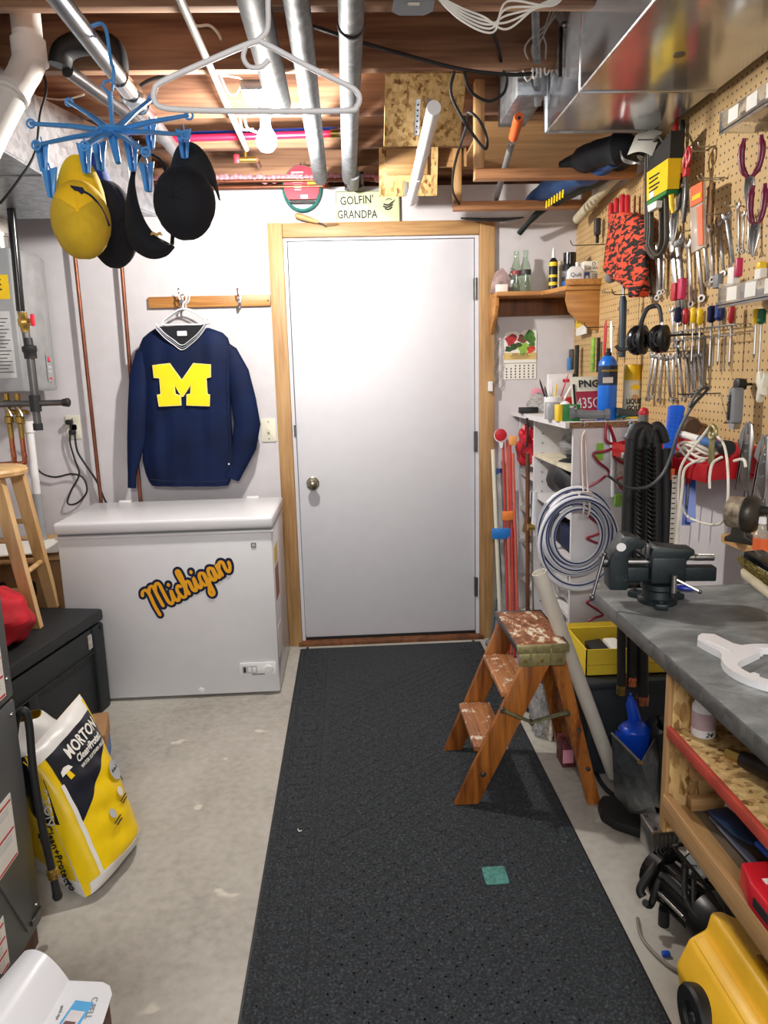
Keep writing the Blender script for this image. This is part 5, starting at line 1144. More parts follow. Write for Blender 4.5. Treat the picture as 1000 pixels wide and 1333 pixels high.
for k, (x_, yb, r, e) in enumerate(((809, 892, .013, 'brass'), (823, 880, .016, 'copperl'), (837, 905, .017, 'copperl'))):
    a = P(x_, 800, Y=2.12); b_ = P(x_, yb, Y=2.12); part(MB().tube([a+V((0, 0, .10)), a, b_], r, 14), 'hanging_end', M['rubber'], HB)
    part(MB().rev([(0, r*1.1), (.014, r*1.15), (.016, r*1.05), (.03, r*1.1)], b_, (0, 0, -1), 16), 'metal_coupling', M[e], HB)
single(MB().bb((P(812, 575, Y=2.23).x, 2.23, 1.12), (WX-.007, 2.25, 1.14), .003), 'support_bracket', M['steel'], 'steel arm from the wall carrying the black hose bundle', 'bracket')
# rubber strap
rs = [(790, 618), (815, 634), (842, 634), (862, 618), (873, 595), (880, 572), (890, 548), (903, 527), (918, 511), (922, 505), (915, 506), (905, 515), (897, 530)]
single(MB().tube([P(x, y, Y=2.0) for x, y in rs], .0075, 10, sm=6, flat=.5), 'rubber_strap', plain('3A3D42', .5), 'long grey rubber strap curving in front of the black hoses', 'strap')

# ---- red tray
t = thing('tool_tray', 'red metal wall tray holding rope and screwdrivers', 'tray', (1.08, 2.3, 1.06))
rt = plain('B5121F', .35, var=.08)
f = frame((1.15, 2.02, 1.07), (-1, 0, 0), (0, 0, 1))
part(MB().bb((1.0, 1.98, 1.085), (1.15, 2.72, 1.090)), 'shelf_plate', rt, t)
part(MB().bb((.996, 1.98, 1.075), (1.002, 2.72, 1.125), .001), 'front_lip', rt, t)
part(MB(frame((0, 1.98, 0), (1, 0, 0), (0, 0, 1))).prism([(.998, 1.08), (1.148, 1.10), (1.148, 1.175), (1.10, 1.16), (.998, 1.12)], -.003, .0), 'end_plate', rt, t)
part(MB(frame((0, 2.72, 0), (1, 0, 0), (0, 0, 1))).prism([(.998, 1.08), (1.148, 1.08), (1.148, 1.15), (.998, 1.12)], -.003, .0), 'end_plate', rt, t)
part(MB().bb((1.143, 1.98, 1.085), (1.147, 2.72, 1.175)), 'back_plate', rt, t)
def TR(y, x=1.07, z=1.093): return V((x, y, z))
# screwdrivers in the tray
def driver(top, dirv, L, hm_, lab, hr=.012, hl=.09, grp=None):
    d = V(dirv).normalized(); t = thing('screwdriver', lab, 'screwdriver', top+d*L, grp)
    part(MB().rev([(0, hr*.6), (.006, hr), (hl*.45, hr*.92), (hl*.8, hr), (hl*.92, hr*.7), (hl, hr*.45)], top, d, 10), 'handle', hm_, t)
    part(MB().cyl(top+d*hl*.98, top+d*(L-.012), .0032, n=8), 'shaft', M['steel'], t)
    part(MB().cyl(top+d*(L-.012), top+d*L, .0034, .0012, n=6), 'tip', M['dsteel'], t)
    return t
for k, (px, py, L, hm_, lab) in enumerate(((858, 590, .22, 'red', 'red handled screwdriver stuck through the tray left end'), (868, 588, .20, 'black', 'black handled screwdriver in the red tray'), (899, 592, .17, 'red', 'short red handled driver in the red tray under the clamp'), (880, 590, .19, 'teal', 'teal handled screwdriver in the red tray'))):
    driver(P(px, py, X=1.04), (0, .05, -1), L, M[hm_], lab, grp='screwdrivers in the red tray')
q = P(838, 540, X=1.02); t = thing('bottle_clamp', 'clear red capped oil bottle at the left of the tray', 'bottle', q+V((0, 0, -.09)))
part(MB().rev([(0, .014), (.04, .017), (.10, .017)], q+V((0, 0, -.10)), (0, 0, 1), 16), 'bottle_body', plain('7C7F7A', .3, .4), t); part(MB().rev([(0, .017), (.01, .018), (.022, .012), (.026, .003)], q, (0, 0, 1), 16), 'red_cap', M['red'], t)
part(MB().rev([(0, .020), (.05, .022), (.09, .014)], q+V((0, 0, -.19)), (0, 0, 1), 16), 'grey_body', M['grey'], t)
# blue rasp
a, b_ = P(868, 530, X=1.02), P(884, 590, X=1.02); f = frame((a+b_)/2, (.8, -.6, 0), a-b_)
L = (a-b_).length; t = thing('rasp', 'blue plastic surface rasp standing in the tray', 'rasp', b_)
part(MB(f).prism([(-.018, -L/2), (.018, -L/2), (.026, L*.45), (.018, L/2), (-.018, L/2), (-.026, L*.45)], -.004, .004, .002), 'plate', M['blue'], t)
for i in range(9):
    for j in range(3): part(MB(f).box((-.012+.012*j, -L*.35+L*.085*i, .0045), (.006, .004, .001)), 'tooth', plain('2C6FE0', .3), t)
# hammer lying on tray
a, b_ = P(888, 565, X=1.05), P(946, 583, X=1.04)
t = thing('rubber_mallet', 'brown headed hammer with blue and white handle lying on the tray', 'hammer', b_)
part(MB().tube([a, a*.5+b_*.5], .011, 12), 'white_sleeve', M['paper'], t); part(MB().tube([a*.55+b_*.45, b_], .013, 12), 'blue_grip', plain('2D6AB0', .4), t)
part(MB().cyl(b_+V((0, .012, 0)), b_+V((0, -.012, -.0)), .021, n=18), 'black_end', M['black'], t)
part(MB().rev([(0, .024), (.01, .03), (.06, .03), (.07, .024)], P(895, 553, X=1.10)+V((0, .03, 0)), (0, -1, -.05), 18), 'head', plain('5A4432', .7, var=.2), t)
# rope coil + strands
rp = thing('rope_coil', 'white cotton rope coiled on the red tray with long loose ends', 'rope', P(905, 600, X=1.05))
for k in range(6):
    c = P(906+3*(k % 3), 593-2*(k % 4), X=1.04); pts = [c+V((.035*math.sin(2*math.pi*i/16+k)*.9, -.075*math.cos(2*math.pi*i/16+k*.7)*(1-.08*k), .008*k*.6+.012*math.sin(4*math.pi*i/16+k))) for i in range(16)]
    part(MB().tube(pts, .0040, 8, closed=True, sm=2), 'coil_turn', M['rope'], rp)
def X_(px, py, x): return P(px, py, X=x)
part(MB().tube([X_(920, 560, 1.03), X_(938, 572, 1.02), X_(945, 588, 1.01), X_(948, 620, 1.0), X_(947, 655, .99), X_(940, 680, .99), X_(920, 682, 1.0), X_(895, 672, 1.0), X_(886, 655, 1.0)], .0036, 8, sm=6), 'hanging_loop', M['rope'], rp)
part(MB().tube([X_(924, 556, 1.02), X_(905, 580, 1.0), X_(888, 605, .98), X_(884, 630, .98), X_(884, 680, .98), X_(880, 725, .98), X_(876, 760, .985)], .0040, 8, sm=6), 'loose_end', M['rope'], rp)
part(MB().tube([X_(912, 598, 1.0), X_(892, 610, .98), X_(888, 640, .975), X_(882, 690, .975), X_(874, 750, .985)], .0040, 8, sm=6), 'loose_end', M['rope'], rp)
part(MB().tube([X_(940, 595, 1.0), X_(928, 603, .99), X_(924, 620, .985), X_(924, 636, .985)], .0038, 8, sm=5), 'loose_end', M['rope'], rp)
part(MB().tube([X_(956, 600, .99), X_(968, 598, .99), X_(971, 608, .99)], .0038, 8, sm=4), 'loose_end', M['rope'], rp)
q = X_(932, 572, 1.03); t = thing('pulley', 'old brass ring tool with stamped strap standing in the tray', 'clamp', q+V((0, 0, -.06)))
part(MB(fr_wall(q+V((-.01, 0, .02)))).tube([(p[0], p[1], 0) for p in circ(.018, 18)], .006, 8, closed=True), 'ring', M['obrass'], t)
part(MB(fr_wall(q+V((-.01, 0, -.03)))).prism(rrect(.028, .08, .004), -.003, .003, .001), 'strap', M['obrass'], t)
# striped cord and blue wires hanging under the tray
q0, q1 = X_(878, 618, 1.0), X_(875, 750, 1.0); t = thing('measuring_strap', 'white strap with black ticks and orange tie hanging under the tray', 'strap', q1)
part(MB().box((q0+q1)/2, (.020, .003, (q0-q1).length), .001, rot=(0, 0, 0)), 'strap', M['rope'], t)
for k in range(20): part(MB().box(V(((q0.x+q1.x)/2-.004, (q0.y+q1.y)/2-.002, q1.z+(q0.z-q1.z)*(k+.5)/20)), (.010, .002, .003)), 'tick', M['ink'], t)
part(MB().tube([q0+V((-.004, 0, .02)), q0+V((-.004, 0, -.015))], .011, 8), 'orange_tie', M['orange'], t)
for k, (x0, x1, yb) in enumerate(((889, 893, 684), (895, 900, 680))): 
    a, b_ = X_(x0, 615, 1.04), X_(x1, yb, 1.04); single(MB(frame(b_, (.9, -.4, 0), a-b_)).prism([(-.006, (a-b_).length), (.006, (a-b_).length), (.013, 0), (-.013, 0)], -.0015, .0015), 'blue_strip', M['blue'], ['left dark blue strip hanging under the tray', 'right dark blue strip hanging under the tray'][k], 'strip', 'blue strips under the tray')
# ============================================================ PEGBOARD TOOLS
def pw(px, py, off): return P(px, py, X=WX-.006-off)
def peghook(px, py, lab=None, ln=.045, up=.012, w_=0, mt='steel', grp=None):
    q = pw(px, py, 0); mb = MB(fr_wall(q))
    for dx in ((0,) if not w_ else (-w_, w_)):
        mb.tube([(dx, .0, -.001), (dx, -.002, ln*.8), (dx, .002, ln*.95), (dx, up, ln)], .0019, 6, sm=3)
    if w_: mb.tube([(-w_, 0, .002), (w_, 0, .002)], .0019, 6); mb.tube([(-w_, -.002, ln*.5), (w_, -.002, ln*.5)], .0016, 6)
    return mb, q
HOOKL = 0
def hook(px, py, lab, **k):
    mb, q = peghook(px, py, **k)
    if k.get('w_'):
        t = thing('double_hook', lab, 'hook', q)
        w_ = k['w_']; ln = k.get('ln', .045); up = k.get('up', .012); f = fr_wall(q)
        for dx in (-w_, w_): part(MB(f).tube([(dx, .0, -.001), (dx, -.002, ln*.8), (dx, .002, ln*.95), (dx, up, ln)], .0019, 6, sm=3), 'prong', M[k.get('mt', 'steel')], t)
        part(MB(f).tube([(-w_, 0, .003), (w_, 0, .003)], .0017, 6), 'cross_wire', M[k.get('mt', 'steel')], t); return t
    return single(mb, 'peg_hook', M[k.get('mt', 'steel')], lab, 'hook')
def wrench_proto():
    t = thing('wrench', 'x', 'wrench', (0, 0, 0))      # unit length 1, top jaw at z=0, hanging down to z=-1 ; u=-Y
    f = frame((0, 0, 0), (0, -1, 0), (0, 0, 1))
    part(MB(f).prism([(-.022, -.86), (.022, -.86), (.028, -.12), (-.028, -.12)], -.012, .012, .006), 'shank', M['steel'], t)
    jaw = [(-.028, -.13), (.028, -.13), (.062, -.085), (.066, -.02), (.040, .010), (.026, -.04), (.0, -.062), (-.026, -.045), (-.030, .012), (-.060, -.015), (-.062, -.085)]
    part(MB(f).prism(jaw, -.016, .016, .004), 'open_jaw', M['steel'], t)
    o = circ(.050, 18, cy=-.90); i_ = circ(.026, 18, cy=-.90)
    part(MB(f).ring(o, i_, -.018, .018), 'ring_end', M['steel'], t)
    return t
WR = wrench_proto(); first = [True]
def wrench(x0, y0, x1, y1, off, lab, grp, tilt=0):
    a = pw(x0, y0, off); b_ = P(x1, y1, X=a.x)
    L = (a-b_).length; d = (a-b_).normalized(); ang_ = math.atan2(-(d.y), d.z)
    if first[0]: t = WR; first[0] = False
    else: t = dup(WR)
    s_ = L
    t.location = a; t.rotation_euler = (ang_, 0, tilt); t.scale = (s_*1.3, s_*(1.15 if L > .17 else 1.35), s_)
    t['label'] = lab; t['group'] = grp
    return t
up = [(846, 322, 847, 392), (852, 320, 853, 395), (858, 318, 857, 388), (864, 322, 863, 386), (873, 296, 877, 430), (882, 306, 884, 426), (896, 312, 898, 405), (906, 300, 909, 398), (915, 292, 917, 378), (925, 292, 926, 372), (936, 284, 938, 364), (946, 276, 949, 352)]
nth = ['first', 'second', 'third', 'fourth', 'fifth', 'sixth', 'seventh', 'eighth', 'ninth', 'tenth', 'eleventh', 'twelfth', 'thirteenth', 'fourteenth', 'fifteenth']
for k, w4 in enumerate(up): wrench(*w4, .020+.006*(k % 3), nth[k]+' wrench from the left in the upper row on the pegboard', 'upper row of wrenches', tilt=.45+.2*((k % 3)-1))
for k, w4 in enumerate([(961, 263, 962, 332), (968, 275, 967, 333), (974, 272, 974, 334)]): wrench(*w4, .03, ['left', 'middle', 'right'][k]+' one of three short wrenches beside the maroon pliers', 'short wrenches by the maroon pliers')
low = [(851, 457, 845, 526), (856, 459, 851, 523), (861, 460, 858, 527), (868, 461, 869, 527), (875, 460, 876, 528), (883, 458, 885, 526), (893, 458, 895, 521), (899, 458, 900, 518), (905, 458, 904, 515), (909, 458, 910, 508), (914, 457, 916, 506)]
for k, w4 in enumerate(low): wrench(*w4, .018+.005*(k % 2), nth[k]+' wrench from the left in the lower row under the earmuffs', 'lower row of wrenches', tilt=.5+.3*((k % 2)-.5))
for k, w4 in enumerate([(874, 400, 876, 455), (887, 430, 889, 470), (862, 430, 861, 470)]): wrench(*w4, .04, ['steel wrench dangling just right of the earmuffs', 'short adjustable wrench under the long black hook arm', 'wrench half hidden behind the earmuffs'][k], 'wrenches around the earmuffs', tilt=.3)
for k, (px, py, lab) in enumerate(((849, 318, 'peg hook holding the leftmost upper wrenches'), (862, 316, 'peg hook behind the camouflage cloth edge'), (878, 300, 'peg hook of the two longest wrenches'), (901, 300, 'peg hook above the long single wrench'), (921, 290, 'peg hook under the orange package corner'), (941, 278, 'peg hook between the upper right wrenches'), (968, 268, 'peg hook holding three short wrenches'), (858, 456, 'peg hook at the left of the lower wrench row'), (880, 457, 'peg hook in the middle of the lower wrench row'), (905, 456, 'peg hook at the right of the lower wrench row'))):
    hook(px, py, lab, ln=.055)
for k, (px, py, ln, w_, lab) in enumerate(((925, 193, .05, .022, 'double wire hook empty above the orange package'), (905, 205, .07, .012, 'double wire hook over the red handled shears'), (940, 232, .07, .012, 'long double wire hook pointing right of the orange package'), (898, 545, .03, .012, 'small empty double hook over the red tray'), (757, 420, .03, .010, 'empty double hook below the corner shelf'), (818, 403, .04, .006, 'double hook holding the blue grey hammer'), (800, 380, .05, .012, 'double hook holding the hammer head'))):
    hook(px, py, lab, ln=ln, w_=w_)
for k, (px, py, ln, lab) in enumerate(((790, 318, .16, 'long black rod hook at the corner over the bulb cartons'), (800, 425, .13, 'long black rod hook behind the torch cylinder'), (848, 382, .15, 'black rod hook under the camouflage cloth'))):
    hook(px, py, lab, ln=ln, mt='black', up=.02)
single(MB(fr_wall(pw(915, 435, 0))).tube([(0, 0, 0), (-.01, 0, .06), (-.02, -.002, .15), (-.022, .01, .16)], .0035, 8, sm=4), 'rod_hook', M['black'], 'long black arm hook pointing left to the earmuffs', 'hook')
single(MB(fr_wall(pw(938, 512, 0))).tube([(0, 0, 0), (-.002, 0, .05), (-.002, .0, .13)], .0022, 8, sm=3), 'rod_hook', M['dsteel'], 'thin wire arm holding the grey rubber strap end', 'hook')

# earmuffs
q = pw(850, 436, .13); em = thing('earmuffs', 'black hearing protection earmuffs hanging on a long hook', 'earmuffs', q+V((0, 0, -.05)))
f = frame(q, (.93, -.36, 0), (0, 0, 1))
part(MB(f).tube([(-.040, .0, 0), (-.038, .04, 0), (-.022, .082, 0), (.0, .092, 0), (.016, .085, .01), (.024, .04, .02), (.022, .0, .02)], .0075, 10, sm=6, flat=.5), 'headband', M['black'], em)
for dx, s_, w_ in ((-.046, 1.0, -.01), (.018, .92, .035)):
    part(MB(f).ell((dx, -.015, w_), (.040*s_, .050*s_, .034*s_), 20, 12), 'ear_cup', M['blackgl'], em)
    part(MB(f).rev([(0, .046*s_), (.012, .048*s_), (.016, .040*s_)], (dx+.010, -.015, w_+.006), (1, 0, .4), 22), 'cushion', M['black'], em)
    part(MB(f).ring(circ(.019, 18, cx=dx, cy=-.015, ry=.026), circ(.015, 18, cx=dx, cy=-.015, ry=.021), w_+.02, w_+.032), 'cup_ridge', M['dkplastic'], em)
part(MB(f).box((.024, .030, .030), (.012, .018, .006), .001), 'slider', M['steel'], em)
part(MB(f).tube([(-.07, -.04, .0), (-.10, -.045, .0), (-.115, -.03, 0)], .006, 8, sm=4, flat=.5), 'loose_strap', M['black'], em)
# camo cloth over red handles
def px2(pts, off): return [pw(x, y, off) for x, y in pts]
cf = MB(); rings = []
rowsC = [(277, 800, 826), (286, 795, 838), (300, 793, 841), (318, 791, 842), (335, 789, 842), (352, 787, 842), (362, 797, 841), (375, 825, 839), (386, 828, 836)]
for i, (y, xl, xr) in enumerate(rowsC):
    a = pw(xl, y, .06); b_ = pw(xr, y, .06); c = (a+b_)/2; hw = abs(a.y-b_.y)/2; rg = []
    for k in range(32):
        an = 2*math.pi*k/32; ca, sa = math.cos(an), math.sin(an)
        rg.append((c.x-.034*sa*(1+.15*math.sin(5*an+i)), c.y+hw*ca*(1+.04*math.sin(3*an+i*2)), c.z+.004*math.sin(an*4+i)+(b_.z-a.z)/2*-ca))
    rings.append(rg)
cc = single(MB().loft(rings), 'camo_cloth', camo(), 'orange and black camouflage cloth hanging over red handles', 'cloth', ang=70)
for k, (x0, y0, x1) in enumerate(((796, 264, 794), (803, 258, 801), (811, 253, 810), (817, 254, 817))):
    a = pw(x0, y0, .05); b_ = pw(x1, y0+70, .05); t = thing('bolt_cutters', ['leftmost red tool handle above the camouflage cloth', 'second red tool handle above the camouflage cloth', 'third red tool handle above the camouflage cloth', 'rightmost red tool handle above the camouflage cloth'][k], 'tool', b_, 'red handled cutters behind the camouflage cloth')
    part(MB().tube([a, a*.95+b_*.05, b_], [.007, .011, .010], 12), 'red_grip', M['red'], t); part(MB().cyl(a*.3+b_*.7, b_, .006), 'steel_neck', M['steel'], t)
for k, (px, py) in enumerate(((803, 240), (811, 236), (820, 232))): hook(px, py, ['leftmost tall wire hook above the red handles', 'middle tall wire hook above the red handles', 'rightmost tall wire hook above the red handles'][k], ln=.05, up=.02)
# hex key holder at corner
q = pw(778, 300, .03); t = thing('hex_key_holder', 'black and grey hex key set hanging near the corner', 'hex keys', q+V((0, 0, -.05)))
f = fr_wall(q); part(MB(f).box((0, .015, 0), (.03, .07, .022), .004), 'holder', M['dkplastic'], t)
for k in range(5): part(MB(f).box((-.008+.004*k, .02, .012), (.002, .055, .004)), 'key', M['steel'], t)
part(MB(f).box((0, -.035, 0), (.014, .036, .012), .002), 'lower_key', M['blackgl'], t)
# belts with yellow card
q = pw(853, 262, .07); bt = thing('drive_belts', 'loop of dark rubber belts in yellow and black card sleeve', 'belt', pw(853, 335, .07))
for k, (xl, xr) in enumerate(((842, 864), (845, 860), (848, 867))):
    pts = [pw(x, y, .06+.012*k) for x, y in ((xl, 300), (xl-1, 320), ((xl+xr)/2, 336-2*k), (xr, 318), (xr+1, 290), (xr, 230), (xr-1, 190), ((xl+xr)/2, 178), (xl+1, 200), (xl, 250))]
    part(MB().tube(pts, .0055, 8, closed=True, sm=4, flat=1.6), 'belt', plain('4A4540', .6), bt)
def wpoly(pts, off, z1, name, mt_, par, bev=0):
    q0 = pw(pts[0][0], pts[0][1], off); f_ = fr_wall(q0); iv = f_.inverted(); pl = []
    for x, y in pts:
        l = iv @ P(x, y, X=q0.x); pl.append((l.x, l.y))
    return part(MB(f_).prism(pl, -z1, 0, bev), name, mt_, par, flat=(bev == 0))
wpoly([(842, 225), (870, 206), (869, 246), (842, 262)], .105, .05, 'yellow_card', M['dyellow'], bt)
wpoly([(846, 205), (874, 170), (872, 206), (842, 226)], .10, .045, 'black_sleeve', M['black'], bt)
wpoly([(842, 263), (868, 247), (867, 252), (843, 268)], .106, .05, 'green_edge', M['green'], bt)
wpoly([(843, 268), (855, 261), (854, 270), (844, 276)], .108, .02, 'barcode_tab', M['paper'], bt)
for k in range(4): wpoly([(845, 232+6*k), (858-2*(k % 2), 224+6*k), (858-2*(k % 2), 226+6*k), (845, 234+6*k)], .107, .002, 'printed_line', M['ink'], bt)
wpoly([(845, 252), (851, 248), (851, 256), (845, 260)], .107, .002, 'barcode', M['paper'], bt)
q = P(840, 185, Y=2.5); t = thing('paper_tag', 'curled white paper tag hanging under the duct corner', 'tag', P(835, 200, Y=2.5))
c4 = [P(x, y, Y=yy) for x, y, yy in ((828, 176, 2.66), (862, 172, 2.6), (849, 203, 2.55), (817, 202, 2.62))]
part(MB().sheet(lambda a, b: (c4[0]*(1-a)+c4[1]*a)*(1-b)+(c4[3]*(1-a)+c4[2]*a)*b+V((0, 0, .012*math.sin(a*3.1))), 8, 6, .0012), 'tag', plain('D8D6CC', .7), t)
part(MB().box((c4[0]+c4[1]+c4[2]+c4[3])/4+V((0, -.01, .012)), (.05, .004, .004), rot=(0, .1, -.3)), 'printed_line', M['dgrey'], t)
wc = MB(); 
for k in range(4): wc.tube([P(810, 198+k, Y=2.62), P(815, 207+2*k, Y=2.60), P(828, 210+k, Y=2.58), P(837, 214-3*k, Y=2.58), P(830, 205-k, Y=2.6)], .0022, 6, sm=5)
for k in range(3):
    single(MB().tube([P(808, 196+2*k, Y=2.66), P(812, 206+2*k, Y=2.64), P(826, 211+k, Y=2.62), P(838, 214-4*k, Y=2.62), P(830, 204-k, Y=2.64)], .0022, 6, sm=5), 'steel_cable', M['steel'], ['upper loop of thin steel cable under the paper tag', 'middle loop of thin steel cable under the paper tag', 'lower loop of thin steel cable under the paper tag'][k], 'cable', 'steel cable loops')
# pliers
def pliers(px, py, h_px, cols, lab, off=.05, spread=.014, lean_=0, name='pliers'):
    """handles up, jaws down; (px,py) top of handles, h_px total height in px"""
    a = pw(px, py, off); b_ = P(px+lean_, py+h_px, X=a.x); L = (a-b_).length; d = (a-b_).normalized()
    f = frame(b_, V((.75, -.66, 0)), d); t = thing(name, lab, 'pliers', b_)
    for s_, c in ((-1, cols[0]), (1, cols[1])):
        part(MB(f).tube([(s_*spread*.9, L, 0), (s_*spread*1.15, L*.80, 0), (s_*spread*.9, L*.58, 0), (s_*.005, L*.45, 0)], [.006, .009, .008, .006], 10, sm=5, flat=.75), 'handle', c, t)
        part(MB(f).prism([(0, L*.47), (s_*.012, L*.44), (s_*.014, L*.30), (s_*.010, L*.16), (s_*.003, 0), (0, 0)][::s_], -.005+.002*s_, .005+.002*s_, .0015), 'jaw', M['steel'], t)
    part(MB(f).cyl((0, L*.40, -.009), (0, L*.40, .009), .007, n=12), 'pivot', M['dsteel'], t)
    return t
pliers(876, 228, 90, (M['dyellow'], M['blacktape']), 'pliers with one yellow and one black handle beside the belts', off=.08)
pliers(882, 158, 40, (M['red'], M['blacktape']), 'small pliers with red and black handles high beside the duct', off=.03, spread=.010)
pliers(980, 242, 92, (M['maroon'], M['maroon']), 'maroon handled linesman pliers at the right', off=.06, spread=.015)
pliers(980, 178, 95, (M['maroon'], M['maroon']), 'open maroon handled pliers above the linesman pliers', off=.05, spread=.022, lean_=-6)
q = pw(894, 195, .07); t = thing('snips', 'shears with red loop handles hanging beside the yellow pliers', 'shears', pw(893, 300, .07)); f = fr_wall(pw(894, 210, .07))
for dx, dy in ((-.006, 0), (.010, .012)): part(MB(f).tube([(dx+p[0], dy+p[1], 0) for p in circ(.014, 16, ry=.024)], .0045, 8, closed=True), 'loop_handle', M['red'], t)
part(MB(f).prism([(-.014, -.02), (.014, -.02), (.010, -.045), (-.010, -.045)], -.008, .008, .003), 'red_neck', M['red'], t)
part(MB(f).prism([(-.010, -.045), (.010, -.045), (.012, -.10), (.004, -.18), (-.006, -.18), (-.010, -.10)], -.006, .006, .002), 'steel_blades', M['dsteel'], t)
part(MB(f).cyl((0, -.07, -.01), (0, -.07, .012), .006), 'bolt', M['chrome'], t)
# orange blister pack with brown backer
op_ = thing('blister_pack', 'orange printed blister package with clear front on a hook', 'package', pw(905, 325, .07))
wpoly([(897, 246), (914, 236), (915, 322), (900, 330)], .07, .012, 'blister', plain('E8D9CC', .15, trans=.45), op_, .002)
wpoly([(899, 244), (914, 236), (914, 262), (899, 270)], .074, .004, 'orange_header', M['orange'], op_)
wpoly([(901, 256), (912, 250), (912, 256), (901, 262)], .0755, .002, 'yellow_print', M['dyellow'], op_)
wpoly([(907, 270), (914, 266), (915, 318), (909, 320)], .074, .004, 'orange_stripe', plain('E87850', .5), op_)
single(MB(fr_wall(pw(924, 278, .004))).prism([(-.016, -.10), (.018, -.09), (.018, .09), (-.016, .08)], 0, .004), 'cardboard_backer', wood('8A6238', '6E4A28', 2), 'brown cardboard strip on the pegboard right of the orange package', 'card')
# clear acrylic shelves with wooden boards
ac = plain('F0F2F4', .06, trans=.9, var=.01)
for k, (px0, py0, lab, its) in enumerate(((936, 172, 'upper clear acrylic wall shelf with a wooden board', 0), (893, 372, 'lower clear acrylic wall shelf carrying a wooden board', 1))):
    q = pw(px0, py0, .10) if k == 0 else P(934, 397, X=1.02)
    y1 = q.y; z = q.z; t = thing('acrylic_shelf', lab, 'shelf', (1.10, y1-.25, z-.01))
    x0 = q.x
    part(MB().bb((x0, y1-.62, z-.004), (WX-.007, y1, z+.0), .001), 'base_sheet', ac, t)
    part(MB().bb((x0, y1-.62, z-.010), (x0+.004, y1, z+.045), .001), 'front_lip', ac, t)
    part(MB().bb((x0, y1-.004, z), (WX-.007, y1, z+.055), .001), 'end_sheet', ac, t)
    part(MB().bb((x0+.02, y1-.60, z+.001), (WX-.008, y1-.09, z+.022), .001), 'wooden_board', M['oaky'], t)
    for j in range(3): part(MB().bb((x0-.0015, y1-.05-.09*j, z+.005), (x0-.0005, y1-.10-.09*j+.0, z+.040)), 'paper_label', M['paper'], t)
# bits on the lower acrylic shelf
for k, (px, py, w_, h_, mt_, lab) in enumerate(((879, 380, .03, .055, 'red', 'red handled gauge standing in front of the screwdriver rack'), (888, 376, .028, .065, 'magenta', 'crimson level behind the screwdriver rack'), (935, 366, .03, .04, 'grey', 'grey plastic clip over the lower acrylic shelf'), (955, 362, .035, .06, 'paper', 'white paper packet on the lower acrylic shelf'), (990, 365, .03, .06, 'paper', 'white boxed part at the right of the lower acrylic shelf'), (991, 346, .02, .02, 'dyellow', 'yellow cap over the lower acrylic shelf'), (962, 348, .012, .05, 'magenta', 'pink marker in the paper packet'))):
    q = pw(px, py, .06); single(MB(fr_wall(q)).box((0, 0, 0), (w_, h_, .02), .004), 'small_item', M[mt_], lab, 'item')
# wire rack of screwdrivers
wr = thing('screwdriver_rack', 'wire rack on the pegboard filled with screwdrivers', 'rack', pw(900, 440, .03))
f = fr_wall(pw(900, 431, 0)); e1 = pw(871, 434, .0); e2 = pw(977, 422, .0); ya, yb = -(e1.y-pw(900, 431, 0).y), -(e2.y-pw(900, 431, 0).y)
for (z_, dy) in ((.045, 0), (.02, 0), (.045, -.028)): part(MB(f).tube([(ya, dy, z_), (yb, dy, z_)], .0018, 6), 'rail_wire', M['steel'], wr)
for j in range(8):
    x = ya+(yb-ya)*j/7; part(MB(f).tube([(x, 0, 0), (x, 0, .045), (x, -.028, .045), (x, -.028, .0)], .0014, 6), 'loop_wire', M['steel'], wr)
for k, (px, py, hm_, hr, L) in enumerate(((883, 400, M['navy'], .012, .20), (893, 402, M['red'], .010, .16), (903, 400, M['dyellow'], .009, .18), (912, 402, M['dyellow'], .010, .15), (927, 398, M['navy'], .013, .19), (938, 395, plain('1B3A86', .3), .015, .18), (953, 398, M['red'], .009, .17))):
    driver(pw(px, py, .033), (0, -.02, -1), L, hm_, ['dark blue handled screwdriver at the left of the wire rack', 'red handled screwdriver second in the wire rack', 'slim yellow screwdriver third in the wire rack', 'yellow and black screwdriver in the middle of the rack', 'navy screwdriver right of the yellow ones in the rack', 'fat blue screwdriver, thickest in the wire rack', 'red screwdriver right of the fat blue one'][k], hr, .05)
driver(pw(992, 402, .04), (0, -.02, -1), .20, plain('2C7A5A', .4), 'yellow green handled screwdriver at the far right', .012, .04)
driver(pw(985, 402, .05), (0, -.02, -1), .13, M['dyellow'], 'yellow screwdriver beside the green one at the far right', .009, .04)
single(MB(fr_wall(pw(917, 450, .02))).prism([(-.004, .03), (.004, .03), (.010, -.13), (.002, -.13)], -.002, .002), 'hacksaw_blade', M['dsteel'], 'dark flat file hanging at the left of the screwdrivers', 'file')
for k, px in enumerate((910, 930, 945)):
    single(MB(fr_wall(pw(px, 438, .02))).prism([(-.003, 0), (.003, 0), (.002, -.08-.01*k), (-.002, -.08-.01*k)], -.002, .002), 'drill_bit', M['steel'], ['left thin steel bit under the screwdriver rack', 'middle thin steel bit under the screwdriver rack', 'right thin steel bit under the screwdriver rack'][k], 'bit', 'steel bits under the rack')
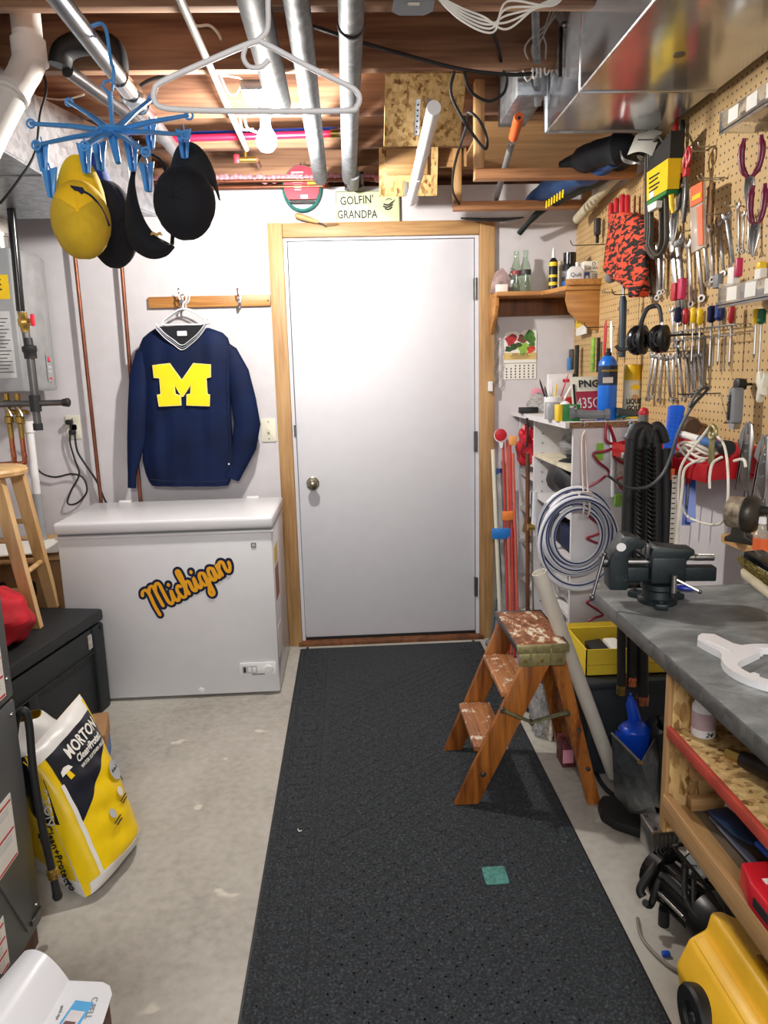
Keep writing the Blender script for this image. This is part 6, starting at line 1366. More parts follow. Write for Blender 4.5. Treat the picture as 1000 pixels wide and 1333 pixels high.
# tape gun / utility knife, black knob, white tool, pliers at the right
q = pw(958, 528, .05); t = thing('utility_light', 'grey plastic utility tool hanging on the wire arm', 'tool', q+V((0, 0, -.05)))
f = fr_wall(q); part(MB(f).prism(rrect(.034, .10, .008), -.014, .014, .004), 'shell', M['grey'], t); part(MB(f).box((-.008, -.005, .016), (.010, .07, .004), .001), 'dark_slide', M['ink'], t); part(MB(f).prism([(-.016, -.05), (.016, -.05), (.012, -.066), (-.012, -.066)], -.010, .010), 'steel_end', M['steel'], t)
for k in range(5): part(MB(f).box((-.008, .015+.006*k, .019), (.010, .002, .002)), 'grip_rib', M['steel'], t)
single(MB().rev([(0, .004), (.02, .004), (.022, .016), (.045, .018), (.047, .014)], pw(979, 500, 0), (-1, .0, 0), 18), 'black_bobbin', M['black'], 'black round knob on a peg left of the white tool', 'knob')
q = pw(993, 500, .04); single(MB(fr_wall(q)).prism([(-.02, .03), (-.006, .035), (0, .01), (.014, .03), (.02, .02), (.012, -.01), (.016, -.03), (.004, -.025), (-.008, -.05), (-.018, -.04), (-.012, -.01), (-.024, .005)], -.008, .008, .003), 'white_clamp', M['cream'], 'white plastic clamp at the right edge of the pegboard', 'clamp')
def lockpl(px, py, h_px, lab, off=.05):
    a = pw(px, py, off); b_ = P(px-4, py+h_px, X=a.x); L = (a-b_).length; d = (a-b_).normalized(); f = frame(b_, (.75, -.66, 0), d); t = thing('locking_pliers', lab, 'pliers', b_, 'locking pliers on the lower pegboard')
    part(MB(f).prism([(-.012, L*.28), (.004, L*.10), (.010, L*.10), (.014, L*.62), (.016, L*.80), (.010, L*.95), (.0, L), (-.002, L*.93), (.002, L*.84), (-.010, L*.70)], -.007, .007, .002), 'upper_body', M['steel'], t)
    part(MB(f).prism([(-.016, L*.86), (-.006, L*.97), (-.003, L*.88), (-.012, L*.72), (-.018, L*.55), (-.025, L*.12), (-.020, L*.10), (-.012, L*.40), (-.010, L*.62), (-.022, L*.70)], -.006, .006, .002), 'lever', M['steel'], t)
    part(MB(f).tube([(.006, L*.12, 0), (.006, 0, 0)], [.005, .008], 10), 'adjust_screw', M['dsteel'], t)
    for yy in (.72, .62, .42): part(MB(f).cyl((-.002, L*yy, -.010), (-.002, L*yy, .010), .004, n=10), 'rivet', M['chrome'], t)
    return t
lockpl(972, 548, 102, 'locking pliers with both jaws up, left of the pair'); lockpl(994, 565, 95, 'locking pliers cut by the right picture edge')
single(MB(fr_wall(pw(965, 550, 0))).tube([(0, 0, 0), (-.004, .0, .05)], .002, 6), 'peg_hook', M['dsteel'], 'peg hook holding the locking pliers', 'hook')
# hammer with blue-grey grip
a, b_ = pw(812, 350, .08), pw(810, 465, .08); d = (b_-a).normalized(); t = thing('hammer', 'hammer with long blue grey grip hanging under the cloth', 'hammer', b_)
part(MB().tube([a, a+d*.10], .006, 10), 'steel_shaft', M['chrome'], t); part(MB().tube([a+d*.10, a+d*.12, b_], [.009, .014, .013], 12), 'grip', plain('2E3D4C', .5), t)
part(MB().tube([a+V((0, .07, -.018)), a+V((0, .035, .004)), a, a+V((0, -.03, .0)), a+V((0, -.045, .0))], [.014, .008, .010, .010, .013], 12, sm=3), 'head', M['steel'], t)
single(MB().rev([(0, .018), (.01, .022), (.03, .022), (.034, .016)], pw(793, 362, .07), (0, -1, 0), 16), 'grey_mallet_head', M['grey'], 'grey round mallet head under the camouflage cloth', 'hammer')
# brushes behind torch
for k, (px, mt_, lab) in enumerate(((789, 'red', 'red plastic handle sticking up behind the torch'), (796, 'white', 'white plastic handle sticking up behind the torch'))):
    a, b_ = pw(px, 418, .06), pw(px+(-2 if k == 0 else 0), 462, .06); single(MB().tube([V((WX-.006, a.y, a.z+.004)), a+V((.004, 0, .004)), a, a*.8+b_*.2, b_], [.002, .002, .006, .012, .009], 10, flat=.5), 'paint_brush', M[mt_], lab, 'handle')
# saw card, packages near the corner
q = pw(753, 426, .02); t = thing('saw_package', 'yellow printed card package with white saw tooth under the corner shelf', 'package', q+V((0, 0, -.04)))
f = fr_wall(pw(757, 424, .03)); part(MB(f).prism([(-.07, .055), (.02, .045), (.08, -.01), (.075, -.04), (-.07, -.045)], -.003, .003), 'card', M['paper'], t); part(MB(f).prism([(-.07, .06), (.01, .045), (.03, .0), (-.07, -.01)], .003, .004), 'yellow_print', M['dyellow'], t); text('K', .05, f @ Matrix.Translation((-.035, .028, .0045)), M['ink'], t)
for k, (px, py, w_, h_, mt_, lab) in enumerate(((744, 468, .05, .10, plain('4A4E54', .3, trans=.2, var=.3, scale=40), 'dark blister packs hanging on the pegboard by the corner'), (741, 474, .03, .06, plain('3F86C4', .4), 'light blue clamp in front of the dark blister packs'), (751, 470, .03, .15, M['black'], 'black pouch hanging right of the blister packs'), (772, 462, .03, .15, plain('8FB84A', .6, var=.2, scale=40), 'green printed level card left of the torch'), (779, 462, .012, .15, M['ink'], 'black level edge beside the green card'))):
    q = pw(px, py, .03+.012*(k % 2)); single(MB(fr_wall(q)).box((0, 0, 0), (w_, h_, .014), .003), 'hanging_package', mt_, lab, 'package')
# small things beside scissors under rack
single(MB(fr_wall(pw(884, 455, .05))).tube([(0, .03, 0), (-.008, .01, 0), (.006, -.02, 0), (.014, -.045, 0)], .0045, 8, sm=4), 'bent_tool', M['chrome'], 'bent chrome socket handle hanging right of the earmuffs', 'tool')

# ============================================================ BENCH
BT = .85
bn = thing('workbench', 'workbench with worn grey metal top and plywood shelves', 'workbench', (.88, 1.2, 0))
part(MB().bb((.603, .35, BT-.028), (WX-.001, 1.752, BT), .003), 'top', M['zinc'], bn, label='worn grey metal top')
part(MB().bb((.600, .35, BT-.034), (.605, 1.752, BT-.002), .0015), 'edge_strip', galv('8A8D8E', .4), bn)
part(MB().bb((.618, 1.31, .47), (WX-.002, 1.326, BT-.029)), 'side_board', M['osb'], bn)
for y in (.5, 1.68): part(MB().bb((1.09, y, 0), (1.148, y+.038, BT-.029), .002), 'wall_leg', M['pine'], bn)
part(MB().bb((.610, 1.308, .47), (.617, 1.328, BT-.029), .001), 'edge_batten', M['pine'], bn)
part(MB().bb((.616, .35, .685), (WX-.002, 1.306, .698)), 'upper_shelf', M['osb'], bn); part(MB().bb((.606, .35, .683), (.616, 1.306, .704), .001), 'shelf_edge', plain('B5402F', .6, var=.15), bn, label='red painted shelf edge')
part(MB().bb((.66, .35, .515), (WX-.002, 1.306, .530)), 'lower_shelf', plain('6A5A48', .7), bn); part(MB().bb((.604, .35, .512), (.622, 1.306, .558), .002), 'lower_rail', M['piney'], bn)
part(MB().bb((.622, .35, .512), (.66, 1.306, .530), .001), 'lower_ledge', M['piney'], bn)
part(MB().bb((.65, 1.276, .60), (1.1, 1.295, .632), .001), 'cleat', M['pinex'], bn); part(MB().bb((.65, 1.276, .535), (1.1, 1.295, .56), .001), 'cleat', M['pinex'], bn)
# vise: local frame at bench top; u along image-right
vo = V((.722, 1.640, BT)); fv = frame(vo, (1, -.12, 0), (.12, 1, 0))
vi = thing('bench_vise', 'heavy dark grey bench vise bolted to the bench corner', 'vise', vo)
vm = plain('202A2D', .42, .2, var=.12, bump=.15, bsc=200)
part(MB(fv).rev([(0, .070), (.012, .070), (.018, .058), (.040, .054), (.046, .060), (.060, .058)], (0, 0, 0), (0, 0, 1), 32), 'swivel_base', vm, vi)
for a_ in (20, 140, 260):
    c, s_ = math.cos(rad(a_)), math.sin(rad(a_)); t = part(MB(fv).box((.078*c, .078*s_, .010), (.055, .045, .020), .006, rot=(0, 0, rad(a_))), 'mounting_lug', vm, vi)
    part(MB(fv).cyl((.088*c, .088*s_, .019), (.088*c, .088*s_, .026), .008, n=6), 'bolt_head', M['dsteel'], t)
part(MB(fv).box((.025, 0, .105), (.125, .075, .085), .008), 'rear_body', vm, vi)
part(MB(frame(fv @ V((0, .036, 0)), fv.to_3x3() @ V((1, 0, 0)), (0, 0, 1))).prism([(-.045, .135), (-.040, .168), (-.020, .182), (.070, .172), (.112, .170), (.115, .155), (.100, .148), (.088, .132)], 0, .072, .005), 'anvil_jaw', vm, vi)
part(MB(fv).box((.10, 0, .090), (.20, .046, .044), .005), 'slide_bar', vm, vi)
part(MB(fv).box((-.105, 0, .090), (.13, .046, .044), .005), 'slide_bar', vm, vi)
fb = frame(fv @ V((0, .042, 0)), fv.to_3x3() @ V((1, 0, 0)), (0, 0, 1))
part(MB(fb).prism([(-.185, .045), (-.120, .045), (-.120, .155), (-.100, .172), (-.070, .172), (-.060, .190), (-.100, .212), (-.140, .215), (-.175, .165), (-.190, .130)], 0, .084, .006), 'front_jaw', vm, vi)
part(MB(fb).prism([(-.060, .155), (-.046, .155), (-.046, .186), (-.060, .186)], .004, .080, .002), 'jaw_plate', M['dsteel'], vi)
part(MB(fb).prism([(-.075, .155), (-.062, .155), (-.062, .186), (-.075, .186)], .004, .080, .002), 'jaw_plate', M['dsteel'], vi)
part(MB(fv).cyl((-.12, 0, .125), (.0, 0, .125), .010, n=14), 'lead_screw', M['steel'], vi)
sc_m = MB(fv); sc_m.cyl((.09, .0, .138), (.195, .0, .138), .0095, n=14)
for k in range(14): sc_m.rev([(0, .0095), (.002, .0115), (.004, .0095)], (.125+.005*k, 0, .138), (1, 0, 0), 12, caps=False)
part(sc_m, 'threaded_rod', M['steel'], vi)
part(MB(fv).cyl((-.215, 0, .125), (-.185, 0, .125), .017, n=18), 'screw_head', M['dsteel'], vi)
hb_ = part(MB(fv).tube([(-.204, -.02, .150), (-.252, -.055, .030)], .0062, 10), 'handle_bar', M['dsteel'], vi)
for e_ in ((-.202, -.018, .153), (-.252, -.055, .028)): part(MB(fv).ell(e_, .0105, 12, 8), 'handle_ball', M['dsteel'], hb_)
part(MB(fb).prism(circ(.017, 20, cx=-.150, cy=.180, ry=.013), .084, .0856), 'white_badge', M['white'], vi)
text('41/2', .026, frame(fv @ V((-.148, -.0425, .085)), fv.to_3x3() @ V((1, 0, 0)), (0, 0, 1)), plain('2C3A3E', .4, .2), vi, ext=.0015, name='cast_number')
text('Columbian', .026, frame(fv @ V((.028, -.038, .105)), fv.to_3x3() @ V((1, 0, 0)), (0, 0, 1)), plain('2C3A3E', .4, .2), vi, ext=.0015, shear=.3, sx=.75, name='cast_lettering')
part(MB(fv).cyl((.035, -.062, .045), (.035, -.062, .098), .010, n=16), 'lock_post', M['steel'], vi)
lk = part(MB(fv).tube([(.035, -.062, .088), (.115, -.085, .055)], .0042, 8), 'lock_lever', M['steel'], vi); part(MB(fv).ell((.117, -.086, .054), .007, 10, 8), 'lever_ball', M['dsteel'], lk)
part(MB(fv).cyl((.035, -.062, .030), (.035, -.062, .045), .012, n=6), 'lock_nut', M['iron'], vi)
vi.scale = (.64, .72, .78)
# things on the bench
q = P(880, 768, Z=BT); gl = MB()
for k in range(4): gl.tube([q+V((-.02+.012*k, .01, .006)), q+V((.01+.006*k, -.012, .008)), q+V((.035, -.02+.012*k, .006))], .0045, 8, sm=4)
single(gl, 'blue_cap', plain('1736B8', .35), 'small glossy blue strap lying behind the vise', 'strap')['kind'] = 'stuff'
z_ = BT+.001; c = P(1024, 868, Z=BT+.012)
def bz(px, py): p = P(px, py, Z=BT+.014); return (p.x, p.y)
rO = (V((*bz(946, 868), 0))-V((c.x, c.y, 0))).length
fw_ = thing('filter_wrench', 'white plastic filter housing wrench lying on the bench', 'wrench', (c.x, c.y, z_))
oo = circ(rO, 40, c.x, c.y); ii = circ(rO*.80, 40, c.x, c.y); part(MB().ring(oo, ii, z_, z_+.014), 'ring', M['white'], fw_)
h4 = [bz(x, y) for x, y in ((908, 833), (909, 828), (914, 825), (930, 826), (955, 838), (985, 845), (990, 849), (975, 856), (962, 862), (956, 870), (947, 866), (944, 856), (936, 848), (920, 840))]
part(MB().prism(h4, z_, z_+.0142), 'handle', M['white'], fw_)
h5 = [bz(x, y) for x, y in ((918, 830), (930, 832), (955, 845), (950, 849), (935, 841), (920, 835))]; part(MB().prism(h5, z_+.014, z_+.0155), 'handle_rib', M['white'], fw_)
for a_ in (140, 95, 200):
    cc_, s_ = math.cos(rad(a_)), math.sin(rad(a_)); part(MB().box((c.x+rO*.74*cc_, c.y+rO*.74*s_, z_+.007), (rO*.12, .012, .012), .001, rot=(0, 0, rad(a_))), 'inner_tab', M['white'], fw_)
q = P(1003, 850, Z=BT); tb_ = thing('black_bottle', 'black bottle with bright pink ring at the right bench edge', 'bottle', q+V((.03, 0, 0)))
q = q+V((.030, 0, 0)); part(MB().rev([(0, .028), (.10, .032), (.13, .030)], q, (0, 0, 1), 24), 'body', M['black'], tb_); part(MB().rev([(0, .0318), (.012, .0320)], q+V((0, 0, .040)), (0, 0, 1), 24, caps=False), 'pink_ring', plain('E0245E', .4), tb_)
# shelf with pencil sharpener
ws = thing('wooden_shelf', 'narrow light wood shelf above the bench at the right', 'shelf', (1.07, 1.5, .935))
part(MB().prism([(1.10, 1.90), (.985, 1.86), (.985, .9), (1.149, .9), (1.149, 1.90)], .935, .957, .002), 'board', wood('D9AE74', 'B98A52', 1, 1.5), ws); part(MB().bb((1.13, 1.2, .862), (1.149, 1.80, .934)), 'cleat', M['piney'], ws)
q = P(962, 705, Z=.958); q.x = min(q.x, 1.08); sh_ = thing('pencil_sharpener', 'old dark metal crank pencil sharpener with round dial on shelf', 'pencil sharpener', q)
gm2 = plain('4A4740', .4, .6, var=.2); f = frame(q, (.66, -.75, 0), (0, 0, 1))
part(MB(f).prism([(-.03, 0), (.04, 0), (.04, .012), (.022, .020), (.018, .05), (-.012, .05), (-.016, .020), (-.03, .012)], -.02, .02, .003), 'foot', gm2, sh_)
part(MB(f).rev([(0, .030), (.006, .040), (.05, .042), (.054, .036)], (-.030, .075, .0), (1, 0, .1), 28), 'drum', plain('A89A86', .4, .5, var=.3, scale=60), sh_)
part(MB(f).rev([(0, .047), (.010, .048), (.024, .040), (.034, .020), (.036, .002)], (.018, .075, .003), (1, 0, .1), 28), 'housing', gm2, sh_)
part(MB(f).rev([(0, .012), (.02, .010), (.024, .004)], (.05, .088, .006), (1, 0, .1), 16), 'crank_hub', gm2, sh_)
ca_ = part(MB(f).tube([(.066, .088, .008), (.070, .060, .012), (.068, .040, .014)], .0045, 8), 'crank_arm', gm2, sh_); part(MB(f).ell((.070, .038, .014), .011, 12, 8), 'crank_knob', gm2, ca_)
part(MB(f).box((-.032, .085, .0), (.002, .020, .014)), 'red_mark', M['red'], sh_)
t = thing('oil_bottle', 'clear bottle with orange label on the wooden shelf', 'bottle', P(990, 722, Z=.958)); q = P(990, 722, Z=.958)
q.x = min(q.x, 1.06); part(MB().rev([(0, .018), (.05, .018), (.06, .010), (.075, .008)], q, (0, 0, 1), 18), 'glass', plain('E8E4D8', .1, trans=.7), t); part(MB().rev([(0, .0184), (.03, .0184)], q+V((0, 0, .012)), (0, 0, 1), 18, caps=False), 'orange_label', M['orange'], t); part(MB().rev([(0, .009), (.015, .008)], q+V((0, 0, .075)), (0, 0, 1), 14), 'cap', M['white'], t)
q = P(984, 733, Z=.958); q.x = min(q.x, 1.04); single(MB().box(q+V((0, -.05, .014)), (.05, .10, .016), .003, rot=(.2, 0, .2)), 'meter', M['blackgl'], 'black meter with glass face at the edge of the wooden shelf', 'meter')
# bench brush
a, b_ = P(968, 752, X=1.02), P(1010, 786, X=.98); a.z = .882; b_.z = .882
br = thing('bench_brush', 'bench brush with blond bristles and pale wooden back under the shelf', 'brush', (a+b_)/2)
d = (b_-a).normalized(); part(MB().tube([a+V((0, 0, -.012)), a*.9+b_*.1+V((0, 0, -.016)), b_+V((0, 0, -.016))], [.008, .014, .014], 12), 'wooden_back', plain('D8CDB0', .5, var=.06), br)
random.seed(5); bs = MB(); L = (b_-a).length
for k in range(420):
    p = a+d*(L*random.random()); q = V((random.uniform(-.016, .006), random.uniform(-.01, .01), 0)); bs.tube([p+V((0, 0, -.006)), p+q+V((-.006, 0, random.uniform(.018, .032)))], .0012, 3)
bx_ = part(bs, 'bristles', plain('A89C5E', .9, var=.35, scale=90), br); bx_['kind'] = 'stuff'
# under the bench
q = P(897, 950, Z=.699); q = V((.664, 1.275, .699)); t = thing('pill_bottle', 'white pill bottle with dark lid and mauve label under the bench', 'bottle', q)
part(MB().rev([(0, .020), (.003, .0225), (.060, .0225), (.070, .017), (.074, .015)], q, (0, 0, 1), 24), 'body', M['white'], t); part(MB().rev([(0, .017), (.014, .017), (.016, .015)], q+V((0, 0, .073)), (0, 0, 1), 24), 'lid', M['dkplastic'], t)
part(MB().rev([(0, .0228), (.034, .0228)], q+V((0, 0, .018)), (0, 0, 1), 24, caps=False), 'label', plain('B9A3AC', .5), t); text('24', .013, fr_back(q+V((0, -.0232, .010))), M['ink'], t, shear=.3)
fm_ = plain('3A352F', .45, .5, var=.2)
t = thing('pipe_clamp', 'dark pipe clamp with brass nut on the upper bench shelf', 'clamp', (.72, 1.1, .70))
a = V((.665, 1.14, .725)); part(MB().tube([a, a+V((.03, -.05, .0)), a+V((.06, -.10, .004))], [.014, .02, .018], 12), 'clamp_head', fm_, t); part(MB().tube([a+V((.04, -.08, 0)), (.80, .45, .722)], .010, 12), 'pipe', fm_, t); part(MB().cyl(a, a+V((-.014, .022, .0)), .011, n=6), 'brass_nut', M['brass'], t)
part(MB().tube([a+V((.03, -.05, .015)), a+V((.075, -.04, .03))], .008, 8), 'side_handle', fm_, t)
part(MB().ell(a+V((.045, -.03, .02)), (.012, .014, .010), 12, 8), 'green_tape', plain('B9C24A', .5), t)
t = thing('paint_spatula', 'dark blue spatula with blue handle on the lower bench shelf', 'spatula', (.70, 1.1, .56))
part(MB(fr_top((.690, 1.19, .560), rad(-80))).prism([(-.05, -.022), (.03, -.024), (.06, -.010), (.06, .010), (.03, .024), (-.05, .022)], 0, .005, .002), 'blade', plain('243A5E', .3), t); part(MB().tube([(.700, 1.13, .564), (.73, .86, .556)], .007, 8), 'handle', M['blue'], t)
for k, (x0, x1, y0, y1, r, mt_, lab) in enumerate(((.675, .705, 1.24, .62, .009, plain('5B5F70', .4, .4), 'long flat grey saw nearest the front of the lower shelf'), (.72, .76, 1.27, .80, .008, M['paper'], 'white stick behind the blue spatula'), (.75, .80, 1.1, .7, .008, plain('8A1F35', .4), 'dark red stick at the back of the lower shelf'), (.735, .77, 1.2, .55, .010, plain('2C5E9E', .3), 'long blue tube on the lower bench shelf'))):
    single(MB().tube([(x0, y0, .545+.004*k), (x1, y1, .543+.004*k)], r, 8, flat=.5 if k == 0 else None), 'long_tool', mt_, lab, 'tool')
blob((.80, 1.12, .575), (.06, .09, .04), M['black'], 'black cloth bundle at the back of the lower bench shelf', 'cloth_bundle', 'cloth', seed=8)
t = thing('red_case', 'red plastic tool case sitting on the lower bench rail', 'case', (.66, .98, .56))
part(MB().prism([(.602, .985), (.614, 1.035), (.70, 1.035), (.70, .60), (.602, .60)], .560, .604, .006), 'case', plain('D01528', .35), t); part(MB(fr_top((.64, .985, .604))).box((0, 0, .0005), (.03, .012, .001)), 'white_print', M['paper'], t); part(MB().bb((.600, .93, .575), (.603, .97, .59)), 'latch', M['ink'], t)

# ---- compressor on the floor
co = thing('air_compressor', 'small black air compressor with gauge and wire frame on the floor', 'compressor', (.80, 1.55, 0))
a, b_ = V((.775, 1.70, .105)), V((.845, 1.43, .105)); d = (b_-a).normalized()
part(MB().rev([(0, .05), (.01, .066), (.05, .068), (.055, .060)], a, d, 24), 'pump_body', M['blackgl'], co)
part(MB().rev([(0, .056), (.13, .056)], a+d*.05, d, 24), 'motor_body', M['blackgl'], co)
for k in range(12):
    an = 2*math.pi*k/12; u_ = d.cross(V((0, 0, 1))).normalized(); v_ = u_.cross(d); c = a+u_*(.060*math.cos(an))+v_*(.060*math.sin(an))
    part(MB().tube([c+d*.065, c+d*.17], .0035, 6), 'cooling_fin', M['steel'] if k % 3 == 0 else M['blackgl'], co)
part(MB().rev([(0, .058), (.01, .070), (.06, .072), (.085, .060), (.09, .04)], a+d*.18, d, 28), 'end_housing', plain('0F1012', .35), co)
for k in range(10):
    an = 2*math.pi*k/10; c = a+d*.27+u_*(.035*math.cos(an))+v_*(.035*math.sin(an)); part(MB().box(c, (.012, .004, .012)), 'vent_bar', M['black'], co)
hd = a+V((.005, -.0, .075)); 
for k in range(7): part(MB().box(hd+V((-.032+.011*k, .015, .0)), (.005, .075, .065), .001), 'cylinder_fin', M['steel'], co)
part(MB().box(hd+V((0, .015, -.005)), (.066, .06, .06), .003), 'cylinder_block', plain('8C8E90', .4, .7), co)
part(MB().box(hd+V((0, .015, .040)), (.075, .08, .014), .004), 'head_cover', M['steel'], co)
for s1 in (-1, 1):
    for s2 in (-1, 1): part(MB().cyl(hd+V((.026*s1, .015+.028*s2, .046)), hd+V((.026*s1, .015+.028*s2, .053)), .006, n=6), 'head_bolt', M['dsteel'], co)
gq = a+d*.12+V((.015, 0, .085)); gd = V((-.15, -.55, .8)).normalized()
part(MB().cyl(gq-gd*.05, gq-gd*.0, .034, n=24), 'gauge_case', M['black'], co); part(MB().cyl(gq-gd*.0, gq+gd*.002, .030, n=24), 'gauge_face', plain('B8C4CC', .3), co); 
u2 = gd.cross(V((0, 0, 1))).normalized(); part(MB().tube([gq+gd*.004, gq+gd*.004+u2*.02], .0012, 5), 'needle', M['ink'], co)
fr1 = [V((.762, 1.64, .0)), V((.755, 1.63, .16)), V((.765, 1.60, .235)), V((.825, 1.60, .24)), V((.86, 1.60, .235))]
part(MB().tube(fr1, .005, 8, sm=4), 'carry_frame', M['blackgl'], co)
part(MB().tube([V((.765, 1.60, .235)), V((.79, 1.50, .215)), V((.81, 1.42, .175)), V((.80, 1.40, .10)), V((.80, 1.40, .01))], .005, 8, sm=3), 'carry_frame', M['blackgl'], co)
part(MB().tube([V((.86, 1.60, .235)), V((.895, 1.46, .19)), V((.90, 1.44, .02))], .005, 8, sm=3), 'carry_frame', M['blackgl'], co)
part(MB().tube([V((.755, 1.66, .15)), V((.73, 1.64, .14)), V((.70, 1.63, .10)), P(833, 1160, Y=1.62)], .011, 10, sm=5), 'intake_hose', M['rubber'], co)
part(MB().tube([V((.77, 1.64, .15)), V((.74, 1.62, .12)), V((.72, 1.61, .07)), P(836, 1168, Y=1.60)], .009, 10, sm=5), 'intake_hose', M['rubber'], co)
part(MB().tube([V((.79, 1.58, .20)), V((.765, 1.52, .15)), V((.79, 1.44, .13)), V((.83, 1.42, .17))], .007, 10, sm=5), 'cable_loop', M['rubber'], co)
part(MB().tube([V((.80, 1.56, .19)), V((.77, 1.48, .13)), V((.79, 1.41, .06)), V((.83, 1.40, .03))], .006, 10, sm=5), 'cable_loop', M['rubber'], co)
for x, y in ((.76, 1.62), (.84, 1.64), (.80, 1.42), (.88, 1.45)): part(MB().cyl((x, y, 0), (x, y, .045), .014, n=14), 'rubber_foot', M['rubber'], co)
cord([(.80, 1.42, .010), (.76, 1.42, .008), (.71, 1.47, .006), (.685, 1.55, .006), (.70, 1.62, .006)], .0045, plain('7A7568', .5), 'thin grey cord looped on the concrete beside the compressor', name='power_cord')
single(MB().box((.722, 1.50, .006), (.02, .012, .012), .003), 'blue_plug', M['blue'], 'tiny blue plug on the floor beside the compressor', 'plug')
for k, (x, y, h, r, mt_, lab) in enumerate(((.93, 1.74, .12, .045, M['paper'], 'white jug with blue cap behind the compressor'), (.985, 1.60, .08, .06, M['dkplastic'], 'dark round tin lid behind the compressor'), (.99, 1.36, .10, .06, M['navy'], 'dark blue tub under the lower bench shelf'))):
    t = thing('jug' if k == 0 else 'round_tub', lab, 'container', (x, y, 0)); part(MB().rev([(0, r*.95), (h*.8, r), (h, r*.85)], (x, y, 0), (0, 0, 1), 24), 'body', mt_, t); part(MB().rev([(0, r*.6), (.02, r*.6)], (x, y, h), (0, 0, 1), 20), 'lid', M['blue'] if k == 0 else M['steel'], t)

# ---- yellow case bottom right
yc = thing('yellow_tool_case', 'big yellow plastic tool case with moulded handle and black wheel', 'tool case', (.70, .9, 0))
ym2 = plain('F7C12C', .36, var=.04, bump=.06, bsc=30)
prof = [(.690, .362), (.668, .362), (.660, .325), (.628, .306), (.604, .248), (.612, .205), (.632, .10), (.640, .02), (.90, .02), (.90, .335), (.72, .345)]
f = frame((0, 1.215, 0), (1, 0, 0), (0, 0, 1))
part(MB(f).prism(prof, 0, .78, .008), 'shell', ym2, yc)
part(MB(f).prism([(.632, .3115), (.652, .322), (.650, .326), (.630, .315)], .02, .74, .001), 'moulded_rib', ym2, yc)
part(MB().bb((.694, .55, .358), (.704, 1.10, .3655), .002), 'handle_slot', plain('8A5E10', .6), yc)
part(MB().bb((.715, .83, .342), (.765, 1.005, .352), .01), 'black_latch', M['black'], yc)
for y in (1.16, .93): part(MB().rev([(0, .005), (.003, .004), (.0035, .001)], (.645, y, .318), (-.4, 0, 1), 10), 'screw_head', M['dsteel'], yc)
co.location.y -= .02
wq = P(889, 1312, X=.575)
part(MB().rev([(0, .050), (.004, .056), (.028, .058), (.034, .054), (.034, .030), (.028, .026), (.028, .001)], (.624, wq.y, wq.z-.025), (-1, 0, 0), 36), 'wheel', M['black'], yc)
part(MB().rev([(0, .012), (.006, .010)], (.598, wq.y, wq.z-.025), (-1, 0, 0), 16), 'wheel_hub', M['dkplastic'], yc)
# ============================================================ FLOOR MIDDLE: rug, ladder, tube, bins
def rugmat():
    m_, t, b = nt('charcoal_ribbed_carpet', .95, 0)
    no = N(t, 'ShaderNodeTexNoise'); no.inputs['Scale'].default_value = 150; no.inputs['Detail'].default_value = 3; co_ = coords(t); t.links.new(co_, no.inputs[0])
    t.links.new(ramp(t, no.outputs[0], [(.36, lin('1E2226')), (.55, lin('2D3237')), (.74, lin('4C5258'))]), b.inputs['Base Color'])
    bumpn(t, b, no.outputs[0], .7, .004); return m_
rm = rugmat(); RX0, RX1, RY0, RY1 = -.283, .648, -.2, 3.615
rug = thing('runner_rug', 'long charcoal ribbed runner rug leading to the door', 'rug', ((RX0+RX1)/2, 1.7, 0))
part(MB().bb((RX0, RY0, 0), (RX1, RY1, .008), .002), 'pile_field', rm, rug, label='charcoal carpet field')
part(MB().bb((RX0-.006, RY0-.006, 0), (RX1+.006, RY1+.006, .004)), 'rubber_border', M['black'], rug)
# raised key border and diamond ribs, embossed in the pile
rb = MB()
def rib(x0, y0, x1, y1, w_=.010, h=.0030):
    d = V((x1-x0, y1-y0, 0)); L = d.length; n_ = V((-d.y, d.x, 0))/L*w_/2; a = V((x0, y0, .0078)); b_ = V((x1, y1, .0078)); top = V((0, 0, h))
    rb.add([a-n_*1.3, a+n_*1.3, b_+n_*1.3, b_-n_*1.3, a-n_*.6+top, a+n_*.6+top, b_+n_*.6+top, b_-n_*.6+top], [(4, 5, 6, 7), (0, 1, 5, 4), (1, 2, 6, 5), (2, 3, 7, 6), (3, 0, 4, 7)])
for sx_ in (0, 1):
    X = lambda u: (RX0+.03+u) if sx_ == 0 else (RX1-.03-u)
    y = .9
    while y < 3.5:
        u = .085; g = .02
        rib(X(0), y, X(u), y); rib(X(u), y, X(u), y+.10); rib(X(u), y+.10, X(.025), y+.10); rib(X(.025), y+.10, X(.025), y+.045); rib(X(.025), y+.045, X(.055), y+.045); rib(X(.055), y+.045, X(.055), y+.07)
        rib(X(0), y, X(0), y+.13)
        y += .13
    rib(X(-.012), .6, X(-.012), 3.58, .006); rib(X(.105), .6, X(.105), 3.5, .006)
ix0, ix1 = RX0+.16, RX1-.16
for k in range(-12, 60):
    s0 = .055
    for sgn in (1, -1):
        x0, x1 = ix0, ix1; y0 = .7+k*s0*1.0
        y1_ = y0+sgn*(x1-x0)*.9
        if .7 < min(y0, y1_) and max(y0, y1_) < 3.5: rib(x0, y0, x1, y1_, .008, .0018)
rr_ = part(rb, 'embossed_pattern', rm, rug, flat=True); rr_['kind'] = 'stuff'
q = P(645, 1140, Z=.009); single(MB(fr_top((q.x, q.y, .0085))).prism(rrect(.066, .072, .006), 0, .0034, .0005), 'green_patch', plain('4F8A82', .9, var=.18, scale=90, bump=.5, bsc=300), 'faded green square patch on the dark runner rug', 'patch')
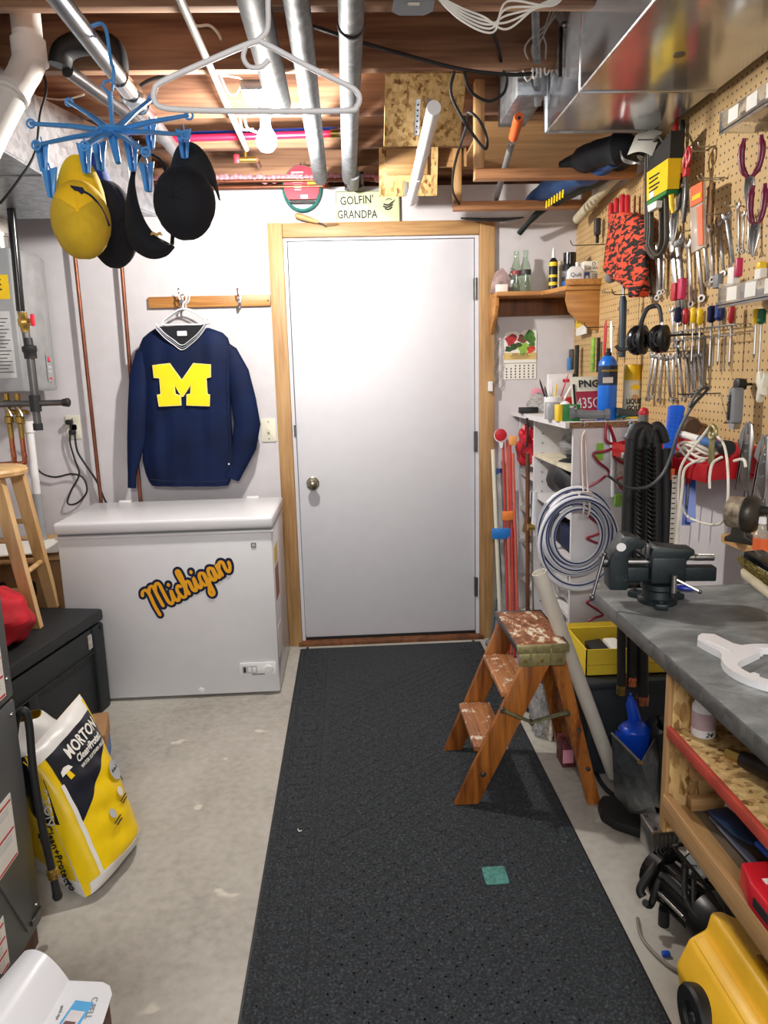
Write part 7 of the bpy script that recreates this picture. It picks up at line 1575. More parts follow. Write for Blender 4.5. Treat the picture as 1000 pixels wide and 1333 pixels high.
q = P(388, 1080, Z=.009); single(MB().tube([q+V((0, 0, .002)), q+V((.004, -.012, .003)), q+V((.012, -.008, .002))], .0018, 6, sm=4), 'thread_scrap', M['paper'], 'tiny white thread scrap near the left rug edge', 'scrap')
# ladder
ld = thing('step_ladder', 'old orange brown wooden step stool ladder splashed with paint', 'step ladder', (.55, 2.33, 0))
LZ = .548; F0 = .012
for k, (y, xb, ztop) in enumerate(((2.165, .343, 0), (2.515, .352, 0))):
    zb = F0-.003
    # front rails slope up to the right
    f = frame((0, y+.011, 0), (1, 0, 0), (0, 0, 1)); pl = [(xb-.040, zb), (xb+.040, zb), (.628, LZ-.03), (.540, LZ-.03)] if k == 0 else [(xb-.036, zb), (xb+.030, zb), (.612, LZ-.03), (.528, LZ-.03)]
    part(MB(f).prism(pl, 0, .022, .002), 'front_rail', M['lad'], ld)
    q = V((xb+.055, y-.012, .115)); part(MB().rev([(0, .010), (.003, .009), (.005, .004)], q, (0, -1, 0), 12), 'bolt', M['dsteel'], ld)
for k, (yb, yt) in enumerate(((2.140, 2.20), (2.470, 2.43))):
    pl = [(.738, 0), (.782, 0), (.672, LZ-.06), (.624, LZ-.06)]
    vs = []
    for dy in (-.011, .011):
        for x, z in pl: vs.append((x, (yb+(yt-yb)*z/(LZ-.06))+dy, z+.001))
    part(MB().add(vs, [(3, 2, 1, 0), (4, 5, 6, 7), (0, 1, 5, 4), (1, 2, 6, 5), (2, 3, 7, 6), (3, 0, 4, 7)]), 'rear_leg', M['lad'], ld)
    for z in (.12, .25): part(MB().rev([(0, .008), (.003, .007), (.004, .003)], (.766-.22*z, yb+(yt-yb)*z/(LZ-.06)-.011, z), (0, -1, 0), 12), 'bolt', M['dsteel'], ld)
part(MB().bb((.700, 2.16, .23), (.715, 2.45, .268), .002), 'rear_stretcher', M['lad'], ld)
part(MB().bb((.738, 2.15, .10), (.752, 2.46, .138), .002), 'rear_stretcher', M['lad'], ld)
for k, (z, xf, xk) in enumerate(((.20, .392, .485), (.385, .482, .568))):
    part(MB().bb((xf-.020, 2.180, z-.018), (xk, 2.500, z), .002), 'step', M['ladst'], ld)
    for j in range(6): part(MB().bb((xf-.012+(xk-xf)*j/6, 2.185, z-.001), (xf-.004+(xk-xf)*j/6, 2.498, z+.0018)), 'tread_rib', M['ladst'], ld)
    part(MB().cyl((xf, 2.17, z-.03), (xf, 2.51, z-.03), .0035, n=8), 'tie_rod', M['dsteel'], ld)
part(MB().bb((.508, 2.155, LZ-.022), (.668, 2.490, LZ), .003), 'top_plate', M['ladtop'], ld, label='paint splattered top board')
part(MB().bb((.504, 2.148, LZ-.024), (.672, 2.158, LZ+.003), .002), 'metal_edge', M['obrass'], ld); part(MB().bb((.504, 2.486, LZ-.024), (.672, 2.494, LZ+.003), .002), 'metal_edge', M['dsteel'], ld)
for x in (.5035, .669): part(MB().bb((x, 2.15, LZ-.020), (x+.003, 2.49, LZ+.002), .001), 'metal_edge', M['dsteel'], ld)
part(MB().bb((.510, 2.146, LZ-.066), (.660, 2.152, LZ-.024), .002), 'hinge_plate', M['obrass'], ld)
for x in (.530, .585, .640): part(MB().rev([(0, .006), (.004, .004), (.005, .001)], (x, 2.146, LZ-.048), (0, -1, 0), 12), 'rivet', M['brass'], ld)
for x in (.548, .612): part(MB().bb((x-.003, 2.142, LZ-.045), (x+.003, 2.147, LZ-.008), .001), 'strap_rib', M['obrass'], ld)
a, m1, b_ = P(653, 921, Y=2.155), P(690, 937, Y=2.15), P(737, 925, Y=2.155)
br_ = part(MB().tube([a+V((0, -.018, 0)), m1+V((0, -.016, 0))], .0115, 8, flat=.35), 'folding_brace', plain('7C8262', .5, .5, var=.2, scale=60), ld)
part(MB().tube([m1+V((-.004, -.019, 0)), b_+V((0, -.018, .004))], .0115, 8, flat=.35), 'folding_brace', plain('7C8262', .5, .5, var=.2, scale=60), ld)
for q in (a, m1, b_): part(MB().cyl(q+V((0, -.008, 0)), q+V((0, -.027, 0)), .0075, n=12), 'brace_rivet', M['dsteel'], ld)
# long white tube
a, b_ = P(702, 745, Y=2.235), P(802, 1016, Z=0); b_.z = .001
lt3 = thing('pvc_tube', 'long off-white plastic tube leaning beside the step ladder', 'tube', b_)
d = (a-b_).normalized(); part(MB().rev([(0.02, .024), ((a-b_).length, .024), ((a-b_).length, .0215), ((a-b_).length-.05, .0215)], b_+V((0, 0, .0)), d, 28, caps=False), 'tube', plain('D8D4C8', .45, var=.03), lt3)
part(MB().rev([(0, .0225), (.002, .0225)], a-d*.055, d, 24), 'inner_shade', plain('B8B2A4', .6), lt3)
# bin, yellow box
bi = thing('storage_bin', 'dark green grey plastic storage bin behind the leaning tube', 'bin', (.95, 2.5, 0))
bm1 = plain('232B30', .5, var=.1)
part(MB().prism([(.785, 2.30), (1.14, 2.30), (1.14, 2.74), (.785, 2.74)], .001, .335, .012), 'body', bm1, bi); part(MB().bb((.776, 2.288, .322), (1.145, 2.752, .352), .008), 'lid', bm1, bi)
yb = thing('yellow_box', 'open yellow cardboard box on top of the storage bin', 'box', (.95, 2.5, .352))
y1m = plain('F6D83A', .6, var=.03); bx0, bx1, by0, by1, bz0, bz1 = .79, 1.12, 2.34, 2.55, .353, .450
part(MB().bb((bx0, by0, bz0), (bx1, by0+.004, bz1)), 'front_side', y1m, yb); part(MB().bb((bx0, by1-.004, bz0), (bx1, by1, bz1+.005)), 'back_side', y1m, yb)
part(MB().bb((bx0, by0, bz0), (bx0+.004, by1, bz1)), 'left_side', y1m, yb); part(MB().bb((bx1-.004, by0, bz0), (bx1, by1, bz1)), 'right_side', y1m, yb); part(MB().bb((bx0, by0, bz0), (bx1, by1, bz0+.004)), 'bottom', M['paper'], yb)
part(MB().box(((bx0+bx1)/2, by1+.004, bz1+.012), (bx1-bx0, .004, .020), rot=(-.35, 0, 0)), 'back_flap', y1m, yb)
part(MB().bb((bx0-.001, by0-.0015, bz0+.040), (bx1+.001, by0, bz0+.042)), 'fold_line', plain('C9A51E', .6), yb)
for k, (x, w_, mt_) in enumerate(((.87, .06, 'ink'), (.93, .05, 'paper'), (.99, .07, 'ink'), (1.06, .05, 'paper'))):
    single(MB().box((x, 2.45, .398+.004*k), (w_, .12, .05), .006, rot=(0, .12*(k-1), 0)), 'packed_item', M[mt_], ['black item packed at the left of the yellow box', 'white item second in the yellow box', 'large black item right of centre in the yellow box', 'white item at the right of the yellow box'][k], 'item')
# things behind ladder
single(MB().bb((.70, 2.86, .0), (.82, 2.98, .20), .01), 'pink_bin', plain('C98FB0', .5), 'pink plastic bin behind the ladder near the unit', 'bin')
t = thing('magazine_stack', 'bundle of magazines in clear plastic behind the ladder', 'magazines', (.76, 2.62, 0))
for k in range(7): part(MB().box((.735+.012*k, 2.60+.006*math.sin(k), .09), (.009, .10, .175-.01*(k % 3)), .001, rot=(0, .12, .15)), 'magazine', plain(['D8D2C4', '8C4A42', 'B8C49A', '5E6A7A', 'D9B8A0', '3E3A3C', 'C6CBD2'][k], .5, var=.3, scale=60), t)
blob((.70, 2.62, .10), (.035, .05, .10), film, 'clear plastic wrap around the magazines', 'plastic_wrap', 'wrap', seed=17)
t = thing('maroon_box', 'maroon patterned box behind the ladder rear leg', 'box', (.80, 2.40, 0)); part(MB().bb((.722, 2.36, 0), (.772, 2.44, .10), .002), 'carton', plain('6E3238', .6, var=.4, scale=50), t); part(MB().bb((.722, 2.357, .02), (.76, 2.36, .07)), 'label', M['pink'], t)
random.seed(44)
for k, (x, y, mt_) in enumerate(((.70, 2.80, 'ink'), (.73, 2.75, 'dgrey'), (.66, 2.86, 'ink'))):
    single(MB().tube([(x, y, .012), (x+.04, y+.02, .02), (x+.06, y-.03, .012), (x+.02, y-.05, .012)], .007, 6, sm=4), 'cable_scrap', M[mt_], ['left black cable scrap on the floor behind the ladder', 'grey cable scrap on the floor behind the ladder', 'far black cable scrap by the white unit'][k], 'scrap')
# grey broom leaning near casing
t = thing('floor_squeegee', 'grey handled duster standing at the foot of the door casing', 'duster', (.685, 3.60, 0))
part(MB().tube([P(646, 780, Y=3.62), P(640, 830, Y=3.6), (P(637, 855, Y=3.55).x, 3.55, .02)], [.006, .008, .018], 10), 'handle', plain('5A666E', .5), t); part(MB().ell((P(637, 855, Y=3.55).x, 3.54, .022), (.022, .03, .020), 14, 8), 'foot', plain('6E7A82', .6), t)
# ---- dustpan, metal dustpan, scoop
mp_ = thing('metal_dustpan', 'upright galvanised scoop pan with bent sides near the bench leg', 'scoop', (.84, 2.1, 0))
q0 = P(797, 1030, Y=2.06); a = P(796, 954, Y=2.04); b_ = P(858, 1062, Y=1.92); c = P(834, 992, Y=1.96); d_ = P(800, 1035, Y=2.05)
pts = [a, c, P(852, 1050, Y=1.93), P(856, 1064, Y=1.93), P(820, 1058, Y=2.0), d_]
part(MB().loft([[p for p in pts], [p+V((.002, .004, 0)) for p in pts]]), 'front_sheet', galv('8A9094', .3), mp_, flat=True)
g = [P(862, 940, Y=2.02), P(865, 1050, Y=1.98)]
part(MB().loft([[c, P(852, 1050, Y=1.93), P(866, 1055, Y=2.02), P(862, 945, Y=2.06)], [c+V((.003, 0, 0)), P(852, 1050, Y=1.93)+V((.003, 0, 0)), P(866, 1055, Y=2.02)+V((.003, 0, 0)), P(862, 945, Y=2.06)+V((.003, 0, 0))]]), 'side_sheet', galv('8A9094', .3), mp_, flat=True)
part(MB().tube([a, c], .004, 8), 'rolled_edge', M['steel'], mp_); part(MB().box(P(834, 993, Y=1.95), (.018, .008, .008), .002), 'brass_clip', M['brass'], mp_)
sp_ = thing('blue_scoop', 'bright blue plastic scoop with handle up standing in the metal pan', 'scoop', P(825, 1000, Y=2.05))
bc = P(825, 962, Y=2.09); bm3 = plain('0F4FD8', .3, var=.04)
part(MB().tube([P(821, 908, Y=2.12), P(822, 916, Y=2.12), P(826, 935, Y=2.12), P(829, 960, Y=2.12)], [.008, .017, .020, .024], 14), 'handle', bm3, sp_); part(MB().tube([P(821, 909, Y=2.12), P(821, 903, Y=2.12)], .004, 8), 'hang_tab', bm3, sp_)
def scp(a_, b0_):
    an = math.pi*(.02+.96*a_)*1.0+math.pi; r = .062+.004*math.sin(b0_*3)
    return bc+V((r*math.cos(an)*(1-.10*b0_)+.004, .045*math.sin(an), .035-.125*b0_))
part(MB().sheet(scp, 20, 8, .003), 'bowl', bm3, sp_); part(MB().ell(bc+V((.004, .0, .030)), (.053, .046, .028), 20, 10, lo=0), 'bowl_top', bm3, sp_)
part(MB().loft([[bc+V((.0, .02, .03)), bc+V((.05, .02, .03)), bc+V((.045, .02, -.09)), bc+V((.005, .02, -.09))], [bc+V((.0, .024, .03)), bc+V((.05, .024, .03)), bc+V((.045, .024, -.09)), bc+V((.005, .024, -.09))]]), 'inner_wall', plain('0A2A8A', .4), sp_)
bp = thing('rubber_dustpan', 'long black rubber shoe tray edge on the floor by the bench', 'tray', (.85, 2.0, 0))
o_ = [P(x, y, Z=.0) for x, y in ((778, 1056), (782, 1070), (800, 1082), (830, 1092), (866, 1098), (872, 1068), (840, 1064), (800, 1048), (784, 1047))]
part(MB().prism([(p.x, p.y) for p in o_], .001, .035, .008), 'tray_rim', M['rubber'], bp)
cord([P(772, 985, Z=.01), P(778, 1010, Z=.01), P(792, 1030, Z=.012), P(815, 1045, Z=.015)], .008, M['rubber'], 'black hose end curling on the floor under the bin', name='rubber_hose')
blob((.93, 2.06, .16), (.05, .06, .16), M['black'], 'black garbage bag standing behind the metal scoop', 'garbage_bag', 'bag', seed=23)

# ============================================================ LEFT FOREGROUND
# black deck box, rotated slightly
K = thing('storage_chest', 'long black plastic storage chest against the freezer', 'chest', (-1.3, 2.75, 0))
e0 = V((-1.085, 3.055)); dr_ = V((-.17, -.985)); u_ = V((dr_[0], dr_[1], 0)).normalized(); n_ = V((-u_.y*-1, 0, 0))
ax_ = u_; px_ = V((ax_.y, -ax_.x, 0))      # px_ points to -X side
if px_.x > 0: px_ = -px_
c0 = V((-1.080, 3.06, 0))
fk = frame(c0, px_*1, -ax_*-1)             # u = away from aisle, v = towards camera
kb = plain('1A2024', .55, var=.06, bump=.2, bsc=220)
def kp(u, v, z): return c0+px_*u+ax_*v+V((0, 0, z))
def kbox(u0, v0, z0, u1, v1, z1, name, mt_, bev=.006):
    mb = MB(); cs3 = [kp(u, v, z) for z in (z0, z1) for u, v in ((u0, v0), (u1, v0), (u1, v1), (u0, v1))]
    mb.add(cs3, [(3, 2, 1, 0), (4, 5, 6, 7), (0, 1, 5, 4), (1, 2, 6, 5), (2, 3, 7, 6), (3, 0, 4, 7)])
    bm = bmesh.new(); vv_ = [bm.verts.new(p) for p in mb.v]
    for f_ in mb.f: bm.faces.new([vv_[i] for i in f_])
    bmesh.ops.recalc_face_normals(bm, faces=bm.faces)
    if bev: bmesh.ops.bevel(bm, geom=list(bm.edges), offset=bev, segments=2, affect='EDGES', profile=.5)
    bm.verts.index_update(); m2 = MB().add([q.co.copy() for q in bm.verts], [[q.index for q in f_.verts] for f_ in bm.faces]); bm.free()
    return part(m2, name, mt_, K)
kbox(.02, .015, .002, .60, 1.25, .385, 'body', kb)
kbox(.0, .0, .395, .62, 1.27, .445, 'lid', kb, .012)
kbox(.008, .10, .285, .03, 1.2, .385, 'front_rail', kb, .004)
kbox(.004, -.0, .0, .06, .085, .385, 'corner_post', kb, .01)
kbox(.004, .50, .0, .06, .56, .285, 'panel_rib', kb, .006)
part(MB().tube([kp(.006, .10, .282), kp(.006, 1.2, .282)], .003, 6), 'moulding_line', kb, K)
t = part(MB(frame(kp(.012, .115, .335), ax_, (0, 0, 1))).prism(rrect(.03, .06, .003), -.006, .006), 'gap_label', plain('B8B4B0', .5, var=.2, scale=60), K)
part(MB().tube([kp(.002, .03, .372), kp(-.004, .03, .372)], .008, 12), 'hinge_pin', kb, K)
# wooden stool on the chest
SZt = .447
sl = thing('bar_stool', 'light wooden stool with flared legs standing on the black chest', 'stool', (-1.32, 2.9, SZt))
sc0 = V((P(20, 625, Y=2.92).x-.125, 2.92, 0)); seat_z = 1.045
part(MB().rev([(0, .150), (.006, .162), (.020, .165), (.030, .160), (.034, .150)], (sc0.x, sc0.y, seat_z-.0), (0, 0, 1), 40), 'seat', M['stoolx'], sl)
f1 = P(50, 818, Z=SZt); f2 = P(70, 792, Z=SZt)
fa = V((f1.x-.012, f1.y+.012, SZt)); fb2 = V((f2.x-.010, f2.y+.03, SZt)); 
ta1 = P(18, 640, Y=2.86); ta1.z = seat_z; tb1 = P(44, 632, Y=2.98); tb1.z = seat_z
legs_ = [(fa, V((sc0.x+.085, sc0.y-.07, seat_z))), (fb2, V((sc0.x+.10, sc0.y+.08, seat_z))), (V((fa.x-.35, fa.y, SZt)), V((sc0.x-.085, sc0.y-.08, seat_z))), (V((fa.x-.35, fb2.y, SZt)), V((sc0.x-.085, sc0.y+.08, seat_z)))]
def bar4(a, b_, w0, w1, name, mt_, par):
    mb = MB(); vs = []
    for p, w_ in ((a, w0), (b_, w1)):
        for sx_, sy_ in ((-1, -1), (1, -1), (1, 1), (-1, 1)): vs.append(p+V((sx_*w_/2, sy_*w_/2*.75, 0)))
    mb.add(vs, [(3, 2, 1, 0), (4, 5, 6, 7), (0, 1, 5, 4), (1, 2, 6, 5), (2, 3, 7, 6), (3, 0, 4, 7)]); return part(mb, name, mt_, par)
for a, b_ in legs_: bar4(a, b_, .042, .050, 'leg', M['stool'], sl)
def mid(i, z): a, b_ = legs_[i]; t_ = (z-a.z)/(b_.z-a.z); return a+(b_-a)*t_
for i, j, z in ((0, 2, .60), (0, 2, .80), (1, 3, .66), (1, 3, .84), (0, 1, .66), (2, 3, .66)): part(MB().tube([mid(i, z), mid(j, z)], .0105, 12), 'rung', M['stoolx'], sl)
part(MB().cyl(mid(0, SZt+.02)+V((0, -.016, 0)), mid(0, SZt+.02)+V((0, -.019, 0)), .004, n=8), 'screw', M['ink'], sl)
# red bag on chest
rb1 = blob(P(2, 812, Y=2.62)+V((-.03, .02, .0)), (.12, .15, .10), plain('C8182C', .75, var=.15, bump=.3, bsc=30), 'red fabric bag slumped on the black chest', 'fabric_bag', 'bag', seed=3, amp=.16, nu=36, nv=22)
rb1.location.z = .448
# cardboard box behind stool, on chest level
bx1_ = thing('cardboard_box', 'brown cardboard box with hand holes behind the stool', 'box', (-1.45, 3.30, 0))
part(MB().bb((-1.80, 3.21, .0), (-1.295, 3.60, .64), .004), 'carton', M['card'], bx1_); 
for k in range(2): part(MB().prism(rrect(.03, .07, .014), 0, .0015) if False else MB(fr_back((-1.43-.13*k, 3.209, .50))).prism(rrect(.032, .075, .015), 0, .0015), 'hand_hole', M['ink'], bx1_)
part(MB().box((-1.52, 3.34, .655), (.50, .40, .005), rot=(.08, 0, .15)), 'top_flap', plain('C09A6C', .7), bx1_); part(MB().box((-1.50, 3.28, .672), (.36, .22, .006), rot=(.06, 0, .2)), 'loose_papers', M['paper'], bx1_)
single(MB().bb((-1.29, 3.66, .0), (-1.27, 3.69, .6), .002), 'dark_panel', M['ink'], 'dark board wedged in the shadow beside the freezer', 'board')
# small box on the floor beside chest
q = P(128, 950, Z=.10); t = thing('small_carton', 'small brown carton with blue base beside the salt bags', 'box', (-.98, 2.55, 0))
part(MB().box((-1.00, 2.56, .115), (.13, .20, .07), .002, rot=(0, 0, .25)), 'carton', M['card'], t); part(MB().box((-1.00, 2.56, .04), (.125, .195, .078), .002, rot=(0, 0, .25)), 'blue_base', plain('2A6FC0', .5), t)
for k in range(4): part(MB().box((-1.01+.015*(k % 2), 2.49+.03*k, .151), (.008, .006, .001)), 'printed_mark', M['ink'], t)

# furnace cabinet
FX, FY = -.822, 1.68
fu = thing('furnace_cabinet', 'dark grey furnace cabinet with red striped warning labels at the left', 'furnace', (FX-.3, FY-.5, 0))
fm1 = plain('55585A', .42, .3, var=.04)
part(MB().bb((FX-.62, .25, .06), (FX, FY, .66), .006), 'lower_cabinet', fm1, fu); part(MB().bb((FX-.62, .25, .668), (FX, FY-.0, 1.25), .006), 'upper_cabinet', fm1, fu)
part(MB().bb((FX-.60, .27, .0), (FX-.012, FY-.012, .06)), 'plinth', plain('6A4A3C', .7, var=.3), fu); part(MB().bb((FX-.58, .27, .655), (FX-.006, FY-.008, .67)), 'joint', M['ink'], fu)
part(MB().tube([(FX+.0005, 1.60, .09), (FX+.0005, 1.50, .30), (FX+.0005, 1.50, .60)], .003, 6), 'pressed_line', fm1, fu)
def flabel(y0, y1, z0, z1, n_):
    lb_ = part(MB().bb((FX+.0002, y0, z0), (FX+.0015, y1, z1)), 'warning_label', M['paper'], fu)
    for k in range(n_):
        zz = z1-.012-(z1-z0-.02)*k/max(1, n_-1)*1.0
        part(MB().bb((FX+.0015, y0+.005, zz-.005), (FX+.002, y1-.005, zz)), 'red_stripe', plain('C42A32', .5), lb_)
        for j in range(3):
            if zz-.014-.007*j > z0+.004: part(MB().bb((FX+.0015, y0+.012, zz-.012-.007*j), (FX+.002, y1-.02, zz-.0145-.007*j)), 'printed_line', M['lgrey'], lb_)
flabel(1.36, 1.60, .30, .46, 3)
flabel(1.44, 1.64, .685, .84, 4)
flabel(1.36, 1.50, .09, .215, 4)
for y, z in ((1.655, .63), (1.655, .12), (1.655, .72)): part(MB().rev([(0, .005), (.003, .004), (.004, .001)], (FX, y, z), (1, 0, 0), 10), 'screw', M['steel'], fu)
part(MB().bb((FX, 1.62, .085), (FX+.004, 1.675, .10), .001), 'latch', M['dsteel'], fu)
# drain hose
hh = [P(22, 1000, Y=1.90), P(20, 960, Y=1.90), P(24, 930, Y=1.90), P(34, 925, Y=1.90), P(38, 945, Y=1.89), P(42, 1000, Y=1.88), P(52, 1060, Y=1.86), P(65, 1120, Y=1.85)]
dh = thing('drain_hose', 'black rubber hose with brass coupling leaning on the salt bags', 'hose', P(75, 1165, Y=1.85))
sh2 = lambda p: V((p.x+.0, p.y, p.z))
off_ = V((.03, -.22, 0))
hh = [P(20, 1010, Y=1.74), P(18, 970, Y=1.73), P(22, 935, Y=1.72), P(32, 925, Y=1.72), P(38, 945, Y=1.72), P(43, 1000, Y=1.71), P(54, 1070, Y=1.70), P(68, 1135, Y=1.70)]
part(MB().tube(hh, .0095, 12, sm=6), 'hose', M['rubber'], dh); b_ = hh[-1]; d = (P(76, 1172, Y=1.70)-b_).normalized()
part(MB().rev([(0, .010), (.004, .014), (.016, .014), (.018, .012), (.026, .0135), (.03, .010)], b_-d*.01, d, 14), 'coupling', M['brass'], dh); part(MB().rev([(0, .009), (.04, .011), (.05, .013), (.058, .010)], b_+d*.02, d, 14), 'hose_end', M['rubber'], dh)

# salt bags
def saltbag(BL, BR, TR_, TL, thick, label, yel, first=False):
    """front face quad from corners (bottom-left, bottom-right, top-right, top-left)"""
    t = thing('salt_bag', label, 'bag', (BL+BR)/2)
    nrm = (BR-BL).cross(TL-BL).normalized()
    def fn(side):
        def g(a, b):
            p = (BL*(1-a)+BR*a)*(1-b)+(TL*(1-a)+TR_*a)*b
            e = (max(0, 1-abs(2*a-1)**3.2))**.5*(max(0, 1-max(0, (b-.12)/.88)**3)**.6)*(min(1, b/.10+.25)**.5)
            wr_ = .004*math.sin(b*38+a*7)*(1-abs(2*a-1))+.003*math.sin(a*26+b*9)*b
            return p+nrm*side*(thick*e*.5+wr_*e)
        return g
    return t, nrm, fn
sy = plain('F0CC10', .32, var=.04, bump=.25, bsc=18); sk = plain('141C2A', .28, var=.15, bump=.25, bsc=18); sw = plain('E2E1DF', .35, var=.04, bump=.25, bsc=18)
BL, BR, TR_, TL = V((-.745, 1.835, .02)), V((-.690, 2.115, .02)), V((-.865, 2.20, .43)), V((-.905, 1.93, .415))
BL, BR = P(112, 1168, Z=.012), P(176, 1092, Z=.012); TR_ = P(104, 903, Y=2.20); TL = P(32, 985, Y=1.90)
bt_, nr, fn = saltbag(BL, BR, TR_, TL, .14, 'yellow navy and white bag of water softener salt, front one', sy)
if nr.x < 0: nr = -nr; sgn_ = -1
else: sgn_ = 1
g = fn(sgn_)
def region(a0, a1, b0, b1, name, mt_, lift, fa=None, n=(20, 24)):
    """part of the bag skin between a and b limits; fa(u,v) may warp the limits"""
    def h(u, v):
        a, b = (a0+(a1-a0)*u, b0+(b1-b0)*v) if fa is None else fa(u, v)
        return g(a, b)+nr*lift
    return part(MB().sheet(h, n[0], n[1], .0008 if lift else 0.0), name, mt_, bt_, ang=70)
region(0, 1, 0, 1, 'bag_front', sy, 0, n=(30, 34))
gb = fn(-sgn_); part(MB().sheet(lambda a, b: gb(a, b), 24, 28), 'bag_back', sw, bt_, ang=70)
lowb = lambda a: .50+.0*a+(.16*a if a > .0 else 0)
region(0, 1, 0, 1, 'navy_panel', sk, .0012, fa=lambda u, v: (.12+.86*u, (.42+.30*u)*(1-v)+.90*v), n=(24, 16))
region(0, 1, 0, 1, 'white_top', sw, .0016, fa=lambda u, v: (.02+.96*u, .90*(1-v)+1.0*v), n=(24, 6))
region(0, 1, 0, 1, 'white_base', sw, .0014, fa=lambda u, v: (.02+.96*u, 0*(1-v)+(.075+.05*math.sin(u*9)*.2)*v), n=(24, 6))
region(0, 1, 0, 1, 'white_stripe', sw, .0020, fa=lambda u, v: (.10+.035*u+.0*v, .03*(1-v)+.70*v), n=(2, 24))
region(0, 1, 0, 1, 'yellow_edge', M['dyellow'], .0022, fa=lambda u, v: (.93+.05*u, .80*(1-v)+.97*v), n=(3, 8))
BW, BH = (BR-BL).length, (TL-BL).length
def bagtext(s, a, b, size, mt_, lift=.004, **k):      # lettering laid on the curved bag skin
    o = text(s, size, Matrix.Identity(4), mt_, None, **k)
    for q in o.data.vertices:
        p = q.co+o.location; aa = min(.985, max(.015, a+p.x/BW)); q.co = g(aa, b+p.y/BH)+nr*(lift+p.z)-wloc(bt_)
    o.location = (0, 0, 0); o.parent = bt_; return o
bagtext('MORTON', .60, .82, .044, M['paper'], off=.001, sx=.78)
bagtext('Clean+Protect', .62, .745, .029, M['paper'], sx=.68, off=.0006)
bagtext('WATER SOFTENER PELLETS', .64, .69, .013, M['paper'], sx=.78)
o = g(.22, .74)+nr*.004; fx = frame(o, g(.37, .78)-g(.17, .78), g(.27, .84)-g(.27, .72))
part(MB(fx).prism([(-.022, .0), (-.016, .013), (0, .018), (.016, .013), (.022, 0)], 0, .0015), 'umbrella_print', M['paper'], bt_); part(MB(fx).prism([(-.007, 0), (.007, 0), (.009, -.022), (-.008, -.022)], 0, .0015), 'figure_print', M['dyellow'], bt_)
o = g(.80, .50)+nr*.006; fx = frame(o, g(.9, .5)-g(.7, .5), g(.8, .56)-g(.8, .44)); part(MB(fx).prism(circ(.030, 24), 0, .0012), 'round_badge', plain('B8BCC0', .4), bt_); text('4-in-1', .018, fx @ Matrix.Translation((0, .004, .0016)), M['ink'], bt_)
for k, (a_, b__) in enumerate(((.48, .32), (.72, .38), (.93, .46))):
    o = g(a_, b__)+nr*.006; fx = frame(o, g(a_+.05, b__)-g(a_-.05, b__), g(a_, b__+.05)-g(a_, b__-.05)); part(MB(fx).prism(circ(.014, 18), 0, .0012), 'round_badge', plain('B8BCC0', .4) if k == 0 else M['paper'], bt_)
    for j in range(2): part(MB(fx).box((0, -.022-.009*j, .0005), (.045-.01*j, .0035, .001)), 'printed_line', M['ink'], bt_)
# side gusset with its own print
SL = P(42, 1068, Y=1.93); SLb = P(48, 1130, Z=.012)
side = [BL, P(112, 1168, Z=.012), SLb, SL]
def sfn(a, b):
    lo_ = SLb*(1-a)+BL*a; hi_ = P(30, 992, Y=1.96)*(1-a)+g(.03, .80)*a
    p = lo_*(1-b)+hi_*b; return p+V((-.2, -1, 0)).normalized()*.03*math.sin(math.pi*a)*math.sin(math.pi*min(1, b*1.1))*1
part(MB().sheet(sfn, 12, 20, .002), 'side_gusset', sy, bt_, ang=70)
def sq(a, b, l=.003): return sfn(a, b)+V((-.2, -1, 0)).normalized()*l
part(MB().sheet(lambda a, b: sq(a, .62+.38*b), 10, 10, .001), 'side_navy', sk, bt_, ang=70); part(MB().sheet(lambda a, b: sq(a, .12*b), 10, 5, .001), 'side_white', sw, bt_, ang=70)
for s_, a_, b__, sz_, mt_ in (('40', .78, .07, .034, 'ink'), ('Clean+Protect', .80, .36, .030, 'ink'), ('agua mas suave', .55, .36, .018, 'ink'), ('RTON', .85, .76, .036, 'paper')):
    o = sq(a_, b__, .008); db = sq(a_, b__+.06, .008)-sq(a_, b__-.06, .008); da = sq(min(1, a_+.1), b__, .008)-sq(a_-.1, b__, .008)
    f = frame(o, -db, da); text(s_, sz_, f, M[mt_], bt_, ext=.0015)
# second bag behind
t = thing('salt_bag', 'second yellow salt bag mostly hidden behind the first and the hose', 'bag', (-1.0, 2.05, 0))
def b2(a, b): 
    an = math.pi*2*a; r = (1-max(0, (b-.55)/.45)**2*.75); return V((-1.0+.12*math.cos(an)*r, 2.12+.15*math.sin(an)*r, .005+.40*b+.01*math.sin(b*30+an*3)*r))
part(MB().sheet(b2, 36, 24), 'bag_body', sy, t, ang=70); part(MB().sheet(lambda a, b: b2(a, .55+.25*b)+V((.002*math.cos(6.28*a), .002*math.sin(6.28*a), 0))*1.5, 36, 8), 'navy_band', sk, t, ang=70); part(MB().sheet(lambda a, b: b2(a, .80+.20*b)+V((.003*math.cos(6.28*a), .003*math.sin(6.28*a), .002)), 36, 8), 'white_top', sw, t, ang=70)

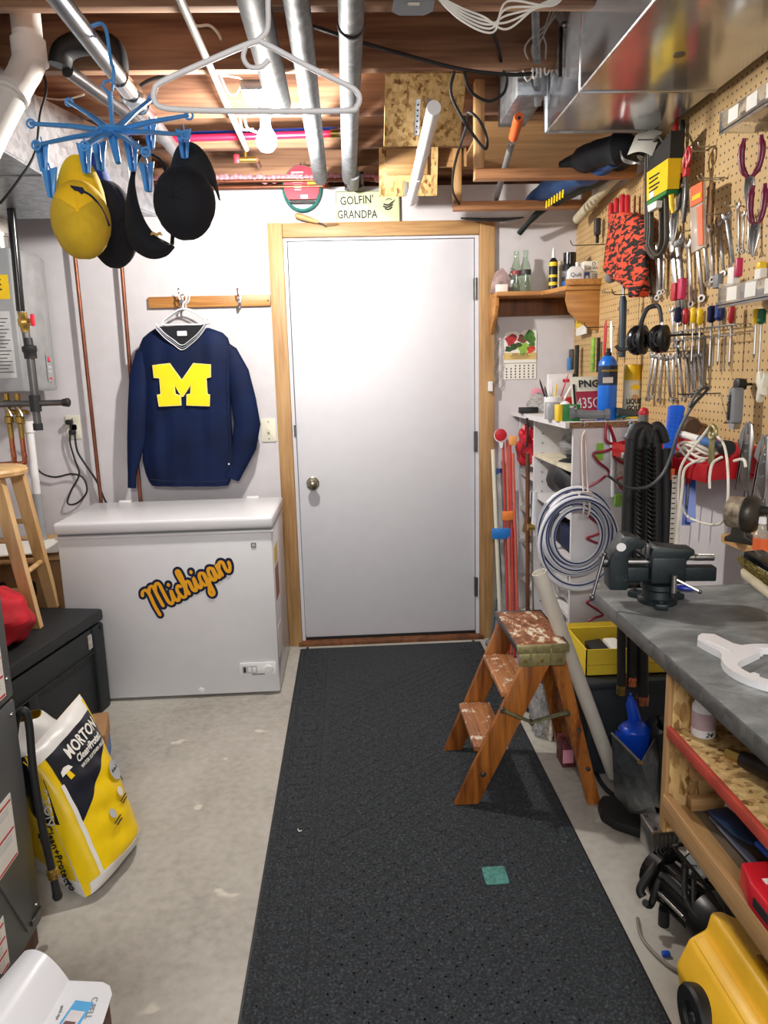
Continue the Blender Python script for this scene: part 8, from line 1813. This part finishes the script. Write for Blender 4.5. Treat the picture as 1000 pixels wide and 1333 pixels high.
# white box with lifted flap, bottom left
wz = .42; 
def wp_(px, py, z=wz): return P(px, py, Z=z)
wbx = thing('open_white_box', 'white cardboard package with curved lid flap open at bottom left', 'box', (-.50, 1.0, 0))
c1_, c2_ = wp_(90, 1275), wp_(145, 1283); c3 = wp_(150, 1400); c4_ = wp_(20, 1400)
pl = [(wp_(88, 1276).x, wp_(88, 1276).y), (wp_(134, 1278).x, wp_(134, 1278).y), (wp_(143, 1283).x, wp_(143, 1283).y), (wp_(146, 1294).x, wp_(146, 1294).y), (wp_(112, 1400).x, wp_(112, 1400).y), (wp_(10, 1400).x, wp_(10, 1400).y)]
part(MB().prism(pl, wz-.003, wz, .0006), 'inner_flap', M['whitegl'], wbx, flat=True)
p1_, p2_ = wp_(147, 1294, wz-.002), wp_(112, 1400, wz-.002)
part(MB().prism([(x*1.0-.004, y-.004) for x, y in pl], .30, wz-.004, .002), 'carton', plain('7A5E52', .7, var=.3, scale=30), wbx)
def lid(a, b):
    # hinge line from (90,1275) to (40,1400); curls up to the left
    h_ = wp_(90, 1276)*(1-b)+wp_(18, 1400)*b
    far = wp_(32, 1238, wz+.03)*(1-b)+wp_(-60, 1345, wz+.03)*b
    m_ = (h_+far)/2+V((0, 0, .045)); t_ = a
    return h_*(1-t_)**2+m_*2*t_*(1-t_)+far*t_*t_
part(MB().sheet(lid, 16, 12, .002), 'lid_flap', M['whitegl'], wbx, ang=70)
o = wp_(98, 1322, wz+.0008); fx = frame(o, wp_(110, 1300)-wp_(82, 1345) , (wp_(90, 1310)-wp_(112, 1330)))
fx = frame(o, (wp_(118, 1310)-wp_(88, 1306)), wp_(98, 1300)-wp_(84, 1345))
part(MB(fx).prism([(-.016, -.045), (.016, -.045), (.016, .026), (-.016, .026)], 0, .0006), 'blue_print', plain('4FA6DE', .5), wbx); part(MB(fx).prism([(-.012, -.018), (.012, -.018), (.012, .008), (-.012, .008)], .0006, .001), 'device_picture', plain('D8D4D6', .5), wbx)
part(MB(fx).prism([(-.009, -.012), (.009, -.012), (.008, -.020), (-.010, -.020)], .001, .0014), 'device_base', plain('6A4A4A', .5), wbx)
f_t = frame(wp_(119, 1312, wz+.0008), wp_(100, 1350)-wp_(112, 1318), wp_(124, 1320)-wp_(112, 1316)); text('C PELL', .014, f_t, M['grey'], wbx, ext=.0004)
f_t = frame(wp_(78, 1318, wz+.0008), wp_(66, 1345)-wp_(80, 1312), wp_(90, 1318)-wp_(78, 1314)); text('quick tips', .007, f_t, M['grey'], wbx, ext=.0004)
single(MB().prism([(-.80, .70), (-.60, .70), (-.60, 1.17), (-.80, 1.17)], .0, .36, .004), 'black_crate', plain('14181C', .5), 'black crate under the open white box at bottom left', 'crate')
single(MB().bb((-.595, .55, .0), (-.36, .99, .298), .004), 'brown_carton', M['card'], 'brown carton supporting the open white box', 'box')

# ---- water heater on the left wall
WHX = -1.375
wh = thing('water_heater', 'grey tankless water heater hanging with black gas pipe beside it', 'water heater', (-1.6, 3.45, 1.365))
hm1 = plain('A4A6A8', .38, .35, var=.03); f = frame((0, 0, 1.365), (1, 0, 0), (0, 1, 0))
part(MB(f).prism([(-1.80, 3.30), (WHX-.03, 3.30), (WHX, 3.325), (WHX+.015, 3.50), (WHX-.02, 3.64), (-1.80, 3.64)], 0, .60, .008), 'cabinet', hm1, wh)
part(MB(f).prism([(WHX-.0285, 3.302), (WHX+.0015, 3.325), (WHX+.0165, 3.50), (WHX-.019, 3.635), (WHX-.03, 3.63)], .012, .585, .004), 'front_cover', plain('AEB0B2', .3, .4), wh)
fs_ = fr_back((-1.60, 3.2995, 1.365))
part(MB(fs_).prism(rrect(.16, .10, .002, cx=.10, cy=.44), 0, .001), 'energy_label', M['dyellow'], wh); part(MB(fs_).prism(rrect(.14, .28, .002, cx=.10, cy=.20), 0, .001), 'rating_label', plain('C9C9C9', .5), wh)
for k in range(16): part(MB(fs_).box((.10, .31-.015*k, .0015), (.12-.02*(k % 3), .004, .001)), 'printed_line', M['dgrey'], wh)
for k in range(3): part(MB(fs_).box((.10, .47-.02*k, .0015), (.10, .006, .001)), 'printed_line', M['ink'], wh)
fc = frame((WHX+.013, 3.46, 1.365), (.08, 1, 0), (0, 0, 1)); fc = frame((WHX+.0165, 3.46, 1.365), (.07, .997, 0), (0, 0, 1))
part(MB(fc).prism(rrect(.05, .12, .003, cx=.02, cy=.10), -.001, .0012), 'control_panel', plain('9A9C9E', .4), wh); part(MB(fc).box((.015, .14, .002), (.022, .022, .002)), 'led_window', plain('3A1418', .3), wh)
dm = plain('FF2038', .4, emit=4); part(MB(fc).tube([(.010, .147, .0032), (.018, .147, .0032), (.018, .134, .0032), (.010, .134, .0032), (.010, .147, .0032)], .0012, 5), 'led_digit', dm, wh)
for k in range(4): part(MB(fc).box((.010+.016*(k % 2), .105-.02*(k//2), .002), (.011, .012, .002), .001), 'button', M['lgrey'], wh)
part(MB(fc).box((.018, .055, .002), (.026, .010, .001)), 'red_print', plain('C04A5A', .5), wh)
part(MB().rev([(0, .055), (.06, .055), (.062, .062), (.075, .062)], (-1.50, 3.42, 1.965), (0, 0, 1), 28), 'flue_collar', M['steel'], wh)
part(MB().cyl((-1.50, 3.42, 2.04), (-1.50, 3.42, 2.10), .050, n=24), 'flue_pipe', M['pvc'], wh)
# gas pipe
gp = thing('gas_pipe', 'black iron gas pipe with yellow brass valve and red handle', 'pipe', P(47, 545, Y=3.22))
GY = 3.22
def G(px, py): return P(px, py, Y=GY)
top_ = G(15, 275); top_.z = 2.10
part(MB().cyl(top_, G(27, 405), .017, n=18), 'upper_pipe', M['blackgl'], gp); part(MB().cyl(G(39, 460), G(46, 520), .017, n=18), 'lower_pipe', M['dsteel'], gp) 
part(MB().cyl(G(27, 405), G(31, 425), .014, n=18), 'nipple', M['dsteel'], gp); vb_ = G(31, 418); d = (G(46, 520)-G(27, 405)).normalized()
part(MB().rev([(0, .018), (.02, .020), (.03, .026), (.05, .026), (.06, .020), (.08, .019)], vb_-d*.035, d, 8), 'brass_valve', M['brass'], gp); part(MB().cyl(vb_+V((.0, -.0, 0)), vb_+V((.05, -.02, 0)), .007), 'valve_stem', M['brass'], gp)
part(MB(frame(vb_+V((.045, -.02, .0)), (0, 1, 0), (0, 0, 1))).prism([(-.010, -.022), (.010, -.022), (.012, 0), (.008, .026), (-.008, .026), (-.012, 0)], -.006, .006, .002), 'red_handle', plain('D81F3A', .4), gp)
part(MB().rev([(0, .018), (.03, .019), (.035, .030), (.055, .030), (.06, .026), (.085, .026)], G(36, 440), d, 14), 'union', M['iron'], gp); part(MB().cyl(G(32, 425), G(38, 458), .0155), 'nipple', M['dsteel'], gp)
t1 = G(46, 525); part(MB().cyl(t1+V((0, 0, .035)), t1+V((0, 0, -.035)), .023, n=18), 'tee', M['iron'], gp); part(MB().cyl(t1, t1+V((.13, 0, 0)), .013, n=14), 'side_pipe', M['dsteel'], gp); part(MB().rev([(0, .016), (.025, .02), (.03, .014)], t1+V((.115, 0, 0)), (1, 0, 0), 14), 'elbow', M['iron'], gp); part(MB().cyl(t1+V((0, 0, -.03)), t1+V((.0, 0, -.09)), .016, n=14), 'drip_leg', M['dsteel'], gp); part(MB().cyl(t1+V((0, 0, -.085)), t1+V((.0, 0, -.115)), .02, n=14), 'drip_cap', M['iron'], gp)
part(MB().cyl(t1, t1+V((-.25, 0.0, 0)), .013, n=14), 'side_pipe', M['dsteel'], gp)
# brass valves under the heater and copper
for k, (px, lab) in enumerate(((8, 'left brass service valve under the water heater'), (22, 'right brass service valve under the water heater'))):
    a = P(px, 512, Y=3.36); t = thing('service_valve', lab, 'valve', P(px, 590, Y=3.36), 'service valves')
    part(MB().rev([(0, .014), (.03, .014), (.035, .022), (.06, .022), (.065, .014), (.10, .014), (.105, .020), (.13, .020), (.135, .012), (.20, .012)], a, (0, 0, -1), 14), 'valve_body', M['brass'], t)
    part(MB().cyl(a+V((0, 0, -.08)), a+V((.045, -.02, -.085)), .011, n=12), 'side_port', M['brass'], t); part(MB().cyl(a+V((0, 0, -.20)), a+V((0, 0, -.29)), .011, n=12), 'copper_tail', M['copperl'], t)
    part(MB().tube([a+V((0, -.03, -.05)), a+V((.02, -.04, -.075)), a+V((.03, -.04, -.10))], .005, 8), 'lever', M['steel'], t)
    b_ = a+V((0, 0, -.285)); part(MB().tube([b_+V((0, 0, .02)), b_+V((0, 0, -.01)), b_+V((-.03, 0, -.03)), b_+V((-.30, 0, -.03))], .011, 12, sm=4), 'elbow_run', M['copperl'], t)
pt_ = thing('condensate_pipe', 'white plastic pipe rising from the floor below the heater', 'pipe', (P(37, 560, Y=3.5).x, 3.5, .3))
a = P(37, 548, Y=3.40); part(MB().cyl(a, (a.x+.0, 3.40, .66), .018, n=18), 'pipe', M['white'], pt_); part(MB().rev([(0, .024), (.05, .024), (.055, .020)], a, (0, 0, -1), 18), 'coupling', M['white'], pt_); part(MB().cyl((a.x, 3.40, .90), (a.x, 3.40, .66), .020), 'lower_pipe', plain('B8BCC0', .3, trans=.4), pt_)
